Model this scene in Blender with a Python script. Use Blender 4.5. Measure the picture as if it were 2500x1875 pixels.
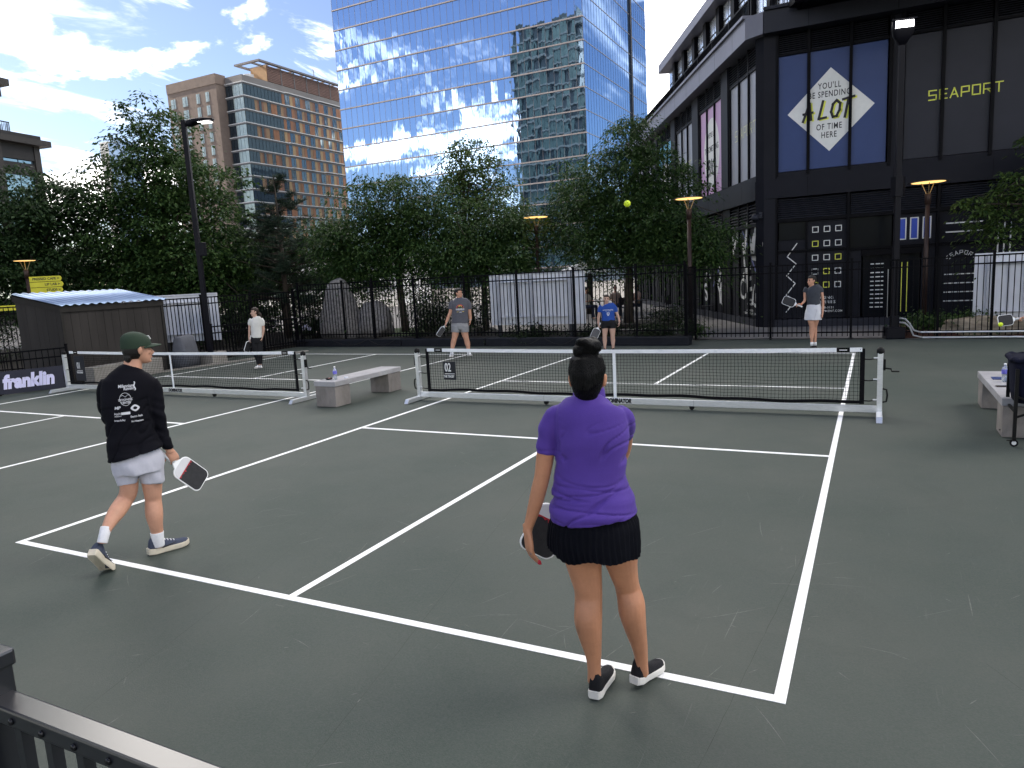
import bpy, math, random
import numpy as np
from mathutils import Vector, Matrix, noise as mnoise

for o in list(bpy.data.objects): bpy.data.objects.remove(o)
scene = bpy.context.scene
COL = scene.collection
R = math.radians
rnd = random.Random(7)

# ------------------------------------------------------------------ camera
cam_d = bpy.data.cameras.new('camera'); cam = bpy.data.objects.new('camera', cam_d); COL.objects.link(cam)
cam_d.sensor_fit = 'HORIZONTAL'; cam_d.sensor_width = 36.0; cam_d.lens = 36.0*1740/2500
cam_d.clip_start = 0.05; cam_d.clip_end = 6000
_p, _r, _y = R(-8.67), R(-3.06), R(-27.11)
fw = Vector((math.sin(_y)*math.cos(_p), math.cos(_y)*math.cos(_p), math.sin(_p)))
r0 = Vector((math.cos(_y), -math.sin(_y), 0)); u0 = r0.cross(fw)
rr = r0*math.cos(_r)+u0*math.sin(_r); uu = -r0*math.sin(_r)+u0*math.cos(_r)
M = Matrix((rr, uu, -fw)).transposed().to_4x4(); M.translation = (3.3695, -9.9062, 2.003)
cam.matrix_world = M
scene.camera = cam

# ------------------------------------------------------------------ sky with broken cloud
SUN_AZ, SUN_EL = R(-96), R(36)          # azimuth from +y towards +x
w = bpy.data.worlds.new('World'); scene.world = w; w.use_nodes = True
nt = w.node_tree; N = nt.nodes; L = nt.links; N.clear()
def wn(t, **k):
    n = N.new(t)
    for a, b in k.items(): setattr(n, a, b)
    return n
def wmath(op, a, b=None, clamp=False):
    n = wn('ShaderNodeMath', operation=op); n.use_clamp = clamp
    for i, v in enumerate((a, b)):
        if v is None: continue
        if isinstance(v, (int, float)): n.inputs[i].default_value = v
        else: L.new(v, n.inputs[i])
    return n.outputs[0]
sky = wn('ShaderNodeTexSky', sky_type='NISHITA'); sky.sun_disc = False
sky.sun_elevation = SUN_EL; sky.sun_rotation = SUN_AZ
sky.air_density = 1.0; sky.dust_density = 0.6; sky.ozone_density = 2.0
tc = wn('ShaderNodeTexCoord'); sep = wn('ShaderNodeSeparateXYZ'); L.new(tc.outputs['Generated'], sep.inputs[0])
zz = wmath('ADD', wmath('MAXIMUM', sep.outputs[2], 0.0), 0.16)
comb = wn('ShaderNodeCombineXYZ')
L.new(wmath('DIVIDE', sep.outputs[0], zz), comb.inputs[0]); L.new(wmath('DIVIDE', sep.outputs[1], zz), comb.inputs[1])
comb.inputs[2].default_value = 11.2
def wnoise(scale, detail, rough, dist=0.0, vec=None):
    n = wn('ShaderNodeTexNoise'); n.inputs['Scale'].default_value = scale; n.inputs['Detail'].default_value = detail
    n.inputs['Roughness'].default_value = rough; n.inputs['Distortion'].default_value = dist
    L.new(vec or comb.outputs[0], n.inputs['Vector']); return n.outputs['Fac']
def wramp(fac, a, b):
    n = wn('ShaderNodeMapRange'); n.inputs[1].default_value = a; n.inputs[2].default_value = b; n.clamp = True
    n.interpolation_type = 'SMOOTHSTEP'; L.new(fac, n.inputs[0]); return n.outputs[0]
big = wnoise(1.0, 9, 0.56, 0.15); cover = wramp(big, 0.54, 0.61)
shade = wnoise(2.2, 6, 0.6)
mp = wn('ShaderNodeMapping'); mp.inputs['Scale'].default_value = (2.6, 0.8, 1); mp.inputs['Rotation'].default_value = (0, 0, 0.9); L.new(comb.outputs[0], mp.inputs[0])
wisp = wmath('MULTIPLY', wramp(wnoise(1.3, 7, 0.62, 0.8, mp.outputs[0]), 0.56, 0.80), 0.5)
mask = wmath('MAXIMUM', cover, wisp)
mask = wmath('MULTIPLY', mask, wramp(sep.outputs[2], 0.01, 0.20))
bg1 = wn('ShaderNodeBackground'); bg1.inputs['Strength'].default_value = SKY_S = 0.052
hs = wn('ShaderNodeHueSaturation'); hs.inputs['Saturation'].default_value = 1.02; hs.inputs['Value'].default_value = 0.72; hs.inputs['Hue'].default_value = 0.512; L.new(sky.outputs[0], hs.inputs['Color'])
L.new(hs.outputs[0], bg1.inputs['Color'])
cr = wn('ShaderNodeMapRange'); L.new(shade, cr.inputs[0]); cr.inputs[1].default_value = .35; cr.inputs[2].default_value = .65
cr.inputs[3].default_value = 0.85; cr.inputs[4].default_value = 2.8
bg2 = wn('ShaderNodeBackground'); bg2.inputs['Color'].default_value = (1.0, 0.95, 0.89, 1); L.new(cr.outputs[0], bg2.inputs['Strength'])
mx = wn('ShaderNodeMixShader'); L.new(mask, mx.inputs[0]); L.new(bg1.outputs[0], mx.inputs[1]); L.new(bg2.outputs[0], mx.inputs[2])
wo = wn('ShaderNodeOutputWorld'); L.new(mx.outputs[0], wo.inputs[0])

# ------------------------------------------------------------------ sun
sd = bpy.data.lights.new('sun', 'SUN'); so = bpy.data.objects.new('sun', sd); COL.objects.link(so)
sd.energy = 2.2; sd.angle = R(0.53); sd.color = (1.0, 0.90, 0.76)
sdir = Vector((math.sin(SUN_AZ)*math.cos(SUN_EL), math.cos(SUN_AZ)*math.cos(SUN_EL), math.sin(SUN_EL)))
so.rotation_euler = (-sdir).to_track_quat('-Z', 'Y').to_euler(); so.location = sdir*100

vs = scene.view_settings
vs.view_transform = 'Standard'; vs.look = 'None'; vs.exposure = 2.33; vs.gamma = 1.0; vs.use_curve_mapping = False
scene.render.engine = 'CYCLES'
scene.render.resolution_x, scene.render.resolution_y = 1024, 768
scene.cycles.max_bounces = 6; scene.cycles.diffuse_bounces = 3; scene.cycles.glossy_bounces = 4; scene.cycles.transparent_max_bounces = 8

# ------------------------------------------------------------------ helpers
def mk(name, col, rough=0.6, metal=0.0, var=0.10, vs_=5.0, bump=0.0, bs=60.0, spec=0.3, var2=None, emit=None, es=0.0, sheen=0.0, stretch=(1, 1, 1), alpha=None, trans=0.0):
    m = bpy.data.materials.get(name)
    if m: return m
    m = bpy.data.materials.new(name); m.use_nodes = True
    t = m.node_tree; b = t.nodes['Principled BSDF']
    b.inputs['Roughness'].default_value = rough; b.inputs['Metallic'].default_value = metal
    b.inputs['Specular IOR Level'].default_value = spec
    if sheen: b.inputs['Sheen Weight'].default_value = sheen
    if trans: b.inputs['Transmission Weight'].default_value = trans
    tcn = t.nodes.new('ShaderNodeTexCoord'); mpn = t.nodes.new('ShaderNodeMapping'); mpn.inputs['Scale'].default_value = stretch
    t.links.new(tcn.outputs['Object'], mpn.inputs[0])
    if var:
        n = t.nodes.new('ShaderNodeTexNoise'); n.inputs['Scale'].default_value = vs_; n.inputs['Detail'].default_value = 6; n.inputs['Roughness'].default_value = .65
        t.links.new(mpn.outputs[0], n.inputs['Vector'])
        mr = t.nodes.new('ShaderNodeMapRange'); mr.inputs[1].default_value = .3; mr.inputs[2].default_value = .7
        t.links.new(n.outputs['Fac'], mr.inputs[0])
        mix = t.nodes.new('ShaderNodeMix'); mix.data_type = 'RGBA'
        c2 = var2 if var2 else tuple(min(1, c*(1+var)) for c in col)
        c1 = col if var2 else tuple(c*(1-var) for c in col)
        mix.inputs[6].default_value = (*c1, 1); mix.inputs[7].default_value = (*c2, 1)
        t.links.new(mr.outputs[0], mix.inputs[0]); t.links.new(mix.outputs[2], b.inputs['Base Color'])
    else: b.inputs['Base Color'].default_value = (*col, 1)
    if bump:
        n2 = t.nodes.new('ShaderNodeTexNoise'); n2.inputs['Scale'].default_value = bs; n2.inputs['Detail'].default_value = 5
        t.links.new(mpn.outputs[0], n2.inputs['Vector'])
        bp = t.nodes.new('ShaderNodeBump'); bp.inputs['Strength'].default_value = bump; bp.inputs['Distance'].default_value = 0.02
        t.links.new(n2.outputs['Fac'], bp.inputs['Height']); t.links.new(bp.outputs[0], b.inputs['Normal'])
    if emit: b.inputs['Emission Color'].default_value = (*emit, 1); b.inputs['Emission Strength'].default_value = es
    return m

def link(o, parent=None):
    COL.objects.link(o)
    if parent is not None: o.parent = parent
    return o
def tag(o, label=None, cat=None, group=None, kind=None):
    if label: o['label'] = label
    if cat: o['category'] = cat
    if group: o['group'] = group
    if kind: o['kind'] = kind
    return o
def thing(name, label, cat, loc=(0, 0, 0), rz=0.0, group=None):
    o = bpy.data.objects.new(name, None); o.empty_display_size = .1; o.location = loc; o.rotation_euler = (0, 0, rz)
    return tag(link(o), label, cat, group)
def copy_tree(o, parent=None):
    c = o.copy(); COL.objects.link(c); c.parent = parent
    for ch in list(o.children): copy_tree(ch, c)
    return c
def ob(name, me, m, parent=None, loc=(0, 0, 0), rot=(0, 0, 0), smooth=False, bevel=0.0):
    if m is not None and len(me.materials) == 0: me.materials.append(m)
    o = bpy.data.objects.new(name, me); o.location = loc; o.rotation_euler = rot
    if smooth: me.polygons.foreach_set('use_smooth', [True]*len(me.polygons))
    if bevel:
        b = o.modifiers.new('bevel', 'BEVEL'); b.width = bevel; b.segments = 2; b.limit_method = 'ANGLE'
    return link(o, parent)

class MB:
    def __init__(s, off=(0, 0, 0)): s.v = []; s.f = []; s.off = Vector(off); s.uv = None
    def add(s, vs, fs):
        k = len(s.v); s.v += [tuple(Vector(p)-s.off) for p in vs]; s.f += [tuple(i+k for i in f) for f in fs]; return s
    def box(s, c, d, rot=None):
        h = [x/2 for x in d]; p = [Vector((sx*h[0], sy*h[1], sz*h[2])) for sz in (-1, 1) for sy in (-1, 1) for sx in (-1, 1)]
        if rot is not None:
            q = Matrix.Rotation(rot, 3, 'Z') if isinstance(rot, (int, float)) else rot
            p = [q @ a for a in p]
        c = Vector(c)
        return s.add([a+c for a in p], [(0, 2, 3, 1), (4, 5, 7, 6), (0, 1, 5, 4), (2, 6, 7, 3), (0, 4, 6, 2), (1, 3, 7, 5)])
    def box2(s, a, b):
        return s.box([(x+y)/2 for x, y in zip(a, b)], [abs(y-x) for x, y in zip(a, b)])
    def bar(s, a, b, wd, hd, up=(0, 0, 1)):
        a = Vector(a); b = Vector(b); t = (b-a).normalized(); up = Vector(up)
        if abs(t.dot(up)) > .98: up = Vector((0, 1, 0))
        x = t.cross(up).normalized()*wd/2; y = x.cross(t).normalized()*hd/2
        P = [a-x-y, a+x-y, a+x+y, a-x+y, b-x-y, b+x-y, b+x+y, b-x+y]
        return s.add(P, [(0, 1, 2, 3), (7, 6, 5, 4), (0, 4, 5, 1), (1, 5, 6, 2), (2, 6, 7, 3), (3, 7, 4, 0)])
    def tube(s, pts, r, seg=8, cap=True):
        pts = [Vector(p) for p in pts]; n = len(pts); rs = r if isinstance(r, (list, tuple)) else [r]*n
        V = []; F = []; prev = None
        for i in range(n):
            t = (pts[min(i+1, n-1)]-pts[max(i-1, 0)]).normalized()
            if prev is None: x = t.orthogonal().normalized()
            else:
                x = prev-t*prev.dot(t); x = x.normalized() if x.length > 1e-5 else t.orthogonal().normalized()
            prev = x; y = t.cross(x)
            V += [pts[i]+(x*math.cos(a)+y*math.sin(a))*rs[i] for a in (2*math.pi*k/seg for k in range(seg))]
        for i in range(n-1):
            for k in range(seg):
                F.append((i*seg+k, i*seg+(k+1) % seg, (i+1)*seg+(k+1) % seg, (i+1)*seg+k))
        if cap: F += [tuple(range(seg))[::-1], tuple(range((n-1)*seg, n*seg))]
        return s.add(V, F)
    def lathe(s, prof, c=(0, 0, 0), seg=24):
        c = Vector(c); V = []; F = []; n = len(prof)
        for r, z in prof: V += [c+Vector((r*math.cos(a), r*math.sin(a), z)) for a in (2*math.pi*k/seg for k in range(seg))]
        for i in range(n-1):
            for k in range(seg): F.append((i*seg+k, i*seg+(k+1) % seg, (i+1)*seg+(k+1) % seg, (i+1)*seg+k))
        F += [tuple(range(seg))[::-1], tuple(range((n-1)*seg, n*seg))]
        return s.add(V, F)
    def ell(s, c, rad, rot=None, seg=16, ring=10):
        c = Vector(c); V = []; F = []
        for i in range(ring+1):
            ph = math.pi*i/ring
            for k in range(seg):
                a = 2*math.pi*k/seg
                p = Vector((rad[0]*math.sin(ph)*math.cos(a), rad[1]*math.sin(ph)*math.sin(a), -rad[2]*math.cos(ph)))
                if rot is not None: p = rot @ p
                V.append(c+p)
        for i in range(ring):
            for k in range(seg): F.append((i*seg+k, i*seg+(k+1) % seg, (i+1)*seg+(k+1) % seg, (i+1)*seg+k))
        return s.add(V, F)
    def prism(s, poly, o, ex, ey, d):          # polygon in the plane (o, ex, ey), thickness d along ex x ey
        o = Vector(o); ex = Vector(ex); ey = Vector(ey); n = ex.cross(ey).normalized(); k = len(poly)
        a = [o+ex*x+ey*y for x, y in poly]
        return s.add(a+[p+n*d for p in a], [tuple(range(k))[::-1], tuple(range(k, 2*k))]+[(i, (i+1) % k, k+(i+1) % k, k+i) for i in range(k)])
    def loft(s, rings, seg=20, ref=(1, 0, 0), p=2.0):  # rings (x,y,z,a,b[,slope])
        C = [Vector(r[:3]) for r in rings]; n = len(C); V = []; F = []; ref = Vector(ref)
        for i, r in enumerate(rings):
            t = (C[min(i+1, n-1)]-C[max(i-1, 0)]).normalized()
            wv = ref-t*ref.dot(t)
            wv = wv.normalized() if wv.length > .15 else t.orthogonal().normalized()
            dv = t.cross(wv); sl = r[5] if len(r) > 5 else 0
            for k in range(seg):
                a = 2*math.pi*k/seg; ca, sa = math.cos(a), math.sin(a)
                e = 2.0/p
                q = C[i]+wv*(r[3]*math.copysign(abs(ca)**e, ca))+dv*(r[4]*math.copysign(abs(sa)**e, sa))
                q.z += sl*(q.x-C[i].x); V.append(q)
        for i in range(n-1):
            for k in range(seg): F.append((i*seg+k, i*seg+(k+1) % seg, (i+1)*seg+(k+1) % seg, (i+1)*seg+k))
        # rounded ends
        F += [tuple(range(seg))[::-1], tuple(range((n-1)*seg, n*seg))]
        return s.add(V, F)
    def mesh(s, name='m'):
        me = bpy.data.meshes.new(name); me.from_pydata(s.v, [], s.f); me.update(); return me
    def build(s, name, m, parent=None, smooth=False, bevel=0.0, kind=None):
        o = ob(name, s.mesh(name), m, parent, smooth=smooth, bevel=bevel)
        if kind: o['kind'] = kind
        return o

def text_mesh(body, size, bold=0.0, depth=0.003, shear=0.0, align='CENTER', spacing=1.0, xs=1.0):
    cu = bpy.data.curves.new('t', 'FONT'); cu.body = body; cu.size = size; cu.offset = bold; cu.extrude = depth/2; cu.shear = shear
    cu.align_x = align; cu.align_y = 'CENTER'; cu.space_character = spacing; cu.resolution_u = 3
    o = bpy.data.objects.new('t', cu); COL.objects.link(o)
    bpy.context.view_layer.update()
    dg = bpy.context.evaluated_depsgraph_get()
    me = bpy.data.meshes.new_from_object(o.evaluated_get(dg)); bpy.data.objects.remove(o); bpy.data.curves.remove(cu)
    if xs != 1.0:
        for v in me.vertices: v.co.x *= xs
    me.materials.clear(); return me
def lettering(body, size, m, parent, o, ex, ey, name='lettering', **k):
    me = text_mesh(body, size, **k); ex = Vector(ex).normalized(); ey = Vector(ey); ey = (ey-ex*ey.dot(ex)).normalized()
    mt = Matrix((ex, ey, ex.cross(ey))).transposed().to_4x4(); mt.translation = Vector(o)
    me.transform(mt); return ob(name, me, m, parent)
GLY = {  # squared stroke letters on a 1 x 1 cell
 'S': [[(1, 1), (0, 1), (0, .5), (1, .5), (1, 0), (0, 0)]], 'E': [[(1, 1), (0, 1), (0, 0), (1, 0)], [(0, .5), (.9, .5)]],
 'A': [[(0, 0), (.5, 1), (1, 0)], [(.2, .32), (.8, .32)]], 'P': [[(0, 0), (0, 1), (1, 1), (1, .42), (0, .42)]],
 'O': [[(0, 0), (0, 1), (1, 1), (1, 0), (0, 0)]], 'R': [[(0, 0), (0, 1), (1, 1), (1, .42), (0, .42)], [(.45, .42), (1, 0)]], 'T': [[(0, 1), (1, 1)], [(.5, 1), (.5, 0)]]}
def strokes(mb, pl, wd, o, ex, ey, d):
    """polylines as flat bars of width wd in the plane (o, ex, ey), thickness d towards ex x ey"""
    for line in pl:
        for (x0, y0), (x1, y1) in zip(line, line[1:]):
            l = math.hypot(x1-x0, y1-y0)
            if l < 1e-6: continue
            tx, ty = (x1-x0)/l*wd/2, (y1-y0)/l*wd/2
            x0 -= tx*.98; y0 -= ty*.98; x1 += tx*.98; y1 += ty*.98
            mb.prism([(x0+ty, y0-tx), (x1+ty, y1-tx), (x1-ty, y1+tx), (x0-ty, y0+tx)], o, ex, ey, d)
def squareword(word, x0, x1, zc, h, gap=.45):
    n = len(word); cw = (x1-x0)/(n+(n-1)*gap); out = []
    for i, ch in enumerate(word):
        xo = x0+i*cw*(1+gap)
        for ln in GLY[ch]: out.append([(xo+px*cw, zc-h/2+py*h) for px, py in ln])
    return out
# ------------------------------------------------------------------ ground and courts
def court_material():
    m = bpy.data.materials.new('court_acrylic'); m.use_nodes = True; t = m.node_tree; b = t.nodes['Principled BSDF']
    b.inputs['Roughness'].default_value = .7; b.inputs['Specular IOR Level'].default_value = .2
    tcn = t.nodes.new('ShaderNodeTexCoord')
    def nz(sc, det, st=(1, 1, 1), rot=0.0, dist=0.0):
        mp = t.nodes.new('ShaderNodeMapping'); mp.inputs['Scale'].default_value = st; mp.inputs['Rotation'].default_value = (0, 0, rot)
        t.links.new(tcn.outputs['Object'], mp.inputs[0])
        n = t.nodes.new('ShaderNodeTexNoise'); n.inputs['Scale'].default_value = sc; n.inputs['Detail'].default_value = det; n.inputs['Roughness'].default_value = .6
        n.inputs['Distortion'].default_value = dist
        t.links.new(mp.outputs[0], n.inputs['Vector']); return n.outputs['Fac']
    def rng(f, a, b_, c=0, d=1):
        n = t.nodes.new('ShaderNodeMapRange'); n.inputs[1].default_value = a; n.inputs[2].default_value = b_; n.inputs[3].default_value = c; n.inputs[4].default_value = d
        t.links.new(f, n.inputs[0]); return n.outputs[0]
    def mixc(f, a, b_):
        n = t.nodes.new('ShaderNodeMix'); n.data_type = 'RGBA'; t.links.new(f, n.inputs[0])
        for i, c in ((6, a), (7, b_)):
            if isinstance(c, tuple): n.inputs[i].default_value = (*c, 1)
            else: t.links.new(c, n.inputs[i])
        return n.outputs[2]
    c = mixc(rng(nz(.42, 7), .36, .64), (.034, .050, .041), (.061, .071, .060))
    c = mixc(rng(nz(2.3, 5), .45, .75, 0, .45), c, (.049, .064, .056))
    c = mixc(rng(nz(1.1, 6, dist=1.2), .58, .72, 0, .30), c, (.034, .044, .037))
    c = mixc(rng(nz(95, 3), .3, .7, 0, .45), c, (.085, .088, .078))
    for st, rot, sc, hi in (((18, .8, 1), .5, 3.1, .66), ((15, .7, 1), -.7, 2.6, .67), ((20, .9, 1), 1.7, 2.2, .67)):
        c = mixc(rng(nz(sc, 4, st, rot, .6), hi, hi+.09, 0, .30), c, (.115, .12, .108))
    t.links.new(c, b.inputs['Base Color'])
    bp = t.nodes.new('ShaderNodeBump'); bp.inputs['Strength'].default_value = .25; bp.inputs['Distance'].default_value = .004
    t.links.new(nz(160, 3), bp.inputs['Height']); t.links.new(bp.outputs[0], b.inputs['Normal'])
    return m
def sheet(name, poly, z, m):
    return tag(MB().add([(x, y, z) for x, y in poly], [tuple(range(len(poly)))]).build(name, m), kind='structure')
m_city = mk('city_ground', (.13, .125, .12), .9, var=.2, vs_=.4, bump=.2, bs=8)
sheet('ground', [(-3000, -3000), (3000, -3000), (3000, 3000), (-3000, 3000)], -.012, m_city)
M_COURT = court_material()
court = sheet('court_surface', [(-16, -30), (12, -30), (12, 9.62), (-.95, 9.62), (-.95, 8.55), (-14, 8.55), (-14.0, 4.0), (-15.5, -1.5), (-16, -6)], -.004, M_COURT)
m_pave = mk('plaza_paving', (.17, .16, .15), .85, var=.18, vs_=1.5, bump=.3, bs=30)
sheet('plaza_paving', [(-40, 8.6), (-1.0, 8.6), (-1.0, 9.63), (13, 9.63), (13, 14), (.3, 14), (-12, 37), (-60, 60), (-60, 20)], -.008, m_pave)
M_LINE = mk('line_paint', (.80, .80, .78), .6, var=.1, var2=(.88, .88, .86), vs_=16, bump=.15, bs=120)
HX, LL, KK = 3.048, 6.706, 2.134
def courtlines(cx, cy, wd=.055):
    def ln(x0, y0, x1, y1):
        me = MB().box(((x0+x1)/2, (y0+y1)/2, -.0015), (abs(x1-x0), abs(y1-y0), .003)).mesh('court_line')
        ob('court_line', me, M_LINE, court, (cx, cy, 0))
    for s in (-1, 1):
        ln(-HX, s*LL-s*wd, HX, s*LL); ln(-HX+wd, s*KK-wd/2, HX-wd, s*KK+wd/2)
        ln(-wd/2, s*(KK+wd/2), wd/2, s*(LL-wd)); ln(s*HX-s*wd, -LL+wd, s*HX, LL-wd)
courtlines(0, 0); courtlines(-9.16, -.42)
# scuffs and hairline cracks in the paint
sc = MB(); cr_ = MB()
for i in range(300):
    x, y = (rnd.uniform(-7, 6.5), rnd.uniform(-9.2, 7)) if rnd.random() < .5 else (rnd.gauss(1.0, 2.2), rnd.gauss(-5.9, .9)); a = rnd.uniform(0, 6.28) if rnd.random() < .4 else rnd.gauss(1.1, .5); l = .03+.40*rnd.random()**2.2; k = rnd.gauss(0, .5); wd = rnd.uniform(.0010, .0034)
    P = []
    for j in range(7):
        P.append((x, y)); x += math.cos(a)*l/6; y += math.sin(a)*l/6; a += k*l/6
    V = []
    for j, (px, py) in enumerate(P):
        q0 = P[max(j-1, 0)]; q1 = P[min(j+1, 6)]; d = math.hypot(q1[0]-q0[0], q1[1]-q0[1]) or 1; nx, ny = -(q1[1]-q0[1])/d, (q1[0]-q0[0])/d
        ww = wd*math.sin(math.pi*(j+.3)/6.6); V += [(px+nx*ww, py+ny*ww, -.0034), (px-nx*ww, py-ny*ww, -.0034)]
    sc.add(V, [(2*j, 2*j+1, 2*j+3, 2*j+2) for j in range(6)])
sc.build('scuff_marks', mk('scuff_rubber', (.112, .118, .106), .85, var=.4, vs_=30), court, kind='stuff')
for (x0, y0, x1, y1) in [(1.6, -9.5, .3, -3.2), (2.75, -7.6, 3.0, -4.6), (4.3, 8.9, 4.6, .5), (3.9, -6, 5.5, -8.6), (-4.2, -6.5, -1.5, -2.6), (.2, -9, -.9, -5)]:
    px, py = x0, y0; V = []
    for j in range(31):
        u = j/30; X = x0+(x1-x0)*u+rnd.gauss(0, .0015); Y_ = y0+(y1-y0)*u; wd = rnd.uniform(.0004, .0011); V += [(X-wd, Y_, -.0037), (X+wd, Y_, -.0037)]
    cr_.add(V, [(2*j, 2*j+1, 2*j+3, 2*j+2) for j in range(30)])
cr_.build('hairline_cracks', mk('crack_dark', (.026, .03, .026), .9, var=0), court, kind='stuff')

# ------------------------------------------------------------------ black corner building (right)
BK = mk('black_cladding', (.0105, .011, .0155), .5, .0, var=.15, vs_=1.2, spec=.08)
BK2 = mk('charcoal_panel', (.024, .0255, .034), .45, .0, var=.12, vs_=.9, spec=.12)
BKT = mk('black_trim', (.003, .003, .0045), .5, .0, var=.1, vs_=2, spec=.06)
FASC = mk('fascia_metal_skylit', (.18, .18, .22), .45, .2, var=.10, vs_=.8)  # left fascia paled: grazing sky reflection painted into its base colour
DGL = mk('dark_glass', (.006, .007, .009), .12, 0, var=.3, vs_=.7, spec=.06)
VBLUE = mk('blue_vinyl', (.0165, .039, .135), .45, var=.07, vs_=1.0)
VWHITE = mk('white_vinyl', (.66, .66, .64), .5, var=.04, vs_=9)
VYEL = mk('yellow_vinyl', (.66, .68, .09), .5, var=.05)
VPINK = mk('pink_vinyl', (.50, .31, .50), .4, var=.05, vs_=1)
VCYAN = mk('cyan_vinyl', (.12, .38, .56), .4, var=.08, vs_=1)
VINK = mk('ink_vinyl', (.02, .02, .022), .5, var=0)
GREYP = mk('grey_film_panel', (.24, .245, .28), .35, 0, var=.12, vs_=.8, stretch=(1, 1, .2), spec=.7)
c0 = Vector((.24, 13.44, 0)); thR, thL = R(1.85), R(117.05)
bld = thing('corner_building', 'black two storey corner building with blue diamond window graphic on the right', 'building', c0)
class Face:                                        # local facade frame: s along, z up, n outwards (all relative to c0)
    def __init__(f, th, flip=False, out=None):
        f.e = Vector((math.cos(th), math.sin(th), 0)); f.n = Vector((math.sin(th), -math.cos(th), 0))
        if out is not None and f.n.dot(Vector(out)) < 0: f.n = -f.n
    def p(f, s, z, d=0.0): return f.e*s+Vector((0, 0, z))+f.n*d
    def bx(f, mb, s0, s1, z0, z1, d0, d1):
        P = [f.p(s, z, d) for z in (z0, z1) for d in (d0, d1) for s in (s0, s1)]
        mb.add(P, [(0, 2, 3, 1), (4, 5, 7, 6), (0, 1, 5, 4), (2, 6, 7, 3), (0, 4, 6, 2), (1, 3, 7, 5)])
    def part(f, name, m, par, *a, bevel=0.0):
        mb = MB(); f.bx(mb, *a); return mb.build(name, m, par, bevel=bevel)
    def ex(f): return f.e if f.e.cross(Vector((0, 0, 1))).dot(f.n) > 0 else -f.e
FR = Face(thR, out=(0, -1, 0)); FL = Face(thL, out=(-1, -.4, 0))
# core massing behind the facades
core = MB()
pl = [FR.p(0, 0, -.35)+FL.e*.3, FR.p(16, 0, -.35), FR.p(16, 0, -14), FL.p(21, 0, -14), FL.p(21, 0, -.35)]
core.add([Vector((p.x, p.y, -.05)) for p in pl]+[Vector((p.x, p.y, 8.9)) for p in pl], [(4, 3, 2, 1, 0), (5, 6, 7, 8, 9)]+[(i, (i+1) % 5, 5+(i+1) % 5, 5+i) for i in range(5)])
core.build('core_wall', BKT, bld)
# base plinths, bands, fascias
for f, s1 in ((FR, 16), (FL, 21)):
    f.part('plinth', BK2, bld, .06, s1, -.05, .22, -.34, .07)
    f.part('spandrel_band', BK, bld, .1, s1, 3.86, 4.40, -.34, .14)
    f.part('sill_band', BK, bld, .12, s1, 4.403, 4.60, -.34, .05)
    f.part('fascia', FASC if f is FL else BK2, bld, .12, s1, 8.5, 9.1, -.34, .42)
    f.part('fascia_cap', FASC if f is FL else BK2, bld, .13, s1, 9.103, 9.19, -.34, .50)
MB().add([FR.p(.1, z, d)+x for z in (8.5, 9.1) for d, x in ((.42, Vector((0, 0, 0))), (-.3, Vector((0, 0, 0))))]+[FL.p(.1, z, .42) for z in (8.5, 9.1)],
         [(0, 1, 4), (2, 5, 3), (0, 4, 5, 2), (0, 2, 3, 1), (1, 3, 5, 4)]).build('fascia_corner', FASC, bld)
cp = MB()                                           # corner pier
pp = [FR.p(.42, 0, .10), FR.p(.10, 0, .12), FL.p(.10, 0, .12), FL.p(.14, 0, -.34), FR.p(.42, 0, -.34)]
cp.add([Vector((p.x, p.y, -.05)) for p in pp]+[Vector((p.x, p.y, 8.5)) for p in pp], [(4, 3, 2, 1, 0), (5, 6, 7, 8, 9)]+[(i, (i+1) % 5, 5+(i+1) % 5, 5+i) for i in range(5)])
cp.build('corner_pier', BK, bld)
def louvre(f, s0, s1, z0, z1, n):
    fr = f.part('louvre_frame', BKT, bld, s0, s1, z0, z1, -.33, -.06)
    h = (z1-z0)/n
    for i in range(n):
        zc = z0+(i+.5)*h; mb = MB()
        P = [f.p(s, zc+dz, d) for s in (s0+.02, s1-.02) for dz, d in ((-h*.42, .03), (-h*.30, .03), (h*.34, -.055), (h*.22, -.055))]
        mb.add(P, [(0, 1, 2, 3), (7, 6, 5, 4), (0, 4, 5, 1), (1, 5, 6, 2), (2, 6, 7, 3), (3, 7, 4, 0)]); mb.build('louvre_slat', BK2, fr)
def mull(f, s, z0, z1, wd=.07, d=.10): f.part('mullion', BKT, bld, s-wd/2, s+wd/2, z0, z1, -.3, d)
# right facade upper storey
for s0, s1 in ((.5, 1.28), (1.36, 2.38), (2.46, 3.34), (3.80, 4.64), (4.72, 5.78), (5.86, 7.0)): louvre(FR, s0, s1, 7.96, 8.46, 9)
for s in (.46, 1.32, 2.42, 3.42, 3.72, 4.68, 5.82, 7.04): mull(FR, s, 4.5, 8.49, .085)
FR.part('panel_head', BKT, bld, .46, 12, 7.885, 7.955, -.3, .06)
FR.part('pilaster', BK, bld, 3.47, 3.67, 4.6, 8.49, -.33, .05)
for s0, s1 in ((.5, 1.28), (1.36, 2.38), (2.46, 3.34)): FR.part('window_panel', VBLUE, bld, s0, s1, 4.62, 7.88, -.3, .0)
for s0, s1 in ((3.78, 4.64), (4.72, 5.78), (5.86, 7.0), (7.1, 9.5)): FR.part('window_panel', BK2, bld, s0, s1, 4.62, 7.88, -.3, .0)
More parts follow.
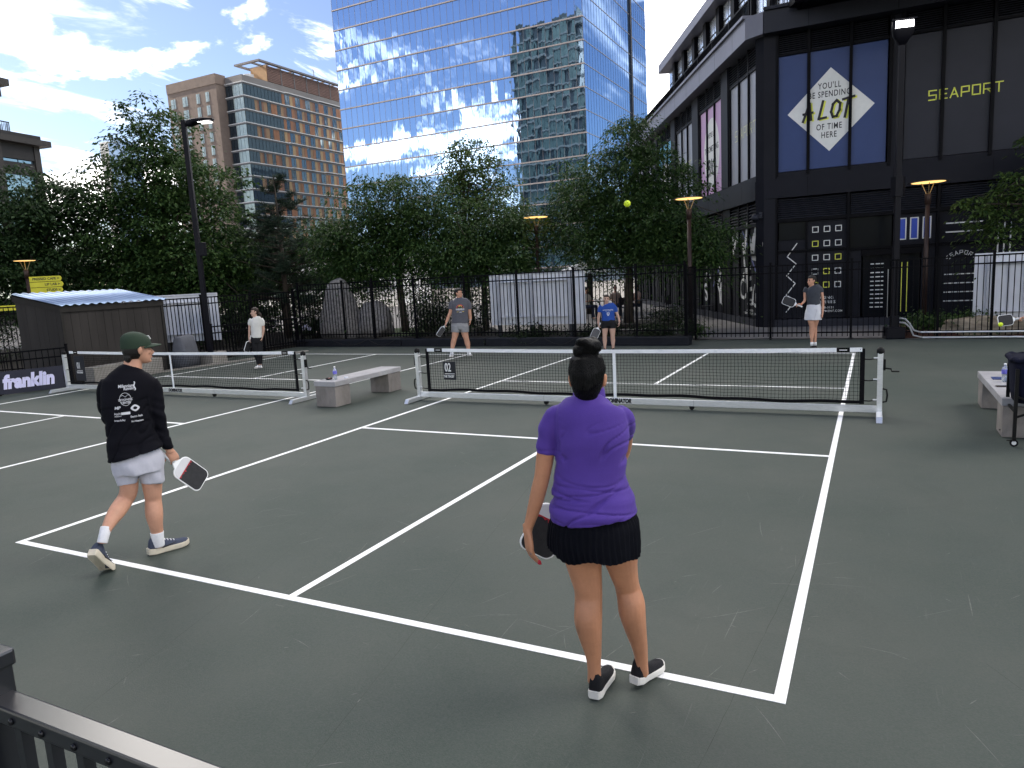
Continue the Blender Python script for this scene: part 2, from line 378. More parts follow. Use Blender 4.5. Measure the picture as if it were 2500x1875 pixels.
# graphics
eR = FR.ex(); up = Vector((0, 0, 1))
def clip_poly(poly, x0, x1):
    def cl(P, k, c, sgn):
        out = []
        for i in range(len(P)):
            a, b = P[i], P[(i+1) % len(P)]; da, db = sgn*(a[0]-c), sgn*(b[0]-c)
            if da >= 0: out.append(a)
            if da*db < 0:
                t = da/(da-db); out.append((a[0]+(b[0]-a[0])*t, a[1]+(b[1]-a[1])*t))
        return out
    return cl(cl(poly, 0, x0, 1), 0, x1, -1)
def clipped(poly, spans, f, m, d, name, par=None):
    for x0, x1 in spans:
        q = clip_poly(poly, x0, x1)
        if len(q) > 2:
            ex = f.ex(); sg = 1 if ex.dot(f.e) > 0 else -1
            q2 = [(x*sg, z) for x, z in q]
            if sg < 0: q2 = q2[::-1]
            MB().prism(q2, f.n*d, ex, up, .003).build(name, m, par or bld)
bays = ((.5, 1.28), (1.36, 2.38), (2.46, 3.34))
clipped([(1.9, 7.38), (.75, 6.23), (1.885, 5.08), (3.04, 6.24)], bays, FR, VWHITE, .002, 'diamond_graphic')
for tx, z, sz in (("YOU'LL", 6.89, .235), ('BE SPENDING', 6.66, .235), ('OF TIME', 5.76, .235), ('HERE', 5.53, .235)):
    lettering(tx, sz, VINK, bld, FR.p(1.87, z, .007), eR, up, bold=.003, xs=.68, spacing=1.18)
ALOT = {'A': [[(-.52, -.30), (-.30, .30), (-.24, -.26)], [(-.50, -.05), (-.20, -.02)]], 'L': [[(.16, .32), (.02, -.27), (.26, -.25)]],
        'O': [[(.62, .30), (.50, .18), (.44, -.08), (.50, -.26), (.62, -.24), (.72, -.04), (.74, .18), (.62, .30)]], 'T': [[(1.02, .33), (.90, -.30)], [(.84, .30), (1.20, .36)]]}
for dm, dx, dd, nm in ((VYEL, .045, .0065, 'lettering_shadow'), (VINK, 0, .0095, 'lettering')):
    for ch, pls in ALOT.items():
        mb = MB(); strokes(mb, [[(1.58+x*.78+dx, 6.22+z*.80-dx*.55) for x, z in ln] for ln in pls], .068, FR.n*dd, eR, up, .0025); mb.build(nm, dm, bld)
mb = MB(); strokes(mb, squareword('SEAPORT', 4.36, 6.05, 6.24, .24), .030, FR.n*.004, eR, up, .004); mb.build('lettering', VYEL, bld)
# right facade ground storey
for s0, s1 in ((.48, 2.38), (2.46, 4.64), (4.72, 7.6)): louvre(FR, s0, s1, 3.24, 3.84, 10)
for s in (.45, 2.42, 4.68, 7.64): mull(FR, s, .22, 3.86, .075)
FR.part('transom', BKT, bld, .42, 12, 3.135, 3.235, -.3, .07)
FR.part('transom', BKT, bld, .49, 2.38, 2.235, 2.30, -.3, .05); FR.part('transom', BKT, bld, 2.46, 9, 2.20, 2.27, -.3, .05)
FR.part('mullion', BKT, bld, 1.27, 1.31, .24, 2.234, -.3, .045); FR.part('mullion', BKT, bld, 1.27, 1.31, 2.302, 3.13, -.3, .045)
FR.part('door_leaf_panel', BK, bld, .5, 1.265, .24, 2.232, -.3, -.02); FR.part('wall_panel', BK, bld, 1.315, 2.38, .24, 2.232, -.3, -.02); FR.part('wall_panel', BK, bld, 1.315, 2.38, 2.304, 3.132, -.3, -.02)
FR.part('wall_panel', BK, bld, .5, 1.265, 2.304, 2.60, -.3, -.02)
FR.part('window', DGL, bld, .52, 1.26, 2.61, 3.13, -.3, -.05); FR.part('window', DGL, bld, 2.47, 3.55, 2.275, 3.13, -.3, -.05)
FR.part('wall_panel', BK, bld, 3.60, 4.64, 2.275, 3.13, -.3, -.02); FR.part('wall_panel', BK, bld, 4.72, 9, 2.275, 3.13, -.3, -.02); FR.part('wall_panel', BK, bld, 4.72, 9, .24, 2.195, -.3, -.02)
FR.part('wall_panel', BK, bld, 2.46, 2.78, .24, 2.195, -.3, -.02); FR.part('wall_panel', BK, bld, 4.32, 4.64, .24, 2.195, -.3, -.02)
FR.part('door_frame', BKT, bld, 2.79, 4.31, 2.02, 2.19, -.3, .02)
for s0, s1, hs_ in ((2.83, 3.54, 3.49), (3.56, 4.27, 3.60)):
    d = FR.part('door', DGL, bld, s0, s1, .03, 2.015, -.3, -.10)
    h = MB().tube([FR.p(hs_, .2, -.05), FR.p(hs_, 1.6, -.05)], .012); h.tube([FR.p(hs_, .3, -.11), FR.p(hs_, .3, -.05)], .008).tube([FR.p(hs_, 1.5, -.11), FR.p(hs_, 1.5, -.05)], .008); h.build('door_handle', mk('steel', (.55, .55, .56), .3, 1.0, var=.05), d)
def stripe(f, s0, s1, z0, z1, m, d=.0): MBs = MB(); f.bx(MBs, s0, s1, z0, z1, d-.019, d-.016); return MBs.build('graphic_stripe', m, bld)
def sqframe(s, z, h, wd, m, name='graphic_square', hh=None):
    hh = hh or h; mb = MB(); strokes(mb, [[(s-h, z-hh), (s+h, z-hh), (s+h, z+hh), (s-h, z+hh), (s-h, z-hh)]], wd, FR.n*-.0185, eR, up, .003); return mb.build(name, m, bld)
for i, z in enumerate((2.865, 2.45, 2.04, 1.63, 1.23)):
    for j, s in enumerate((1.54, 1.855, 2.165)): sqframe(s, z, .077, .022, VYEL if (i, j) in ((1, 0), (2, 2), (3, 1), (4, 0), (4, 1)) else VWHITE)
mb = MB(); strokes(mb, [[(1.03, 2.49), (.76, 2.11), (1.01, 1.89), (.75, 1.54), (.99, 1.30), (.74, .96), (.99, .77), (.74, .44)]], .028, FR.n*-.0185, eR, up, .003); mb.build('zigzag_graphic', VWHITE, bld)
for tx, z, sz in (('LEASING', .84, .12), ('INQUIRIES', .71, .12), ('617-600-3131', .545, .085), ('WSDEVELOPMENT.COM', .44, .085)):
    lettering(tx, sz, VWHITE, bld, FR.p(1.80, z, -.017), eR, up, spacing=1.15, bold=.001)
for s in (3.81, 4.11, 4.42):
    sqframe(s, 2.715, .092, .030, VWHITE, hh=.29); mb = MB(); FR.bx(mb, s-.075, s+.075, 2.44, 2.99, -.019, -.0168); mb.build('graphic_fill', mk('royal_vinyl', (.03, .07, .40), .5, var=.05), bld)
for z in (2.785, 2.545): stripe(FR, 4.88, 5.75, z-.017, z+.017, VWHITE)
for s in (6.11, 6.25, 6.39): stripe(FR, s-.017, s+.017, 1.85, 2.19, VWHITE); stripe(FR, s-.017, s+.017, 2.28, 2.72, VWHITE)
for k in range(11):
    z = 1.77-k*.125
    for a, b in ((3.03, 3.12), (3.15, 3.28), (3.30, 3.37)): mb = MB(); FR.bx(mb, a, b, z-.014, z+.014, -.0995, -.0965); mb.build('graphic_stripe', VWHITE, bld)
for s in (3.84, 3.98): mb = MB(); FR.bx(mb, s-.015, s+.015, .37, 1.78, -.0995, -.0965); mb.build('graphic_stripe', VYEL, bld)
for k in range(5):
    z = 1.63-k*.2475
    for a, b in ((4.88, 4.925), (4.945, 5.07), (5.09, 5.21), (5.23, 5.36), (5.38, 5.50), (5.52, 5.65), (5.67, 5.80)): stripe(FR, a, b, z-.014, z+.014, VWHITE)
arc = MB()
for i, ch in enumerate('SEAPORT'):
    a = R(48-16*i); ce = (5.27-math.sin(a)*.42, 1.56+math.cos(a)*.42)
    for ln in GLY[ch]:
        q = [((x-.5)*.068, (y-.5)*.10) for x, y in ln]
        strokes(arc, [[(ce[0]+x*math.cos(a)-y*math.sin(a), ce[1]+x*math.sin(a)+y*math.cos(a)) for x, y in q]], .014, FR.n*-.0185, eR, up, .003)
arc.build('lettering', VWHITE, bld)
# left facade, bays of three panes between deep piers
eL = FL.ex()
bayL = [(.14, 2.96, GREYP), (3.82, 6.74, VPINK), (7.76, 10.6, GREYP), (11.5, 14.4, VCYAN), (15.2, 17.9, GREYP), (18.4, 20.9, GREYP)]
for k, (s0, s1, pm) in enumerate(bayL):
    w3 = (s1-s0)/3
    for j in range(3):
        a, b = s0+j*w3+.035, s0+(j+1)*w3-.035
        FL.part('window_panel', pm, bld, a, b, 4.62, 7.75, -.3, -.03)
        louvre(FL, a, b, 7.84, 8.46, 8)
    for j in range(4): mull(FL, s0+j*w3, 4.5, 8.49, .06, .03)
    FL.part('panel_head', BKT, bld, s0, s1, 7.755, 7.835, -.3, .02)
    FL.part('pier', BK, bld, s1+.06, (bayL[k+1][0] if k+1 < len(bayL) else 21)-.06, 4.6, 8.49, -.33, .07)
    FL.part('transom', BKT, bld, s0, s1, 3.08, 3.16, -.3, .05); FL.part('transom', BKT, bld, s0, s1, 2.20, 2.27, -.3, .04)
    for j in range(3):
        a, b = s0+j*w3+.035, s0+(j+1)*w3-.035
        louvre(FL, a, b, 3.17, 3.83, 7) if k < 2 else None
        FL.part('wall_panel', BK, bld, a, b, 2.275, 3.075, -.3, -.02); FL.part('wall_panel', BK, bld, a, b, .24, 2.195, -.3, -.02)
    for j in range(4): mull(FL, s0+j*w3, .24, 3.86, .07, .04)
    FL.part('pier', BKT, bld, s1+.06, (bayL[k+1][0] if k+1 < len(bayL) else 21)-.06, -.05, 3.86, -.33, .03)
def ltext(tx, s, z, sz, m, d=-.024, **k2): lettering(tx, sz, m, bld, FL.p(s, z, d), eL, up, **k2)
cpts = [(5.28+1.02*math.cos(a)*.98, 6.1+1.25*math.sin(a)) for a in (2*math.pi*i/40 for i in range(40))]
w3 = (6.74-3.82)/3; spansP = [(3.82+j*w3+.035, 3.82+(j+1)*w3-.035) for j in range(3)]
clipped(cpts, spansP, FL, VWHITE, -.028, 'circle_graphic')
ltext("WE'RE UP", 5.3, 6.75, .26, VINK, bold=.003, xs=.85); ltext('TO SOMETHING', 5.28, 6.25, .30, VINK, bold=.003, xs=.8); ltext('BIG', 5.35, 5.55, .85, VINK, bold=.022, shear=.3, xs=.8)
cpts = [(13.0+1.3*math.cos(a), 5.6+1.3*math.sin(a)) for a in (2*math.pi*i/40 for i in range(40))]
w3 = (14.4-11.5)/3; clipped(cpts, [(11.5+j*w3+.035, 11.5+(j+1)*w3-.035) for j in range(3)], FL, VWHITE, -.028, 'circle_graphic')
ltext('SOMETHING', 13.0, 5.9, .30, VINK, bold=.003, xs=.8)
for a, b in ((.55, 2.5), (8.2, 10.2)):
    pls = squareword('SEAPORT', a, b, 6.15, .32); mb = MB(); strokes(mb, [[((-(x) if eL.dot(FL.e) < 0 else x)+0, z) for x, z in ln] for ln in [[(a+b-x, z) for x, z in l2] for l2 in pls]], .030, FL.n*-.028, eL, up, .004); mb.build('lettering', mk('pale_yellow_vinyl', (.55, .56, .33), .5, var=0), bld)
# tumbling white letters on the left ground floor glass
for ch, s, z, sz, rot in (('O', .38, 2.45, 1.15, .1), ('N', 1.05, 2.62, 1.25, -.25), ('E', 1.15, 1.42, .95, .15), ('L', .62, .92, .8, -.3), ('F', .30, .62, .9, .1), ('J', 1.62, 2.2, 1.0, .2), ('C', 1.75, 1.1, .8, .1), ('W', 2.35, 2.7, .7, -.1), ('I', 2.75, 2.55, .75, .15),
                          ('Y', 4.35, .9, .9, .1), ('U', 3.95, .75, .8, -.1), ('R', 3.9, 1.5, .8, .2), ('D', 4.6, 1.6, .9, -.2), ('K', 5.3, 2.4, .8, .2), ('A', 5.9, 1.8, .9, 0), ('S', 6.2, .9, .8, .2)):
    me = text_mesh(ch, sz*1.2, bold=.012, depth=.003); me.transform(Matrix.Rotation(rot, 4, 'Z')); mt = Matrix((eL, up, eL.cross(up))).transposed().to_4x4(); mt.translation = FL.p(s, z, -.0165); me.transform(mt); ob('letter_graphic', me, VWHITE, bld)
VSLATE = mk('slate_vinyl', (.12, .14, .36), .5, var=.05)
for a, b in (((1.75, 3.02), (.15, 1.35)), ((5.2, 1.2), (4.0, 2.2))):
    mb = MB(); sg = -1 if eL.dot(FL.e) < 0 else 1; strokes(mb, [[(a[0]*sg, a[1]), (b[0]*sg, b[1])]], .085, FL.n*-.0185, eL, up, .002); mb.build('graphic_stripe', VSLATE, bld)
for tx, z in (('LEASING', .80), ('INQUIRIES', .66), ('617-600-3131', .46), ('WSDEVELOPMENT.COM', .36)): ltext(tx, 1.05, z, .10, VWHITE, d=-.016, spacing=1.1)
# roof terrace railing and set back top storey
for f, s1 in ((FL, 20.5), (FR, 12)):
    rl = f.part('terrace_railing', BKT, bld, .3, s1, 9.66, 9.71, .22, .26)
    f.part('rail_bottom', BKT, rl, .3, s1, 9.24, 9.27, .22, .25)
    pk = MB()
    n = int((s1-.3)/.11)
    for i in range(n): pk.box(f.p(.3+i*.11, 9.46, .24), (.03, .03, .42))
    pk.build('baluster', BKT, rl, kind='stuff')
    for s in np.arange(.3, s1, 1.9): f.part('rail_post', BKT, rl, s-.025, s+.025, 9.19, 9.70, .215, .265)
FT = Face(thL, out=(-1, -.4, 0))
top0 = -.5
FL.part('top_storey_wall', BKT, bld, -6, 14.6, 8.95, 11.4, -12, top0-.25)
FL.part('top_fascia', FASC, bld, -6, 14.75, 11.40, 11.78, -12, top0+.35)
FL.part('top_parapet', BKT, bld, -6, 13.1, 11.782, 12.08, -12, top0+.1)
GLT = mk('pale_reflective_glass', (.85, .88, .92), .22, .8, var=.08, vs_=.6)
for i in range(10):
    s0 = 14.75-1.76*(i+1)
    FL.part('pier', BKT, bld, s0-.20, s0+.20, 9.0, 11.40, top0-.25, top0+.02)
    for a in (.27, .92):
        wn_ = FL.part('window', GLT, bld, s0+a, s0+a+.56, 9.3, 11.33, top0-.25, top0-.12)
        FL.part('window_rail', BKT, wn_, s0+a, s0+a+.56, 10.72, 10.76, top0-.12, top0-.10)
# visible joints between the metal cladding sheets
JNT = mk('panel_joint_dark', (.002, .002, .003), .6, var=0, spec=.05)
for f, ss in ((FR, (1.32, 3.55, 5.9, 8.2)), (FL, tuple(1.35+1.93*i for i in range(10)))):
    for s in ss:
        f.part('panel_joint', JNT, bld, s-.006, s+.006, 8.505, 9.098, .40, .4215)
        f.part('panel_joint', JNT, bld, s-.006, s+.006, 3.865, 4.398, .10, .1415)
# security camera on the corner pier
scam = thing('security_camera', 'round black security camera bracketed to the corner of the black building', 'camera', c0+Vector((-.02, -.12, 3.32)))
MB().ell((-.10, -.20, -.05), (.085, .085, .085)).build('dome', DGL, scam, smooth=True)
MB().lathe([(.0, .10), (.09, .10), (.10, .02), (.095, -.03), (.0, -.03)], (-.10, -.20, -.02)).build('housing', BK2, scam, smooth=True)
MB().bar((-.10, -.20, .06), (.02, .02, .09), .05, .05).box((.03, .03, .08), (.10, .10, .18)).build('bracket', BK2, scam)

# ------------------------------------------------------------------ glass office tower
def glass_mat(name, tint, rough, bumpS):
    m = bpy.data.materials.new(name); m.use_nodes = True; t = m.node_tree; b = t.nodes['Principled BSDF']
    b.inputs['Base Color'].default_value = (*tint, 1); b.inputs['Metallic'].default_value = 1.0; b.inputs['Roughness'].default_value = rough
    tcn = t.nodes.new('ShaderNodeTexCoord'); mp = t.nodes.new('ShaderNodeMapping'); mp.inputs['Scale'].default_value = (1, 1, .35); t.links.new(tcn.outputs['Object'], mp.inputs[0])
    n = t.nodes.new('ShaderNodeTexNoise'); n.inputs['Scale'].default_value = .9; n.inputs['Detail'].default_value = 1.5; t.links.new(mp.outputs[0], n.inputs['Vector'])
    bp = t.nodes.new('ShaderNodeBump'); bp.inputs['Strength'].default_value = bumpS; bp.inputs['Distance'].default_value = .03
    t.links.new(n.outputs['Fac'], bp.inputs['Height']); t.links.new(bp.outputs[0], b.inputs['Normal'])
    # a share of room behind the coating
    df = t.nodes.new('ShaderNodeBsdfDiffuse'); df.inputs['Color'].default_value = (.06, .11, .18, 1); ms = t.nodes.new('ShaderNodeMixShader'); ms.inputs[0].default_value = .16
    t.links.new(b.outputs[0], ms.inputs[1]); t.links.new(df.outputs[0], ms.inputs[2]); t.links.new(ms.outputs[0], t.nodes['Material Output'].inputs[0])
    return m
TG = glass_mat('tower_mirror_glass', (.40, .54, .76), .015, .32)
TS = glass_mat('tower_side_glass', (.30, .50, .80), .02, .06)
TM = mk('tower_mullion', (.20, .19, .20), .4, .4, var=.1); TSL = mk('tower_slab_edge', (.34, .30, .29), .45, .3, var=.1, vs_=1)
tw = thing('office_tower', 'tall mirrored glass office tower reflecting blue sky and clouds', 'building', (-72.5, 118.8, 0))
X0, X1, YF, YB = -100.7+72.5, -44.4+72.5, 0.0, 40.6
MB().box2((X0+.5, .5, 0), (X1-.4, YB, 76)).build('core_wall', mk('tower_core', (.10, .13, .17), .6, var=.1, vs_=.2), tw)
nb = 38; bw = (X1-X0)/nb; FH = 4.02; zb = 27.2-FH*6
pane = MB().box((0, 0, 0), (bw-.07, .06, FH-.22)).mesh('pane'); pane.materials.append(TG)
nbs = 27; bws = YB/nbs
panes = MB().box((0, 0, 0), (.06, bws-.07, FH-.16)).mesh('pane_side'); panes.materials.append(TS)
rest = MB(); rests = MB(); cnt = 0
for fl in range(17):
    z0 = zb+fl*FH
    for i in range(nb):
        tx, tz = rnd.gauss(0, .0042), rnd.gauss(0, .0055); c = (X0+(i+.5)*bw, 0, z0+FH/2+.05)
        if 6 <= fl <= 13 and (fl < 13 or i > 2):
            ob('window_pane', pane, None, tw, c, (tx, 0, tz)); cnt += 1
        else: rest.box(c, (bw-.07, .06, FH-.22))
    for i in range(nbs):
        rests.box((X1, (i+.5)*bws, z0+FH/2+.03), (.06, bws-.05, FH-.14))
rest.build('window_panes', TG, tw, kind='stuff'); rests.build('side_window_panes', TS, tw, kind='stuff')
for fl in range(18):
    z0 = zb+fl*FH
    MB().box2((X0-.05, -.22, z0-.10), (X1+.12, .05, z0+.12)).build('floor_ledge', TSL, tw)
    MB().box2((X1-.02, -.1, z0-.05), (X1+.10, YB, z0+.06)).build('floor_ledge', TM, tw)
mv = MB()
for i in range(nb+1): mv.box((X0+i*bw, -.03, 41), (.05, .06, 70))
mv.build('front_mullions', TM, tw, kind='stuff')
mv = MB()
for i in range(nbs+1): mv.box((X1+.03, i*bws, 41), (.06, .04, 70))
mv.build('side_mullions', mk('tower_side_mullion', (.05, .09, .17), .4, .3, var=0), tw, kind='stuff')
MB().box2((X1-.4, 28.2, 0), (X1+.35, 28.9, 76)).build('shadow_gap', mk('tower_fin', (.012, .014, .02), .5, var=0), tw)
# ceiling lights behind the glass are small lit panels proud of the core, seen between storeys
# ------------------------------------------------------------------ neighbouring tower (left of the picture, mirrored in the glass)
GRN = mk('green_office_glass', (.085, .13, .11), .2, .2, var=.35, vs_=.25); GRD = mk('green_office_dark', (.03, .045, .045), .2, 0, var=.4, vs_=.4); GRS = mk('green_office_slab', (.20, .22, .20), .6, var=.1)
nb_ = thing('green_office_block', 'green glass office block mirrored in the right part of the tower facade', 'building', (-90, -5, 0))
MB().box2((-11.5, -38, 0), (11.5, 34.2, 79)).build('core_wall', GRD, nb_)
MB().box2((-11.3, -36, 79), (11.0, 33.2, 80.6)).build('roof_plant', GRD, nb_)
for k in range(19):
    z = 4+k*4.1
    MB().box2((-12, -38.3, z), (12, 35.6, z+.55)).build('floor_slab', GRS, nb_)
gp = MB()
for k in range(19):
    for i in range(14):
        if rnd.random() < .66 and k < 18: gp.box((-11.5+(i+.5)*23/14, 35.1, 4+k*4.1+2.3), (23/14-.16, .1, 3.35))
for k in range(19):
    for i in range(44):
        if rnd.random() < .8: gp.box((11.8, -37.5+(i+.5)*1.64, 4+k*4.1+2.3), (.1, 1.5, 3.35))
gp.build('window_panes', GRN, nb_, kind='stuff')

# ------------------------------------------------------------------ hotel with orange and ochre panels
HT = mk('hotel_brick', (.20, .155, .13), .8, var=.12, vs_=.8, bump=.2, bs=10); HG = mk('hotel_grey', (.19, .18, .175), .7, var=.1, vs_=.3); HW = mk('hotel_ledge', (.62, .62, .62), .5, var=.05)
HSL = mk('hotel_slab', (.17, .175, .19), .6, var=.08); HGL = glass_mat('hotel_glass', (.13, .165, .18), .03, .3); HGP = mk('hotel_pale_glass', (.36, .42, .40), .15, .3, var=.2, vs_=.4); HFR = mk('hotel_window_frame', (.16, .17, .17), .5, var=0)
PAN = [mk('panel_orange', (.28, .135, .075), .55, var=.12, vs_=.5), mk('panel_ochre', (.37, .255, .14), .55, var=.12, vs_=.5), mk('panel_tan', (.27, .175, .105), .55, var=.12, vs_=.5), mk('panel_brown', (.19, .105, .075), .55, var=.12, vs_=.5)]
ht = thing('hotel', 'brown hotel block with orange and ochre panels between its windows', 'building', (-126.83, 117.0, 0))
YE = 35.6; FHH = 2.98; ZT = 49.0
MB().box2((-22, .3, 0), (-.3, YE, 50.4)).build('core_wall', HG, ht)
MB().box2((-22, .0, ZT+.2), (.02, YE+.02, 50.7)).build('parapet', HG, ht)
MB().box2((-22, -2.6, 0), (-5.6, .28, 50.9)).build('brick_wing', HT, ht)
MB().box2((-22, -2.75, 49.0), (-5.45, .26, 51.2)).build('wing_parapet', HT, ht)
wme = {}
def wmesh(w_, h_):
    k = (round(w_, 2), round(h_, 2))
    if k not in wme: wme[k] = MB().box((0, 0, 0), (.08, w_, h_)).mesh('window'); wme[k].materials.append(HGL)
    return wme[k]
frm = {}
for fl in range(15):
    z1 = ZT-fl*FHH; z0 = z1-FHH
    MB().box2((-5.5, -.12, z1-.30), (.10, YE, z1-.02)).build('floor_slab', HSL, ht)
    # stepped white ledges
    for k, (a, b) in enumerate(((-.15, 13.2), (13.2, 25.5), (25.5, YE))):
        MB().box2((-.02, a, z1-.02+(.14*k if fl % 2 == 0 else .07*k)), (.42, b, z1+.16+(.14*k if fl % 2 == 0 else .07*k))).build('ledge', HW, ht)
    MB().box2((-5.5, -.32, z1-.018), (-.03, -.02, z1+.16)).build('ledge', HW, ht)
    if fl > 13: continue
    # corner glazing on the short face
    for i in range(5):
        x = -5.4+i*1.08; MB().box2((x+.05, -.06, z0+.05), (x+1.03, .02, z1-.34)).build('window', HGP if i > 1 else HGL, ht)
    y = .05; strip = (fl % 2 == 0)
    seq = []
    if strip:
        for i in range(11): seq.append(('w', 1.1))
    else:
        for i in range(3): seq.append(('w', 1.05))
        seq += [('p2', .85), ('p3', .5), ('w', .8), ('p3', .6), ('p2', 1.2), ('w', 1.15), ('p0', 1.0)]
    ph = 0 if strip else 1
    while sum(s[1] for s in seq) < YE-.6:
        g = (len(seq)+fl) % 5
        seq += [('p%d' % rnd.choice((0, 0, 3)), .95), ('w', rnd.choice((1.7, 1.25))), ('p%d' % rnd.choice((1, 1, 0, 2)), 1.0)]
    for kind, wd in seq:
        if y+wd > YE: break
        yc = y+wd/2; zc = (z0+z1-.3)/2; hh_ = FHH-.34
        if kind == 'w':
            o_ = ob('window', wmesh(wd-.10, hh_-.06), None, ht, (-.02, yc, zc), (0, rnd.gauss(0, .004), rnd.gauss(0, .006)))
            if wd > 1.12: MB((-.02, yc, zc)).box2((.0, yc-.04+wd*.16, z0+.1), (.07, yc+.04+wd*.16, z1-.4)).box2((.0, yc-wd*.45, z0+.55), (.065, yc+wd*.45, z0+.65)).build('window_bar', HFR, o_)
        else:
            MB().box2((-.2, y+.02, z0+.02), (.05 if kind in ('p1', 'p0') else .0, y+wd-.02, z1-.32)).build('facade_panel', PAN[int(kind[1])], ht)
        y += wd
for fl in range(14):      # brick wing windows
    for j, (x, w_) in enumerate(((-21.0, 1.6), (-17.0, 1.7), (-12.3, 1.1), (-9.2, 1.1))):
        if (j < 1 and fl % 2): pass
        z1 = 47.6-fl*2.98
        f_ = MB().box2((x, -2.66, z1-2.1), (x+w_, -2.58, z1)).build('window', HGP, ht)
        MB().box2((x-.08, -2.72, z1-2.25), (x+w_+.08, -2.61, z1-2.12)).box2((x+w_*.6, -2.70, z1-2.1), (x+w_*.6+.08, -2.665, z1)).build('window_sill', HFR, f_)
# rooftop screen and canopy
LV = mk('rust_louvre', (.20, .125, .105), .6, var=.12, vs_=.6); CAN = mk('canopy_steel', (.16, .155, .16), .5, var=.05); TIM = mk('timber_cladding', (.40, .24, .12), .6, var=.15, vs_=.8)
MB().box2((-7.5, 10.4, 50.5), (-2.3, YE+1.0, 55.3)).build('plant_wall', TIM, ht)
for i in range(6):
    a, b = 10.5+i*4.5, 10.5+(i+1)*4.5-.25
    sc_ = MB().box2((-2.28, a, 51.6), (-2.1, b, 55.2)).build('screen_panel', LV, ht)
    for k in range(9): MB().box2((-2.1, a+.05, 51.65+k*.39), (-1.94, b-.05, 51.86+k*.39)).build('slat', LV, sc_)
    MB().box2((-2.3, b+.01, 50.72), (-1.9, b+.24, 55.4)).build('screen_post', CAN, ht)
cn = MB()
for a, b in (((-9.2, 6.9, 55.4), (-1.0, 7.6, 55.8)), ((-1.9, 7.6, 55.4), (-1.0, YE+.5, 55.8)), ((-9.2, 7.6, 55.4), (-8.5, YE+.5, 55.8)), ((-4.4, 7.6, 55.42), (-3.9, YE+.5, 55.75))): cn.box2(a, b)
for i in range(7): cn.box2((-8.5, 10.8+i*4.0, 55.45), (-1.9, 11.2+i*4.0, 55.72))
cn.build('roof_canopy', CAN, ht)
MB().lathe([(1.2, 50.5), (1.2, 53.2), (.2, 53.5)], (-6, 8.2, 0)).build('water_tank', HW, ht)
MB().tube([(-2, 27, 55.7), (-2, 27, 57.6), (-2, 26.6, 57.8)], .09).build('aerial', CAN, ht)

# ------------------------------------------------------------------ dark bronze terrace building (left edge)
BZ = mk('bronze_cladding', (.014, .013, .013), .55, .0, var=.15, vs_=.5); BZ2 = mk('bronze_trim', (.028, .025, .023), .5, .1, var=.1, vs_=.5)
BGL = glass_mat('bronze_glass', (.46, .54, .52), .03, .2)
tb = thing('terrace_building', 'dark bronze building with a railed roof terrace at the left edge', 'building', (-60.0, 10.0, 0))
e9 = R(99.5); FB = Face(e9, out=(1, .1, 0)); 
YA, YZ = -22, 20.4
def fb(name, m, par, s0, s1, z0, z1, d0, d1): return FB.part(name, m, par, s0, s1, z0, z1, d0, d1)
fb('core_wall', BZ, tb, YA, YZ-.3, 0, 15.2, -10, -.3)
fb('roof_slab', BZ2, tb, YA, YZ+.9, 15.45, 15.95, -10, .9)
fb('roof_cornice', BZ, tb, YA, YZ+.3, 15.95, 16.35, -10, .45)
for k in range(4): fb('spandrel', BZ, tb, YA, YZ, 1.2+k*3.9, 2.2+k*3.9, -.3, .05)
fb('spandrel', BZ, tb, YA, YZ, 14.2, 15.45, -.3, .1)
for s in np.arange(YZ, YA, -3.55): fb('pier', BZ2, tb, s-.28, s+.28, 0, 15.45, -.3, .18)
for k in range(4):
    for s in np.arange(YZ, YA+3.6, -3.55):
        for j in range(2): fb('window', BGL, tb, s-3.2+j*1.5, s-1.8+j*1.5, 2.25+k*3.9, 5.05+k*3.9 if k < 3 else 14.15, -.3, -.1)
rl = fb('terrace_railing', BZ, tb, YA, YZ-1.4, 17.36, 17.44, -.95, -.85)
pk = MB()
for s in np.arange(YA, YZ-1.4, .16): pk.box(FB.p(s, 16.85, -.9), (.03, .03, 1.05))
pk.build('baluster', BZ, rl, kind='stuff')
pk = MB()
for d in np.arange(0, 6, .16): pk.box(FB.p(YZ-1.4, 16.85, -.9-d), (.03, .03, 1.05))
pk.build('baluster', BZ, rl, kind='stuff')
# taller part towards the camera with projecting floors
fb('upper_wall', BZ, tb, YA, 17.3, 16.4, 60, -12, -.7)
for k, z in enumerate((20.1, 24.7, 29.3, 33.9, 38.5, 43.1, 47.7, 52.3, 56.9)):
    fb('upper_slab', BZ2, tb, YA, 18.4, z, z+.55, -12, .55)
    fb('upper_soffit', BZ, tb, YA, 17.9, z-.9, z, -12, .1)
    for s in np.arange(17.2, YA, -1.7): fb('window', BGL, tb, s-1.6, s, z+.6, z+3.1, -.7, -.5)
# far pale building
fbd = thing('far_block', 'small pale office block far away above the trees at left', 'building', (-283, 195, 0))
MB().box2((-5.5, -3, 0), (0, 5, 66)).build('pale_wall', mk('pale_precast', (.62, .60, .56), .7, var=.15, vs_=.3), fbd)
MB().box2((0, -3, 0), (9, 5, 65)).build('blue_glass_wall', mk('far_blue_glass', (.26, .36, .50), .25, .3, var=.25, vs_=.15), fbd)
for k in range(14): MB().box2((-5.6, -3.08, 52+k*1.0), (0, -3.0, 52.35+k*1.0)).build('window_strip', mk('far_window', (.40, .40, .38), .4, var=.1), fbd)
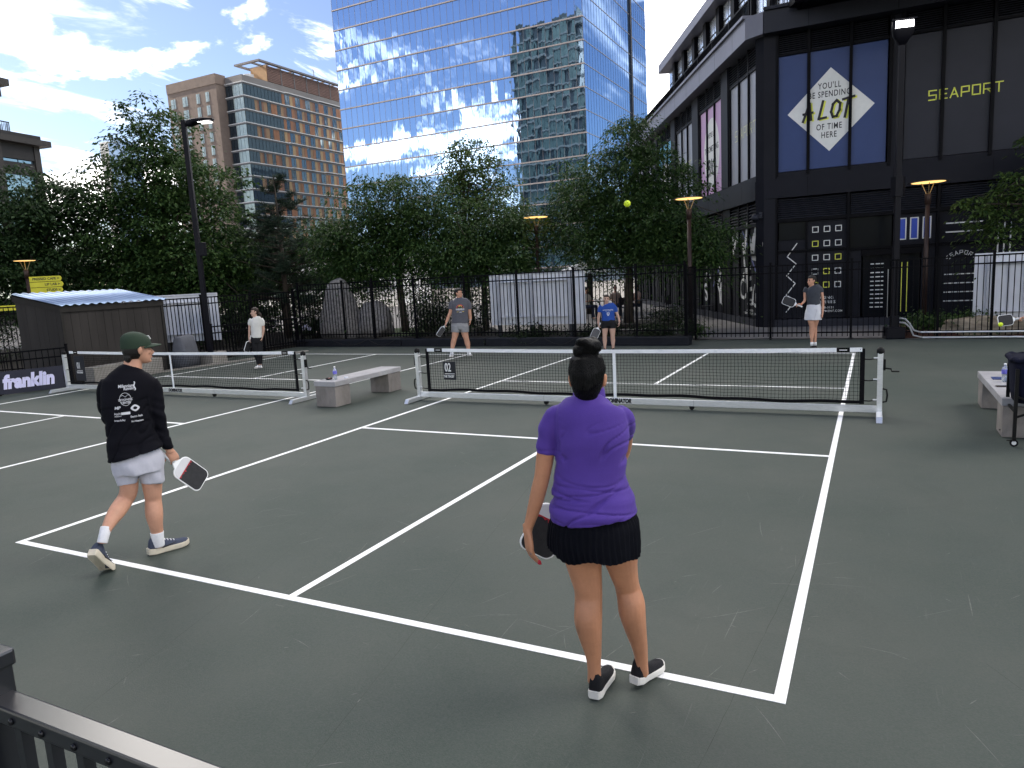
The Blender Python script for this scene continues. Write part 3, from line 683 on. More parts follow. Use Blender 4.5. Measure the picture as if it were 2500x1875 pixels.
# ------------------------------------------------------------------ fences
FBK = mk('fence_black', (.003, .003, .004), .55, .0, var=.15, vs_=3, spec=.06)
def fence(label, p0, p1, z0, z1, sp=.116, posts=None, post_w=.055, two=True, pk=.018, group=None, cap=True, over=.0):
    p0 = Vector((*p0, 0)); p1 = Vector((*p1, 0)); d = p1-p0; ln = d.length; e = d/ln; ang = math.atan2(e.y, e.x)
    t = thing('metal_fence', label, 'fence', p0, ang, group)
    pm = MB().box((0, 0, (z0+.05+z1)/2), (pk, pk, z1-z0-.05)).mesh('picket'); pm.materials.append(FBK)
    posts = posts or list(np.arange(0, ln+.01, 1.86))
    pmesh = MB().box((0, 0, (z0+z1+.06)/2-.02), (post_w, post_w, z1-z0+.10)).box((0, 0, z1+.06), (post_w+.014, post_w+.014, .025)).box((0, 0, z0+.006), (post_w*2.2, post_w*2.2, .012)).mesh('post'); pmesh.materials.append(FBK)
    for s in posts: ob('post', pmesh, None, t, (s, 0, 0))
    for z in ([z1-.02, z1-.20] if two else [z1-.02])+[z0+.15]:
        MB().box((ln/2, 0, z), (ln, .036, .034)).build('rail', FBK, t)
    n = int(ln/sp)
    for i in range(1, n):
        s = i*ln/n
        if all(abs(s-q) > .05 for q in posts): ob('picket', pm, None, t, (s+rnd.uniform(-.002, .002), 0, 0))
    return t
fence('tall black picket fence in front of the black corner building', (-.92, 9.56), (9.2, 9.56), .02, 1.90, posts=[0, 1.92, 3.80, 5.64, 6.70, 8.5, 10.1])
fence('long black picket fence standing on the low barrier behind the far baselines', (-14.0, 8.52), (-.92, 8.52), .22, 2.06, posts=[0, 1.9, 3.1, 4.7, 6.5, 8.25, 10.0, 11.76, 13.05])
fence('short return of black fence joining the barrier to the corner building fence', (-.92, 8.52), (-.92, 9.5), .10, 1.98)
fence('black picket fence along the side of the left court beside the pole', (-13.95, 2.7), (-14.0, 8.45), .02, 1.86)
fence('tall black picket fence behind the grey shed at the left edge', (-22.5, -3.5), (-15.6, 3.4), .02, 1.88)
fence('waist high black fence behind the girl in the white shirt', (-13.45, 4.35), (-13.3, 8.0), .02, 1.02, two=True)
lowf = fence('low black fence that carries the dark lettered banner', (-13.04, -.04), (-14.4, -3.6), .02, .93, posts=[0, 1.35, 2.7, 3.8])
nf = fence('black metal railing at the bottom left corner close to the camera', (-.6, -9.055), (1.455, -9.055), .0, 1.06, sp=.12, posts=[.0])
# near railing run with thicker top rail, bolts and capped post
t = thing('near_railing', 'black railing with bolts and a capped post nearest the camera', 'railing', (1.47, -9.05, 0))
NBK = mk('railing_paint', (.008, .0085, .012), .30, .0, var=.2, vs_=6, spec=.9)
MB().box((2.6, 0, 1.028), (5.2, .062, .045)).build('top_rail', NBK, t, bevel=.006)
MB().box((2.6, 0, .12), (5.2, .05, .04)).build('bottom_rail', NBK, t)
for i in range(1, 43):
    MB().box((i*.12-.035, 0, .56), (.026, .026, .90)).build('picket', NBK, t)
    MB().ell((i*.12-.015, -.033, 1.026), (.009, .006, .009), seg=10, ring=6).build('bolt', mk('bolt_black', (.02, .02, .022), .2, .6, var=0), t, smooth=True)
MB().box((-.03, 0, .56), (.075, .075, 1.12)).build('post', NBK, t, bevel=.004)
MB().box((-.03, 0, 1.135), (.09, .09, .045)).build('post_cap', NBK, t, bevel=.008)

# ------------------------------------------------------------------ low wrapped barrier blocks
BAR = mk('barrier_wrap', (.011, .012, .016), .6, 0, spec=.12, var=.25, vs_=2.5, bump=.35, bs=5)
for i, s in enumerate((-12.64, -9.67, -6.70, -3.73)):
    ln = 2.94
    t = thing('barrier_block', ['black wrapped barrier block at the boulder', 'black wrapped barrier block left of the man in the grey shirt', 'black wrapped barrier block behind the man in the grey shirt', 'black wrapped barrier block behind the girl in the blue shirt'][i], 'barrier', (s, 8.2, 0), 0, 'black barrier blocks under the fence')
    MB().box((ln/2, .17, .11), (ln, .34, .22)).build('block', BAR, t, bevel=.02)
    MB().box((ln/2, -.004, .03), (ln-.06, .012, .05)).build('skirt_fold', BAR, t)
t = thing('barrier_block', 'black wrapped barrier block curving towards the left court', 'barrier', (-12.66, 8.2, 0), math.pi-.02, 'black barrier blocks under the fence')
MB().box((.75, -.17, .11), (1.5, .34, .22)).build('block', BAR, t, bevel=.02)
for i, (a, b) in enumerate(((-12.4, -11.0), (-10.9, -9.9), (-5.9, -4.95), (-4.8, -3.9), (-3.7, -3.3))):
    pts = [(a+(b-a)*k/14, 8.185, .215-.17*math.sin(math.pi*k/14)) for k in range(15)]
    tag(MB().tube(pts, .009, 6).build('hanging_cable', mk('cable_black', (.01, .01, .01), .6, var=0), smooth=True), ['black cable sagging over the barrier at the boulder', 'black cable sagging over the barrier beside the boulder', 'black cable swag left of the girl in the blue shirt', 'black cable swag nearest the girl in the blue shirt', 'short black cable swag behind the purple shirt player'][i], 'cable', 'cables draped on the barrier')
# cable along the foot of the right fence
pts = [(-.9+i*.35, 9.44+.03*math.sin(i*1.7), .02+.012*abs(math.sin(i*2.3))) for i in range(14)]
tag(MB().tube(pts, .012, 6).build('ground_cable', mk('cable_black', (.01, .01, .01), .6, var=0), smooth=True), 'black cable lying along the foot of the right fence', 'cable')
# soil bed behind the fence
SOIL = mk('soil', (.022, .019, .015), .95, var=.4, vs_=9, bump=.8, bs=25)
def slab(name, poly, z0, z1, m):
    k = len(poly); return tag(MB().add([(x, y, z0) for x, y in poly]+[(x, y, z1) for x, y in poly], [tuple(range(k))[::-1], tuple(range(k, 2*k))]+[(i, (i+1) % k, k+(i+1) % k, k+i) for i in range(k)]).build(name, m), kind='structure')
slab('garden_bed', [(-14.2, 8.56), (-.98, 8.56), (-.98, 9.3), (-2.6, 10.6), (-7.5, 10.8), (-9, 13), (-14, 12)], -.01, .17, SOIL)
slab('garden_bed', [(-14.05, 2.6), (-14.05, 8.5), (-14.2, 12), (-24, 14), (-30, 4), (-23, -4), (-16, 3)], -.01, .10, SOIL)
slab('garden_bed', [(3.95, 9.75), (13, 9.75), (13, 12.2), (3.95, 12.2)], -.006, .16, mk('corten_bed', (.07, .03, .022), .8, var=.3, vs_=4, bump=.3))
slab('garden_bed', [(-5.2, 13.4), (-2.4, 13.8), (-2.8, 15.6), (-5.6, 15.4)], -.006, .14, SOIL)
slab('lawn', [(-13.5, 10.0), (-10.5, 10.0), (-10, 13.5), (-14, 13)], .0, .19, mk('grass_base', (.045, .075, .022), .9, var=.3, vs_=14, bump=.6, bs=50))

# ------------------------------------------------------------------ pickleball nets
ALU = mk('brushed_aluminium', (.72, .73, .74), .34, .75, var=.10, vs_=14, stretch=(1, 1, 6))
ALW = mk('white_powder_coat', (.72, .73, .74), .4, .1, var=.05, vs_=5)
RUB = mk('black_rubber', (.005, .005, .005), .5, var=0, spec=.15); TAPE = mk('vinyl_tape', (.78, .79, .80), .38, var=.05, vs_=20, bump=.9, bs=22); CORD = mk('net_cord', (.003, .003, .004), .8, var=0, spec=.05); BAND = mk('net_band', (.004, .004, .005), .7, spec=.1, var=.2, vs_=20, bump=.6, bs=30)
def net(cx, cy, label, num, court_name, sign_m, blackpanel=False, mirror=1):
    t = thing('pickleball_net', label, 'net', (cx, cy, 0))
    HP = 3.46; top = lambda x: .838+.028*(x/HP)**2; bot = lambda x: .175+.010*math.sin(x*2.1)+.006*math.sin(x*7+1)
    for s in (-1, 1):
        p = MB().box((s*HP, 0, .44), (.062, .075, .74)).build('post', ALU, t, bevel=.004)
        MB().lathe([(.0, .0), (.044, .0), (.046, .03), (.040, .058), (.02, .078), (0, .082)], (s*HP, 0, .80), 16).build('post_cap', RUB, p, smooth=True)
        mb = MB(); y0 = .40
        mb.add([(s*HP+dx, y, z) for dx in (-.034, .034) for y, z in ((-y0-.03, .004), (-y0+.02, .072), (y0-.02, .072), (y0+.03, .004))], [(0, 1, 2, 3), (7, 6, 5, 4), (0, 4, 5, 1), (1, 5, 6, 2), (2, 6, 7, 3), (3, 7, 4, 0)])
        mb.build('foot', ALU, t, bevel=.003)
        for z, sg in ((.73, 1), (.46, 1), (.20, 1)):
            MB().tube([(s*(HP-.03), -.01, z+.01), (s*(HP-.12), 0, z-.005), (s*(HP-.22), 0, z)], .008, 6).build('lashing', RUB, t, smooth=True)
            MB().box((s*(HP-.05), -.03, z+.02), (.05, .02, .014)).build('hook', ALW, t)
        hb = MB().tube([(s*(HP+.031), -.02, .36), (s*(HP+.075), -.02, .35), (s*(HP+.085), -.02, .28), (s*(HP+.075), -.02, .20), (s*(HP+.031), -.02, .19)], .011, 8); hb.build('carry_handle', RUB, t, smooth=True)
        cb = MB().box((s*(HP+.045), 0, .66), (.03, .05, .14)).build('winch', RUB, t, bevel=.006)
        if s == mirror: MB().tube([(s*(HP+.05), -.03, .62), (s*(HP+.12), -.05, .615), (s*(HP+.125), -.05, .585), (s*(HP+.21), -.05, .585)], .010, 8).build('crank', RUB, cb, smooth=True)
    bm = MB().box((0, 0, .095), (2*HP-.066, .05, .085)).build('base_beam', ALU, t, bevel=.004)
    MB().box((-1.15, -.001, .095), (.004, .053, .088)).box((1.15, -.001, .095), (.004, .053, .088)).build('beam_joint', mk('joint_grey', (.35, .35, .36), .5, var=0), bm)
    for x in (-1.12, 1.12): MB().tube([(x, -.02, .035), (x, .02, .035)], .035, 14).box((x, 0, .055), (.03, .03, .03)).build('caster', RUB, t, smooth=False)
    x0, x1 = -HP+.20, HP-.20; cd = MB(); n = int((x1-x0)/.047); jit = lambda a, b: .004*math.sin(a*9.1+b*17.7)
    for i in range(1, n):
        x = x0+(x1-x0)*i/n
        for k in range(5):
            za = bot(x)+(top(x)-bot(x))*k/5; zb_ = bot(x)+(top(x)-bot(x))*(k+1)/5
            cd.bar((x+jit(x, za), .0, za), (x+jit(x, zb_), 0, zb_), .0034, .0034)
    for k in range(1, 15):
        for i in range(0, n, 6):
            xa = x0+(x1-x0)*i/n; xb = x0+(x1-x0)*min(i+6, n)/n; f = lambda x: bot(x)+(top(x)-bot(x))*k/15+.003*math.sin(x*5+k)
            cd.bar((xa, .0, f(xa)), (xb, 0, f(xb)), .0034, .0034)
    cd.build('net_mesh', CORD, t, kind='stuff')
    def strip(name, m, xa, xb, zf, h, th, nn=60, y=0.0, par=t):
        mb = MB(); V = []
        for i in range(nn+1):
            x = xa+(xb-xa)*i/nn; wob = .003*math.sin(x*31)+.002*math.sin(x*83)
            V += [(x, y-th, zf(x)-h), (x, y-th-wob*.6, zf(x)-h/2), (x, y-th, zf(x)), (x, y+th, zf(x)), (x, y+th, zf(x)-h)]
        F = [(5*i+a, 5*i+5+a, 5*i+5+(a+1) % 5, 5*i+(a+1) % 5) for i in range(nn) for a in range(5)]
        return mb.add(V, F).build(name, m, par, smooth=False)
    tp = strip('top_tape', TAPE, x0+.30, x1-.30, lambda x: top(x)+.012, .052, .007, 90)
    strip('top_tape', TAPE, x0+.005, x0+.145, lambda x: top(x)+.012, .052, .007, 6); strip('top_tape', TAPE, x1-.145, x1-.005, lambda x: top(x)+.012, .052, .007, 6)
    for a, b in ((x0+.147, x0+.298), (x1-.298, x1-.147)):
        st = strip('logo_strap', BAND, a, b, lambda x: top(x)+.014, .056, .008, 4)
        MB().box(((a+b)/2, -.0095, top(a)-.014), (.09, .002, .010)).build('logo_stripe', VWHITE, st)
    strip('bottom_band', BAND, x0, x1, lambda x: bot(x)+.025, .04, .005, 90)
    for s, xx in ((-1, x0), (1, x1)):
        MB().bar((xx-s*.0, 0, bot(xx)-.02), (xx, 0, top(xx)), .055, .012, up=(0, 1, 0)).build('side_band', BAND, t)
    MB().bar((.0, -.012, .12), (0, -.012, top(0)+.012), .045, .004, up=(0, 1, 0)).build('center_strap', TAPE, t)
    MB().box((0, -.018, top(0)-.20), (.05, .006, .016)).build('strap_buckle', ALW, t)
    lettering('DOMINATOR', .085, VINK, bm, (.05, -.0265, .095), (1, 0, 0), (0, 0, 1), bold=.006, depth=.002, xs=.75, shear=.2)
    if num == '02':
        xs_ = -2.83; sg = MB().box((xs_, -.018, .505), (.235, .006, .30)).build('court_sign', sign_m, t)
    else:
        xs_ = -2.93; sg = MB().box((xs_, -.016, .50), (.34, .006, .54)).build('court_sign', sign_m, t)
    lettering(num, .195, VWHITE, sg, (xs_-.03, -.0225, .555), (1, 0, 0), (0, 0, 1), bold=.004, depth=.002, xs=.62)
    MB().box((xs_, -.0225, .455), (.19, .002, .010)).build('sign_rule', VWHITE, sg)
    lettering(court_name, .055, VWHITE, sg, (xs_-.015, -.0225, .41), (1, 0, 0), (0, 0, 1), bold=.0015, depth=.002, xs=.65)
    return t
SIGNK = mk('sign_black', (.012, .013, .017), .5, var=.1)
net(0, 0.0, 'portable net with the 02 sign across the near court', '02', 'THE TINGEY', SIGNK)
net(-9.05, -.42, 'portable net with the 01 sign across the left court', '01', 'THE LEGEND', SIGNK)

# ------------------------------------------------------------------ concrete benches and what lies on them
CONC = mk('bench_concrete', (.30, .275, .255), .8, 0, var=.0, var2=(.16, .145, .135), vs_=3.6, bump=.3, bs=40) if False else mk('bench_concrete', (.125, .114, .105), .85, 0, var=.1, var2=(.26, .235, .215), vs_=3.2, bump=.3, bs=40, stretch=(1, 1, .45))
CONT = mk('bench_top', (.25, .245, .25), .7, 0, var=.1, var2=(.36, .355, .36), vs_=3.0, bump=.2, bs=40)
def bench(loc, ln, label, rz=0):
    t = thing('concrete_bench', label, 'bench', loc, rz)
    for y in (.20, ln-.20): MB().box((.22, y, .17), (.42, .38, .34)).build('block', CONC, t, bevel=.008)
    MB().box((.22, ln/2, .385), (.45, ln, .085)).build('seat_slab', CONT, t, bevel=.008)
    return t
bench((-4.94, -.92, 0), 1.86, 'grey concrete bench between the two nets')
bench((4.62, -.88, 0), 2.05, 'grey concrete bench at the right edge behind the ball cart')
CLR = mk('bottle_plastic', (.74, .79, .84), .12, 0, var=.05, spec=.6, trans=.75); LAB = mk('bottle_label', (.16, .15, .55), .4, var=.15, vs_=30); CAPW = mk('bottle_cap', (.85, .85, .85), .4, var=0)
def bottle(loc, label, k=1.0):
    t = thing('water_bottle', label, 'bottle', loc)
    MB().lathe([(.0, 0), (.028, 0), (.032, .008), (.030, .03), (.032, .05), (.030, .07), (.032, .09), (.033, .10), (.033, .15), (.026, .178), (.014, .195), (.012, .205), (0, .205)], seg=16).build('body', CLR, t, smooth=True)
    MB().lathe([(.0335, .098), (.0345, .10), (.0345, .148), (.0335, .15)], seg=16).build('label_band', LAB, t, smooth=True)
    MB().lathe([(.0, .203), (.0145, .203), (.0145, .225), (0, .226)], seg=12).build('cap', CAPW, t, smooth=True)
bottle((-4.66, -.70, .428), 'clear water bottle with purple label on the bench between the nets')
bottle((4.79, .27, .428), 'clear water bottle with blue label on the right hand bench')
t = thing('snack_bowl', 'dark shallow bowl of small things beside the bottle on the bench', 'bowl', (-4.80, -.70, .428))
MB().lathe([(.0, 0), (.045, 0), (.068, .028), (.064, .028), (.042, .006), (0, .006)], seg=18).build('dish', RUB, t, smooth=True)
MB().ell((.01, 0, .018), (.03, .022, .014)).build('contents', mk('pinkish_snack', (.42, .20, .18), .6, var=.4, vs_=40), t, smooth=True)
tag(MB((0, 0, 0)).lathe([(.0, 0), (.035, 0), (.037, .018), (0, .022)], (-4.60, -.50, .428), 16).build('white_tin', mk('white_tin', (.6, .62, .68), .3, .3, var=.1), smooth=True), 'small pale tin lying on the bench behind the bottle', 'tin')
t = thing('drink_cup', 'pale blue drink cup on the right bench beside the cart', 'cup', (4.88, .06, .428))
MB().lathe([(.0, 0), (.034, 0), (.042, .13), (0, .13)], seg=18).build('cup', mk('blue_cup', (.30, .62, .70), .3, 0, var=.1, trans=.3), t, smooth=True)
MB().lathe([(.0, .13), (.045, .13), (.045, .142), (0, .145)], seg=18).build('lid', CLR, t, smooth=True)
def phone(loc, rz, m, label):
    t = thing('mobile_phone', label, 'phone', loc, rz)
    MB().box((0, 0, .005), (.15, .074, .010)).build('case', m, t, bevel=.004); MB().box((0, 0, .0105), (.142, .067, .001)).build('screen', DGL, t)
phone((4.73, -.10, .428), .1, mk('phone_bronze', (.12, .09, .08), .3, .4, var=0), 'bronze mobile phone lying on the right bench nearer the bottle')
phone((4.79, -.44, .428), .05, RUB, 'black mobile phone lying on the right bench nearest the cart')
tag(MB().box((4.76, .52, .433), (.13, .19, .008)).build('blue_card', mk('card_navy', (.03, .05, .15), .5, var=.1)), 'small navy card lying on the right bench behind the bottle', 'card')
# ball cart at the right edge
NAVY = mk('navy_canvas', (.006, .007, .018), .8, spec=.1, var=.25, vs_=6, bump=.5, bs=18)
t = thing('ball_cart', 'black wheeled ball cart with a navy bag cut off by the right edge', 'cart', (4.68, -1.28, 0))
cb = .50
for x in (0, cb):
    for y in (0, cb):
        MB().bar((x, y, .09), (x, y, .80), .032, .032).build('leg', RUB, t, bevel=.003)
        w_ = MB().tube([(x, y-.012, .038), (x, y+.012, .038)], .038, 16).build('wheel', RUB, t)
        MB().tube([(x, y-.0135, .038), (x, y+.0135, .038)], .021, 12).build('hub', mk('caster_white', (.6, .6, .6), .4, var=0), w_)
        MB().box((x, y, .075), (.034, .05, .035)).box((x-.04, y+.0, .062), (.05, .022, .008)).build('fork', RUB, t)
    MB().bar((x, 0, .36), (x, cb, .36), .022, .022).build('cross_bar', RUB, t)
for y in (0, cb): MB().bar((0, y, .30), (cb, y, .52), .02, .02).bar((0, y, .52), (cb, y, .30), .018, .018).build('scissor_brace', RUB, t)
MB().loft([(cb/2, cb/2, .44, .24, .24), (cb/2, cb/2, .56, .26, .26), (cb/2, cb/2, .74, .27, .27), (cb/2, cb/2, .86, .285, .285), (cb/2, cb/2, .90, .28, .28)], seg=28, p=5).build('bag', NAVY, t, smooth=True)
MB().tube([(cb/2+.285*math.copysign(abs(math.cos(a))**.4, math.cos(a)), cb/2+.285*math.copysign(abs(math.sin(a))**.4, math.sin(a)), .885+.01*math.sin(a*9)) for a in [2*math.pi*k/40 for k in range(41)]], .028, 8).build('bag_rim', NAVY, t, smooth=True)
lettering('ocean', .085, VWHITE, t, (cb/2-.02, -.028, .585), (1, 0, 0), (0, 0, 1), bold=.004, depth=.002)
mb = MB(); mb.prism([(-.10, 0), (-.03, .075), (.02, .03), (.05, .06), (.10, 0)], (cb/2-.08, -.026, .63), (1, 0, 0), (0, 0, 1), -.002); mb.build('bag_emblem', VWHITE, t)

# ------------------------------------------------------------------ shed, ledge, banners
SH = mk('shed_siding', (.034, .031, .029), .8, 0, spec=.1, var=.22, vs_=2.2, stretch=(1, 1, .15), bump=.2, bs=60); SHT = mk('shed_trim', (.026, .024, .022), .7, spec=.1, var=.15)
t = thing('garden_shed', 'dark grey boarded shed with a shiny corrugated metal roof', 'shed', (-13.42, .20, 0))
LY, LX = 2.62, 1.75; zt = lambda x: 1.80+.30*(-x/LX)
MB().box2((-LX+.02, .02, -.02), (-.02, LY-.02, 1.74)).build('inner_wall', SHT, t)
nb2 = 13
for i in range(nb2):
    a, b = i*LY/nb2, (i+1)*LY/nb2
    MB().box2((-.02, a+.003, 0), (.012+.003*(i % 2), b-.003, 1.76)).build('siding_board', SH, t)
for i in range(9):
    a, b = -(i+1)*LX/9, -i*LX/9
    mb = MB(); mb.add([(x, y, z) for y in (-.012-.002*(i % 2), .02) for x, z in ((a+.003, 0), (b-.003, 0), (b-.003, zt(b)-.04), (a+.003, zt(a)-.04))], [(0, 1, 2, 3), (7, 6, 5, 4), (0, 4, 5, 1), (1, 5, 6, 2), (2, 6, 7, 3), (3, 7, 4, 0)]); mb.build('siding_board', SH, t)
MB().box2((-.02, -.05, 1.70), (.05, LY+.05, 1.84)).build('fascia', SHT, t)
MB().bar((.05, -.03, 1.77), (-LX-.05, -.03, 2.07), .035, .14).build('fascia', SHT, t)
for y, x in ((-.01, .005), (LY, .005)): MB().box((x+.012, y, .86), (.05, .06, 1.72)).build('corner_trim', SHT, t)
mb = MB(); V = []; n = 84
for i in range(n+1):
    y = -.12+(LY+.24)*i/n; dz = .018*math.cos(i*math.pi/3)
    V += [(.10, y, 1.865+dz), (-LX-.12, y, 2.195+dz), (-LX-.12, y, 2.188+dz), (.10, y, 1.858+dz)]
mb.add(V, [(4*i, 4*i+1, 4*i+5, 4*i+4) for i in range(n)]+[(4*i+2, 4*i+3, 4*i+7, 4*i+6) for i in range(n)]+[(4*i+3, 4*i, 4*i+4, 4*i+7) for i in range(n)])
mb.build('corrugated_roof', mk('galvanised_roof', (.20, .27, .40), .36, .9, var=.12, vs_=2.5, stretch=(.1, 1, 1)), t, smooth=True)
LED = mk('ledge_concrete', (.17, .16, .145), .85, var=.1, var2=(.27, .255, .23), vs_=2.2, bump=.3)
slab('concrete_kerb', [(-13.12, 2.3), (-12.98, 2.3), (-12.25, 6.9), (-12.39, 6.9)], -.008, .035, LED)
t = thing('concrete_ledge', 'low pale concrete ledge seen through the left net', 'ledge', (-13.0, 1.3, 0), .12); MB().box((0, 0, .20), (.34, 2.0, .40)).build('block', LED, t, bevel=.01)
t = thing('concrete_footing', 'square pale concrete footing at the foot of the left light pole', 'footing', (-13.18, 4.10, 0)); MB().box((0, 0, .16), (.52, .52, .32)).build('block', LED, t, bevel=.02)
# grey cloth covered drying roller
GRC = mk('grey_canvas', (.075, .08, .095), .8, var=.12, vs_=4, bump=.5, bs=9)
t = thing('court_dryer', 'grey canvas covered court dryer standing beside the shed', 'equipment', (-13.32, 3.32, 0), math.radians(-62))
MB().loft([(0, 0, .0, .46, .24), (0, 0, .30, .45, .22), (0, 0, .62, .435, .17), (0, 0, .80, .42, .12), (0, 0, .86, .40, .06)], seg=24, p=6).build('canvas_cover', GRC, t, smooth=True)
lettering('APTR', .18, mk('dark_print', (.03, .032, .045), .6, var=0), t, (0, -.150, .76), (1, 0, 0), (0, .25, 1), bold=.008, depth=.002, xs=.9)
lettering('DRY COURTS FASTER', .055, mk('dark_print', (.03, .032, .045), .6, var=0), t, (0, -.185, .60), (1, 0, 0), (0, .2, 1), bold=.002, depth=.002)
# lettered banner on the low fence (local x runs along the fence)
ang = math.atan2(-3.56, -1.36)
t = thing('fence_banner', 'dark banner with white franklin lettering tied to the low fence', 'banner', (-13.04, -.04, 0), ang)
mb = MB(); V = []
for i in range(25):
    x = .10+1.36*i/24; wv = .006*math.sin(i*1.1)
    V += [(x, .035+wv, .02), (x, .035+wv*.4, .52), (x, .030+wv*.4, .52), (x, .030+wv, .02)]
mb.add(V, [(4*i+a, 4*i+4+a, 4*i+4+(a+1) % 4, 4*i+(a+1) % 4) for i in range(24) for a in range(4)]+[(0, 1, 2, 3), (99, 98, 97, 96)]); mb.build('banner_cloth', mk('banner_navy', (.018, .019, .032), .6, var=.12, vs_=3, bump=.2, bs=6), t)
lettering('franklin', .40, mk('banner_print', (.58, .57, .78), .5, var=.05), t, (.80, .044, .27), (-1, 0, 0), (0, 0, 1), bold=.022, depth=.003, xs=.80, shear=.15)

# ------------------------------------------------------------------ white sign backs behind the fence
PAN_W = mk('white_panel', (.60, .61, .65), .5, .1, var=.05, vs_=1.5); PAN_G = mk('panel_strut', (.40, .41, .45), .5, .2, var=.08); PLEG = mk('panel_leg', (.02, .02, .025), .6, var=0)
def signback(loc, rz, label, W_=3.06, z0=.52, z1=2.04):
    t = thing('sign_back', label, 'sign', loc, rz, 'white sign backs')
    MB().box((W_/2, .05, (z0+z1)/2), (W_, .04, z1-z0)).build('panel_sheet', PAN_W, t)
    MB().box((W_/2, .0, z1-.01), (W_, .07, .03)).build('top_flange', PAN_W, t)
    for i, x in enumerate((.30, 1.38, W_-.42)):
        MB().box((x, -.01, (z0+z1)/2), (.11, .10, z1-z0-.1)).build('strut', PAN_G, t); MB().box((x, .0, z0/2), (.10, .10, z0)).build('leg', PLEG, t)
    for a, b in ((.38, 1.30), (1.46, W_-.50)):
        for z in (z0+.24, z1-.24): MB().box(((a+b)/2, -.02, z), (b-a, .10, .025)).build('shelf_rail', PAN_W, t)
        nr = 2
        for k in range(1, nr+1): MB().box((a+(b-a)*k/(nr+1), .012, (z0+z1)/2), (.035, .035, z1-z0-.5)).build('rib', PAN_G, t)
signback((-7.06, 9.30, .17), 0, 'white sign back behind the fence right of the man in the grey shirt', z0=.35, z1=1.87)
signback((5.50, 10.40, .16), 0, 'white sign back behind the fence at the right edge', z0=.15, z1=1.76)
signback((-17.4, 4.35, .0), math.radians(27), 'white sign back half hidden behind the grey shed', z0=.5, z1=1.95)

# ------------------------------------------------------------------ lamps
POLEM = mk('pole_black', (.004, .004, .007), .45, 0, var=.15, vs_=2, spec=.12); COR = mk('pole_bronze', (.030, .017, .014), .5, .2, var=.2, vs_=3)
GLOW = mk('lamp_glow', (.9, .6, .25), .5, var=0, emit=(1.0, .60, .20), es=.36); LED_ = mk('led_white', (.9, .9, .9), .4, var=0, emit=(1, .98, .95), es=3.0)
def parklamp(loc, h, label, r=.55, z0=0, tilt=0.0):
    t = thing('park_lamp', label, 'lamp', (loc[0], loc[1], z0), 0, 'disc topped park lamps'); h -= z0
    MB().tube([(0, 0, 0), (0, 0, h-.42)], [.062, .055], 12).build('pole', COR, t, smooth=True)
    MB().tube([(0, 0, h-.55), (0, 0, h-.30), (0, 0, h-.28)], [.075, .075, .05], 12).build('collar', COR, t, smooth=True)
    for k in range(3):
        a = 2*math.pi*k/3+.6; MB().tube([(.03*math.cos(a), .03*math.sin(a), h-.32), (.16*math.cos(a), .16*math.sin(a), h-.02)], .010, 6).build('strut', GLOW if k == 9 else mk('lamp_brass', (.30, .24, .14), .4, .6, var=0), t)
    MB().lathe([(.0, .020), (.12, .020), (r-.02, .008), (r, .0), (r-.02, -.004), (.0, -.004)], (0, 0, h), 32).build('disc', mk('lamp_disc', (.10, .085, .07), .5, .2, var=.1), t, smooth=True)
    MB().lathe([(.0, -.018), (r*.80, -.010), (r*.82, -.006), (0, -.006)], (0, 0, h), 32).build('light', GLOW, t, smooth=True)
    return t
parklamp((4.54, 11.45), 3.77, 'disc topped park lamp in front of the black building at the right', .47)
parklamp((-6.85, 12.46), 3.89, 'disc topped park lamp rising between the middle trees', .50)
parklamp((-1.20, 10.2), 3.82, 'disc topped park lamp at the left end of the black building', .44)
parklamp((-20.2, 3.4), 3.25, 'wide disc topped park lamp carrying yellow signs at the left edge', .36)
# flood lights
t = thing('flood_light_pole', 'tall black light pole with a flat lit head beside the shed', 'light pole', (-13.18, 4.02, 0), math.radians(25))
MB().bar((0, 0, .30), (0, 0, 6.55), .12, .12).build('pole', POLEM, t, bevel=.01); MB().box((0, 0, .31), (.26, .26, .03)).build('base_plate', POLEM, t)
MB().box((.13, -.02, 3.15), (.16, .14, .36)).build('control_box', POLEM, t, bevel=.01)
hd = MB(); hd.loft([(.05, 0, 6.42, .03, .07), (.16, 0, 6.46, .10, .09), (.34, 0, 6.50, .065, .17), (.62, 0, 6.52, .045, .17), (.80, 0, 6.53, .018, .10)], seg=16, ref=(0, 0, 1), p=3).build('head', POLEM, t, smooth=True)
mb = MB(); mb.prism([(.30, -.12), (.62, -.13), (.76, -.06), (.76, .06), (.62, .13), (.30, .12)], (0, 0, 6.462), (1, 0, 0), (0, 1, 0), -.006); mb.build('lamp_panel', LED_, t)
t = thing('flood_light_pole', 'tall black light pole with a bright ribbed lamp before the blue diamond graphic', 'light pole', (3.82, 9.64, 0), math.radians(15))
MB().box((0, 0, .14), (.42, .36, .28)).build('base_block', POLEM, t, bevel=.02); MB().box((0, -.02, .40), (.18, .16, .30)).build('junction_box', POLEM, t, bevel=.01)
MB().bar((0, 0, .2), (0, 0, 6.75), .125, .125).build('pole', POLEM, t, bevel=.01); MB().loft([(0, 0, 3.35, .16, .13), (0, 0, 3.80, .16, .13)], seg=6).build('control_box', POLEM, t)
MB().loft([(0, 0, 6.72, .07, .07), (0, -.02, 6.92, .20, .10), (0, -.06, 7.05, .24, .10), (0, -.10, 7.22, .25, .06)], seg=20, p=4).build('head', POLEM, t, smooth=True)
for k in range(7): MB().bar((-.165+k*.055, -.165, 7.06), (-.165+k*.055, -.165, 7.20), .042, .02).build('lamp_tube', LED_, t)
MB().bar((-.26, -.17, 7.235), (.26, -.17, 7.235), .06, .02).build('visor', POLEM, t)
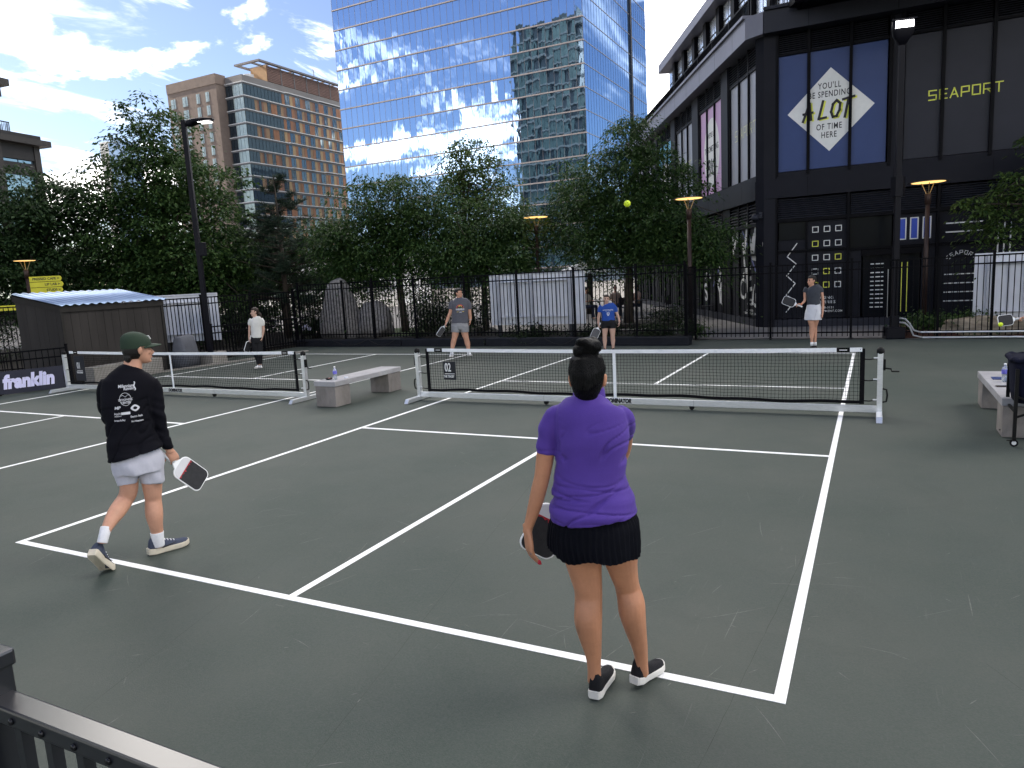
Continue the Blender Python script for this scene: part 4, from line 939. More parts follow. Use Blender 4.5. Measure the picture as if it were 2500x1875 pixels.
# yellow way-finding boards
YEL = mk('sign_yellow', (.52, .48, .03), .5, var=.05); YINK = mk('sign_ink', (.04, .04, .02), .6, var=0)
ey = Vector((math.cos(math.radians(38)), math.sin(math.radians(38)), 0)); enn = Vector((ey.y, -ey.x, 0))
for k, (tx, z) in enumerate((('PRESSED CAFE >', 2.66), ('LIP LAB >', 2.485), ('STUDS >', 2.31))):
    t = thing('direction_sign', 'yellow direction board reading '+tx.replace(' >', '').lower()+' on the left lamp post', 'sign', (-20.2, 3.4, z), math.radians(38), 'yellow direction boards')
    MB().prism([(.08, -.08), (.96+.03*(k % 2), -.08), (1.0+.03*(k % 2), 0), (.96+.03*(k % 2), .08), (.08, .08)], (0, -.06, 0), (1, 0, 0), (0, 0, 1), .02).build('board', YEL, t)
    lettering(tx, .105, YINK, t, (.93, -.082, 0), (1, 0, 0), (0, 0, 1), align='RIGHT', bold=.003, depth=.003)
t = thing('direction_sign', 'yellow direction board without readable text hanging low at the left edge', 'sign', (-20.2, 3.4, 1.82), math.radians(38), 'yellow direction boards')
MB().prism([(-1.6, -.08), (-.06, -.08), (-.06, .08), (-1.6, .08)], (0, -.06, 0), (1, 0, 0), (0, 0, 1), .02).build('board', YEL, t)
# white conduit along the right fence
t = thing('conduit_pipes', 'pair of white conduit pipes running along the right fence', 'pipe', (3.95, 9.48, 0))
PIPE = mk('white_pvc', (.72, .72, .72), .4, var=.05); FLEX = mk('grey_flex', (.30, .30, .30), .5, var=.1)
for k, z in enumerate((.16, .035)):
    MB().tube([(.42+.05*k, 0, z), (6.0, 0, z)], .018, 8).build('pipe', PIPE, t, smooth=True)
    MB().tube([(-.02, .02, .50-.10*k), (.10, .0, .48-.10*k), (.20, 0, .36-.08*k), (.28, 0, z+.05), (.42+.05*k, 0, z)], .020, 8).build('flexible_hose', FLEX, t, smooth=True)
# ------------------------------------------------------------------ vegetation
def leaf_mat(name, c1, c2, rough=.55, trl=.35):
    m = bpy.data.materials.new(name); m.use_nodes = True; t = m.node_tree; b = t.nodes['Principled BSDF']; b.inputs['Roughness'].default_value = rough; b.inputs['Specular IOR Level'].default_value = .18
    g = t.nodes.new('ShaderNodeNewGeometry'); mix = t.nodes.new('ShaderNodeMix'); mix.data_type = 'RGBA'; mix.inputs[6].default_value = (*c1, 1); mix.inputs[7].default_value = (*c2, 1)
    t.links.new(g.outputs['Random Per Island'], mix.inputs[0]); t.links.new(mix.outputs[2], b.inputs['Base Color'])
    tr = t.nodes.new('ShaderNodeBsdfTranslucent'); t.links.new(mix.outputs[2], tr.inputs['Color']); ms = t.nodes.new('ShaderNodeMixShader'); ms.inputs[0].default_value = trl
    t.links.new(b.outputs[0], ms.inputs[1]); t.links.new(tr.outputs[0], ms.inputs[2]); t.links.new(ms.outputs[0], t.nodes['Material Output'].inputs[0]); return m
BARK = mk('bark', (.045, .036, .028), .9, var=.3, vs_=9, bump=.8, bs=30, stretch=(1, 1, .3))
LM = {'dark': leaf_mat('leaf_dark', (.010, .028, .010), (.036, .066, .021)), 'mid': leaf_mat('leaf_mid', (.015, .042, .012), (.058, .102, .026)), 'light': leaf_mat('leaf_light', (.028, .062, .015), (.095, .145, .036)),
      'blue': leaf_mat('needle', (.010, .022, .014), (.030, .048, .028), .6, .1), 'shrub': leaf_mat('leaf_shrub', (.006, .013, .005), (.024, .040, .013))}
def leaves(cl, n, L_, Wd, spread, flat, seed, droop=.35, minz=None):
    """leaf blades (two triangles each) scattered in sprays round the cluster centres"""
    g = np.random.default_rng(seed); k = len(cl); cl = np.asarray(cl, float)
    idx = np.repeat(np.arange(k), n); N_ = len(idx)
    sz = g.uniform(.6, 1.25, k)[idx]
    off = g.normal(0, 1, (N_, 3))*np.array([spread, spread, spread*flat])*sz[:, None]
    r2 = off[:, 0]**2+off[:, 1]**2; off[:, 2] -= droop*r2/(spread+1e-6)
    p = cl[idx]+off
    a = g.uniform(0, 2*np.pi, N_); out = off[:, :2]+.3*spread*g.normal(0, 1, (N_, 2)); nrm = np.linalg.norm(out, axis=1)+1e-6
    d = np.stack([out[:, 0]/nrm, out[:, 1]/nrm, g.normal(-.45, .35, N_)], 1); d /= np.linalg.norm(d, axis=1)[:, None]
    up_ = np.stack([g.normal(0, .45, N_), g.normal(0, .45, N_), np.ones(N_)], 1); s = np.cross(d, up_); s /= np.linalg.norm(s, axis=1)[:, None]+1e-6
    ll = (L_*g.uniform(.7, 1.3, N_))[:, None]; ww = (Wd*g.uniform(.7, 1.3, N_))[:, None]
    if minz is not None: p[:, 2] = np.maximum(p[:, 2], minz)
    V = np.stack([p, p+d*ll*.45+s*ww*.5, p+d*ll+np.array([0, 0, -.12])*ll, p+d*ll*.45-s*ww*.5], 1).reshape(-1, 3)
    F = (np.arange(N_)*4)[:, None]+np.array([0, 1, 2, 3]); return V, F
def fastmesh(name, V, F, off):
    me = bpy.data.meshes.new(name); n = len(F); k = F.shape[1]; V = V-np.array(off)
    me.vertices.add(len(V)); me.vertices.foreach_set('co', V.astype(np.float32).ravel()); me.loops.add(n*k); me.loops.foreach_set('vertex_index', F.astype(np.int32).ravel())
    me.polygons.add(n); me.polygons.foreach_set('loop_start', np.arange(0, n*k, k, dtype=np.int32)); me.polygons.foreach_set('loop_total', np.full(n, k, np.int32)); me.update(calc_edges=True); me.validate(); return me
def inblob(b, n, g, shell=.55):
    u = g.normal(0, 1, (n, 3)); u /= np.linalg.norm(u, axis=1)[:, None]; r = shell+(1-shell)*g.uniform(0, 1, (n, 1))**.7
    r = np.where(g.uniform(0, 1, (n, 1)) < .22, g.uniform(0, 1, (n, 1))**.5*.6, r)
    r = np.where(g.uniform(0, 1, (n, 1)) > .86, g.uniform(1.0, 1.28, (n, 1)), r)
    return np.array(b[:3])+u*r*np.array(b[3:6])
def tree(name, label, base, trunk_h, r, blobs, nl, L_, Wd, spread, mat_, seed, flat=.35, cat='tree', group=None, droop=.3, lean=(0, 0), limbs=26, z0=.1):
    g = np.random.default_rng(seed); bx, by = base; t = thing(name, label, cat, (bx, by, z0), 0, group)
    tb = MB((bx, by, z0)); rn = random.Random(seed); tip = Vector((bx+lean[0], by+lean[1], trunk_h)); pts = []
    for i in range(7):
        u = i/6; pts.append((bx+lean[0]*u+.05*math.sin(u*5+seed), by+lean[1]*u+.05*math.cos(u*4+seed), z0-.05+(trunk_h-z0)*u))
    tb.tube(pts, [r*(1.25-.75*i/6) for i in range(7)], 10)
    cl = []
    for b in blobs: cl.append(inblob(b, int(b[6]), g))
    cl = np.concatenate(cl)
    sel = cl[g.choice(len(cl), min(limbs, len(cl)), False)]
    for q in sel:
        q = Vector(q); u = rn.uniform(.42, .98); a = Vector(pts[0]).lerp(tip, u); m1 = a.lerp(q, .5)+Vector((0, 0, .12*(q-a).length)); rr_ = r*(1.1-.75*u)*.55
        tb.tube([a, a.lerp(m1, .5)+Vector((0, 0, .05)), m1, q], [rr_, rr_*.75, rr_*.5, rr_*.16], 6)
    tb.build('trunk', BARK, t, smooth=True)
    V, F = leaves(cl, nl, L_, Wd, spread, flat, seed+1, droop, z0+.05)
    ob('crown', fastmesh('crown', V, F, (bx, by, z0)), LM[mat_], t); return t
# large maple left of the light pole
tree('maple_tree', 'large dark maple tree rising behind the shed and light pole', (-19.9, 8.2), 6.2, .16,
     [(-19.8, 8.3, 7.4, 1.3, 1.3, 1.45, 46), (-20.6, 8.0, 6.0, 1.9, 1.8, 1.3, 75), (-18.9, 8.6, 5.7, 1.8, 1.8, 1.3, 75), (-21.0, 7.7, 4.4, 1.9, 2.0, 1.4, 85), (-18.6, 8.7, 4.1, 1.9, 2.0, 1.5, 90), (-19.8, 8.2, 3.0, 2.7, 2.2, 1.4, 110), (-21.2, 7.6, 2.2, 1.9, 1.8, 1.1, 60), (-18.0, 9.1, 2.5, 1.3, 1.4, 1.1, 50)],
     92, .15, .078, .33, 'mid', 11, limbs=40)
tree('dark_tree', 'dark bushy tree at the left edge in front of the terrace building', (-23.2, 5.2), 4.6, .15,
     [(-23.0, 5.3, 5.4, 1.9, 1.8, 1.2, 70), (-24.0, 4.6, 4.2, 2.1, 2.0, 1.5, 90), (-22.0, 5.8, 4.0, 1.7, 1.8, 1.5, 80), (-23.2, 5.0, 2.6, 2.6, 2.2, 1.5, 110), (-25.3, 3.6, 3.4, 2.0, 2.0, 1.9, 80), (-21.6, 6.0, 5.5, 1.0, 1.0, .8, 26)],
     84, .15, .078, .33, 'dark', 12, limbs=30)
for i, (x, y, h_) in enumerate(((-27.5, 9.5, 4.4), (-24.5, 11.5, 4.2), (-21.6, 13.4, 4.0))):
    tree('hedge_tree', ['dense dark hedge tree behind the left edge trees', 'dense dark hedge tree behind the maple on its left', 'dense dark hedge tree behind the maple on its right'][i], (x, y), 3.2, .12, [(x, y, 3.0, 2.1, 1.5, 1.5, 80), (x, y, 1.5, 2.2, 1.5, 1.2, 70)], 70, .19, .11, .38, 'dark', 60+i, limbs=10, group='hedge trees at the back')
tree('street_tree', 'shaded tree filling the gap left of the pine', (-18.6, 12.5), 3.6, .12, [(-18.2, 12.5, 3.4, 1.6, 1.6, 1.6, 60), (-17.4, 12.9, 2.2, 1.5, 1.5, 1.3, 50)], 80, .15, .08, .33, 'dark', 13, limbs=16)
# middle zelkovas
tree('zelkova_tree', 'broad leafy tree left of centre in front of the glass tower', (-11.8, 11.4), 4.4, .12,
     [(-11.9, 11.3, 4.9, 1.5, 1.4, .95, 66), (-13.0, 10.8, 4.0, 1.4, 1.5, 1.1, 66), (-10.9, 11.6, 4.2, 1.5, 1.5, 1.1, 74), (-12.0, 11.2, 3.0, 2.2, 1.8, 1.0, 100), (-13.3, 10.6, 2.6, 1.2, 1.2, .7, 40), (-14.1, 11.0, 3.5, 1.0, 1.1, .9, 44)],
     105, .14, .056, .31, 'mid', 14, droop=.5, limbs=26)
tree('zelkova_tree', 'tall light topped tree rising higher than its neighbours at the centre', (-10.4, 13.8), 6.0, .11,
     [(-10.6, 14.2, 6.55, .95, .95, .75, 34), (-9.9, 14.4, 5.9, 1.15, 1.1, .8, 36), (-10.9, 13.9, 5.2, 1.2, 1.2, .9, 40), (-9.6, 14.3, 4.6, 1.6, 1.4, 1.0, 50)],
     70, .14, .060, .28, 'light', 15, droop=.45, limbs=26)
tree('zelkova_tree', 'dense low tree behind the man in the grey shirt', (-8.7, 12.0), 3.8, .11,
     [(-8.6, 12.2, 3.9, 1.5, 1.4, .9, 70), (-9.6, 11.7, 3.0, 1.5, 1.5, .9, 70), (-7.6, 12.5, 3.2, 1.3, 1.3, 1.0, 60), (-8.6, 12.0, 2.5, 2.2, 1.8, .7, 80)],
     100, .14, .056, .30, 'mid', 16, droop=.5, limbs=24)
tree('zelkova_tree', 'spreading tree over the seats right of centre beside the black building', (-4.25, 14.3), 4.6, .14,
     [(-4.0, 13.9, 6.0, 1.2, 1.2, .95, 52), (-4.9, 13.4, 5.0, 1.5, 1.4, 1.0, 66), (-3.1, 13.8, 5.0, 1.4, 1.3, 1.0, 62), (-5.4, 13.2, 3.9, 1.5, 1.4, 1.0, 70), (-3.4, 13.2, 3.8, 1.7, 1.5, 1.0, 84), (-2.2, 13.0, 3.1, 1.5, 1.3, .75, 66), (-4.6, 13.3, 2.9, 2.0, 1.6, .65, 70), (-1.5, 12.6, 2.55, 1.1, 1.0, .6, 40)],
     105, .13, .050, .29, 'mid', 17, droop=.5, limbs=34, z0=.13)
tree('zelkova_tree', 'pale green tree far back between the middle trees', (-8.6, 22.0), 5.0, .13, [(-8.2, 22, 5.0, 1.9, 1.6, 1.3, 50), (-6.6, 22.5, 4.2, 1.7, 1.5, 1.6, 50), (-7.4, 22.3, 2.6, 2.2, 1.6, 1.2, 50)], 46, .16, .07, .32, 'light', 18, limbs=18, z0=0)
tree('zelkova_tree', 'leafy branches of a tree reaching in at the right edge', (7.6, 11.6), 5.0, .11,
     [(7.3, 11.7, 4.7, .95, .9, .45, 26), (6.6, 11.6, 3.7, .95, .8, .40, 26), (6.15, 11.4, 3.15, 1.0, .7, .32, 26), (6.0, 11.3, 2.65, .75, .6, .22, 14), (8.2, 11.7, 4.0, 1.2, 1.0, 1.0, 40), (7.6, 11.5, 2.9, .9, .8, .5, 20)],
     46, .125, .050, .17, 'light', 19, droop=.8, limbs=46, flat=.22, z0=.16)
# pine
def pine(label, base, h, seed, R0):
    g = np.random.default_rng(seed); bx, by = base; t = thing('pine_tree', label, 'tree', (bx, by, .1)); tb = MB((bx, by, .1)); tb.tube([(bx, by, .05), (bx+.05, by, h*.5), (bx, by, h)], [.12, .08, .02], 10); tips = []
    for i in range(86):
        u = g.uniform(.10, .97)**.9; z = h*u; ln = R0*(1-u)**.75*g.uniform(.55, 1.1)+.18; a = g.uniform(0, 6.28); q = Vector((bx+math.cos(a)*ln, by+math.sin(a)*ln, z+ln*.22-.05)); st = Vector((bx, by, z))
        tb.tube([st, st.lerp(q, .6)+Vector((0, 0, -.03)), q], [.024, .016, .006], 5)
        for k in range(int(5+ln*7)):
            f = g.uniform(.3, 1.02); p = st.lerp(q, f); tips.append((p.x+g.normal(0, .10), p.y+g.normal(0, .10), p.z+g.normal(.05, .06)))
    tb.build('trunk', BARK, t, smooth=True); tips = np.array(tips); n = 34; N_ = len(tips)*n; idx = np.repeat(np.arange(len(tips)), n)
    d = g.normal(0, 1, (N_, 3)); d[:, 2] = np.abs(d[:, 2])*.8+.1; d /= np.linalg.norm(d, axis=1)[:, None]; s = np.cross(d, g.normal(0, 1, (N_, 3))); s /= np.linalg.norm(s, axis=1)[:, None]; p = tips[idx]; l = g.uniform(.10, .20, (N_, 1))
    V = np.stack([p-s*.006, p+s*.006, p+d*l+s*.003, p+d*l-s*.003], 1).reshape(-1, 3); F = (np.arange(N_)*4)[:, None]+np.array([0, 1, 2, 3]); ob('crown', fastmesh('needles', V, F, (bx, by, .1)), LM['blue'], t)
pine('dark pine tree between the maple and the middle trees', (-16.4, 10.4), 6.1, 31, 2.5)
# shrubs and ground cover
def shrub(label, base, rx, rz, seed, mat_='shrub', n=26, nl=46, L_=.085, Wd=.045, z0=.12, cat='shrub', ry=None):
    g = np.random.default_rng(seed); bx, by = base; t = thing('shrub', label, cat, (bx, by, z0), 0, 'shrubs behind the fence'); cl = inblob((bx, by, z0+rz*.55, rx, ry or rx*.8, rz*.5, n), n, g, .4)
    tb = MB((bx, by, z0))
    for q in cl[:8]: tb.tube([(bx, by, z0), (bx*.5+q[0]*.5, by*.5+q[1]*.5, z0+.5*(q[2]-z0)), tuple(q)], [.016, .011, .004], 5)
    tb.build('stems', BARK, t)
    V, F = leaves(cl, nl, L_, Wd, .16, .7, seed+3, .15, z0+.01); ob('foliage', fastmesh('foliage', V, F, (bx, by, z0)), LM[mat_], t); return t
for i, (x, y, rx, rz, lab) in enumerate([(-14.6, 9.9, .9, 1.3, 'dark shrub below the pine beside the white shirt girl'), (-14.3, 9.5, .6, .75, 'flowering shrub left of the boulder'), (-9.2, 9.6, .9, 1.3, 'dense dark shrub right of the boulder'), (-7.9, 9.9, .9, 1.45, 'dark shrub behind the man in the grey shirt'),
        (-10.2, 10.4, .9, 1.0, 'dark shrub just behind the boulder'), (-15.8, 7.4, .9, 1.4, 'dark shrub behind the left light pole'), (-17.2, 6.8, 1.1, 1.5, 'dark shrub behind the left white sign back'), (-19.0, 4.6, 1.2, 1.7, 'tall dark shrub behind the shed roof'),
        (-21.3, 2.3, 1.3, 1.8, 'tall dark shrub at the far left fence'), (-5.6, 9.15, .8, .32, 'low ground cover under the white sign back'), (-3.6, 9.15, .7, .30, 'low ground cover behind the blue shirt girl'), (-1.9, 9.2, .7, .36, 'low ground cover near the fence corner'),
        (-1.15, 9.95, .30, .32, 'small shrub at the fence corner by the paving'), (-3.0, 14.6, .8, .45, 'low shrub at the foot of the spreading tree'), (4.6, 10.3, .55, .40, 'low shrub at the foot of the right light pole'), (5.5, 10.25, .6, .42, 'low shrub left of the right white sign back'),
        (-12.6, 14.6, 1.6, 2.0, 'broad dark shrub far behind the boulder'), (-15.6, 13.6, 1.6, 2.1, 'broad dark shrub far behind the pine'), (-24.5, 1.0, 1.6, 2.2, 'big dark shrub at the left picture edge'), (-20.5, 9.0, 2.0, 2.2, 'big dark shrub under the maple')]):
    shrub(lab, (x, y), rx, rz, 100+i, 'shrub' if i not in (12, 14, 15) else 'mid', n=int(22+rx*28), nl=46 if rx > .5 else 30)
t = bpy.data.objects['shrub.001']; g = random.Random(5)
FLW = mk('hydrangea', (.62, .60, .72), .7, var=.25, vs_=60)
for k in range(3):
    mb = MB(); c = Vector((-.10+.14*k, -.45, .42+.08*(k % 2)))
    for i in range(22):
        u = Vector((g.gauss(0, 1), g.gauss(0, 1), g.gauss(0, 1))).normalized(); mb.ell(c+u*.055, (.024, .024, .016), seg=6, ring=4)
    mb.build('flower_head', FLW, t, smooth=True)
# ------------------------------------------------------------------ boulders
def rock(name, label, c, rad, seed, m, z0=0.0, n=40, amp=.22, taper=0.0, fine=.05):
    t = thing(name, label, 'rock', (c[0], c[1], z0)); V = []; F = []; sg, rg = n, n//2
    for i in range(rg+1):
        ph = math.pi*i/rg
        for k in range(sg):
            a = 2*math.pi*k/sg; d = Vector((math.sin(ph)*math.cos(a), math.sin(ph)*math.sin(a), -math.cos(ph)))
            s_ = 1+amp*mnoise.noise(d*1.6+Vector((seed, 0, 0)))+fine*mnoise.noise(d*6+Vector((0, seed, 0)))
            e = lambda v: math.copysign(abs(v)**.72, v)
            p = Vector((e(d.x)*rad[0], e(d.y)*rad[1], e(d.z)*rad[2]))*s_; h = (p.z+rad[2])/(2*rad[2]); k2 = 1-taper*h; V.append((p.x*k2, p.y*k2, max(p.z+rad[2]*.92, -.02)))
    for i in range(rg):
        for k in range(sg): F.append((i*sg+k, i*sg+(k+1) % sg, (i+1)*sg+(k+1) % sg, (i+1)*sg+k))
    MB().add(V, F).build('stone', m, t, smooth=True)
GRAN = mk('granite', (.085, .080, .080), .85, var=.1, var2=(.27, .255, .24), vs_=12, bump=.8, bs=14)
rock('boulder', 'tall pale granite boulder standing behind the fence', (-13.0, 9.4), (.86, .6, 1.04), 3.3, GRAN, .15, amp=.18, taper=.52)
rock('boulder', 'lower granite boulder leaning beside the tall one', (-11.9, 9.85), (.75, .6, .62), 8.1, GRAN, .15, amp=.25, taper=.35)
TAN = mk('tan_boulder', (.13, .105, .08), .85, var=.1, var2=(.32, .27, .20), vs_=4, bump=.8, bs=9, stretch=(1, 1, 2.5))
rock('boulder', 'flat tan boulder behind the right fence under the white sign back', (5.75, 9.98), (.95, .30, .24), 5.7, TAN, .0, amp=.3)
# ------------------------------------------------------------------ white pavilion, umbrellas, tables and seated people in the background
WHB = mk('pavilion_white', (.78, .77, .74), .6, var=.04, vs_=.6)
t = thing('white_pavilion', 'white pavilion with dark windows glimpsed between the trees', 'pavilion', (-40.5, 38.5, 0))
MB().box2((-7, 0, 0), (9, 5, 4.1)).build('wall', WHB, t)
MB().box2((-7.3, -.4, 4.1), (9.3, 5.3, 4.35)).build('roof', WHB, t)
for x in np.arange(-6.2, 8.5, 2.2): wd_ = MB().box2((x, -.06, 1.6), (x+1.2, .02, 3.0)).build('window', DGL, t); MB().box2((x-.08, -.10, 2.27), (x+1.28, -.065, 2.35)).build('window_bar', WHB, wd_)
def umbrella(loc, r, h, label):
    t = thing('parasol', label, 'parasol', loc, 0, 'white parasols over the seats'); MB().tube([(0, 0, 0), (0, 0, h)], .025, 8).build('pole', WHB, t); MB().lathe([(0, .05), (.12, .02), (.2, .03), (.2, 0), (0, 0)], (0, 0, 0), 12).build('base', PLEG, t)
    k = 8; mb = MB(); top_ = (0, 0, h+.12); rim = [(r*math.cos(2*math.pi*i/k), r*math.sin(2*math.pi*i/k), h-.42) for i in range(k)]; rim2 = [(x*.98, y*.98, z-.04) for x, y, z in rim]
    mb.add([top_]+rim+rim2+[(0, 0, h+.08)], [(0, 1+i, 1+(i+1) % k) for i in range(k)]+[(1+i, 1+k+i, 1+k+(i+1) % k, 1+(i+1) % k) for i in range(k)]+[(1+2*k, 1+k+(i+1) % k, 1+k+i) for i in range(k)]); mb.build('canopy', mk('canopy_white', (.74, .73, .70), .7, var=.03), t)
for i, (x, y, lab) in enumerate(((-9.2, 22.5, 'white parasol behind the girl in the blue shirt'), (-34.0, 33.0, 'white parasol far behind the tall boulder'), (-31.0, 35.0, 'white parasol farther right behind the boulder'))): umbrella((x, y, 0), 1.5, 2.35, lab)
def cafe(loc, i):
    t = thing('cafe_table', ['dark cafe table left of the blue shirt girl', 'dark cafe table right of the blue shirt girl', 'dark cafe table under the spreading tree'][i], 'table', loc, 0, 'cafe tables behind the fence')
    MB().lathe([(0, .72), (.38, .72), (.38, .745), (0, .745)], seg=20).build('tabletop', PLEG, t); MB().tube([(0, 0, .02), (0, 0, .72)], .03, 8).build('stem', PLEG, t); MB().lathe([(0, 0), (.24, 0), (.22, .02), (0, .03)], seg=16).build('base', PLEG, t)
    for k in range(2):
        a = 2.4*k+.5; c = thing('cafe_chair', ['dark metal chair at the table left of the blue girl', 'dark metal chair at the table right of the blue girl', 'dark metal chair at the table under the spreading tree'][i]+(', far side' if k == 0 else ', left side'), 'chair', (loc[0]+.72*math.cos(a), loc[1]+.72*math.sin(a), 0), a+math.pi/2, 'cafe chairs behind the fence')
        MB().box((0, 0, .45), (.40, .40, .03)).build('seat', PLEG, c); MB().box((0, -.19, .70), (.40, .02, .30)).build('backrest', PLEG, c)
        for sx in (-.18, .18):
            for sy in (-.18, .18): MB().bar((sx, sy, 0), (sx, sy, .45 if sy > 0 else .86), .022, .022).build('leg', PLEG, c)
for i, p in enumerate(((-6.9, 18.6, 0), (-5.0, 18.2, 0), (-2.9, 17.6, 0))): cafe(p, i)
WOMAN = dict(o=(2.330, -6.920), rz=0.3350,
    shirt=[(-0.0884, 0.03, 1.447, 0.0457, 0.062), (-0.0906, 0.02, 1.427, 0.0928, 0.075), (-0.0947, 0.01, 1.4041, 0.1322, 0.092), (-0.0953, 0.0, 1.3718, 0.1587, 0.108), (-0.0899, 0.0, 1.3218, 0.1627, 0.118), (-0.0879, 0.0, 1.2653, 0.1634, 0.122), (-0.0902, 0.0, 1.2023, 0.1614, 0.122), (-0.0985, -0.0, 1.1391, 0.162, 0.12), (-0.1046, 0.0, 1.0754, 0.1687, 0.124), (-0.1028, 0.0, 1.0111, 0.1797, 0.134), (-0.0929, 0.0, 0.9465, 0.19, 0.148), (-0.0889, 0.0, 0.8997, 0.186, 0.152)],
    sleeveL=[(-0.2184, -0.0, 1.3752, 0.038, 0.038), (-0.2589, 0.0, 1.3637, 0.043, 0.043), (-0.2796, -0.0, 1.3139, 0.045, 0.045), (-0.2915, 0.0, 1.2573, 0.0458, 0.0458), (-0.2968, 0.0, 1.2097, 0.0459, 0.0459), (-0.2989, 0.0, 1.1906, 0.0454, 0.0454)],
    sleeveR=[(0.0306, -0.0, 1.3746, 0.0372, 0.0372), (0.0635, 0.03, 1.3428, 0.0399, 0.0399), (0.0667, 0.1, 1.2834, 0.0408, 0.0408), (0.064, 0.18, 1.2264, 0.0394, 0.0394)],
    armL=[(-0.2774, 0.0, 1.2949, 0.0371, 0.0371), (-0.2963, -0.0, 1.2192, 0.041, 0.041), (-0.3104, 0.0, 1.1428, 0.0399, 0.0399), (-0.3234, 0.0, 1.0786, 0.0363, 0.0363), (-0.3384, -0.0, 1.027, 0.0364, 0.0364), (-0.3589, 0.0, 0.9555, 0.0335, 0.0335), (-0.3833, -0.0, 0.8835, 0.0267, 0.0267), (-0.3982, -0.0, 0.8387, 0.0223, 0.0223), (-0.406, -0.0, 0.8108, 0.023, 0.023)],
    armR=[(0.0638, 0.12, 1.2726, 0.0336, 0.0336), (0.0644, 0.26, 1.1672, 0.0339, 0.0339), (0.0401, 0.33, 1.0742, 0.0334, 0.0334), (-0.0227, 0.36, 0.9967, 0.0313, 0.0313), (-0.1069, 0.36, 0.9339, 0.0274, 0.0274), (-0.1769, 0.35, 0.8949, 0.0227, 0.0227)],
    skirt=[(-0.089, -0.0, 0.9529, 0.1924, 0.15), (-0.089, 0.0, 0.9205, 0.1988, 0.16), (-0.0914, -0.0, 0.8685, 0.2012, 0.172), (-0.0914, -0.0, 0.8162, 0.1986, 0.182), (-0.088, -0.0, 0.7669, 0.1928, 0.19), (-0.0833, 0.0, 0.7339, 0.1811, 0.192)],
    legL=[(-0.1543, 0.0, 0.8908, 0.1025, 0.1025), (-0.1562, 0.0, 0.7595, 0.0938, 0.0938), (-0.145, -0.0, 0.64, 0.0804, 0.0764), (-0.1337, 0.0, 0.553, 0.0681, 0.0681), (-0.1318, 0.0, 0.4991, 0.0645, 0.0612), (-0.1343, -0.01, 0.4431, 0.0651, 0.0683), (-0.1369, -0.02, 0.3802, 0.0651, 0.0684), (-0.1289, -0.01, 0.2932, 0.0534, 0.0534), (-0.1209, -0.0, 0.2188, 0.041, 0.041), (-0.1183, 0.0, 0.1634, 0.034, 0.034), (-0.1181, 0.0, 0.1146, 0.0322, 0.0322), (-0.1199, 0.0, 0.0655, 0.0335, 0.0335)],
    legR=[(0.0129, -0.0, 0.8896, 0.098, 0.098), (0.0148, 0.0, 0.7461, 0.0882, 0.0882), (0.0288, 0.02, 0.6386, 0.0717, 0.0681), (0.0445, 0.04, 0.5561, 0.0597, 0.0597), (0.053, 0.05, 0.511, 0.0587, 0.0558), (0.065, 0.04, 0.4547, 0.0637, 0.0669), (0.0692, 0.04, 0.4002, 0.0632, 0.0664), (0.0828, 0.06, 0.3075, 0.0523, 0.0523), (0.0991, 0.08, 0.2134, 0.0399, 0.0399), (0.1069, 0.09, 0.1445, 0.0324, 0.0324), (0.1083, 0.09, 0.0949, 0.0311, 0.0311), (0.109, 0.1, 0.0534, 0.0326, 0.0326)],
    head=(-0.0973, 0.0, 1.5478),
    neck=[(-0.0986, 0.03, 1.466), (-0.1002, 0.03, 1.4224)],
    bun=(-0.0944, -0.01, 1.6675),
    bunr=0.0567,
    headw=0.0768,
    wristL=(-0.4028, 0.0, 0.8241),
    handL=(-0.3931, -0.02, 0.6923),
    wristR=(-0.1769, 0.35, 0.8949),
    handR=(-0.2338, 0.34, 0.8413),
    heelL=(-0.1245, -0.0519),
    toeL=(-0.0538, 0.1948),
    heelR=(0.0846, 0.0637),
    toeR=(0.2105, 0.1333),
    paddle=((-0.2317, 0.33, 0.8804), (-0.3478, 0.3, 0.7082), (-0.39, 0.29, 0.6068)),
)
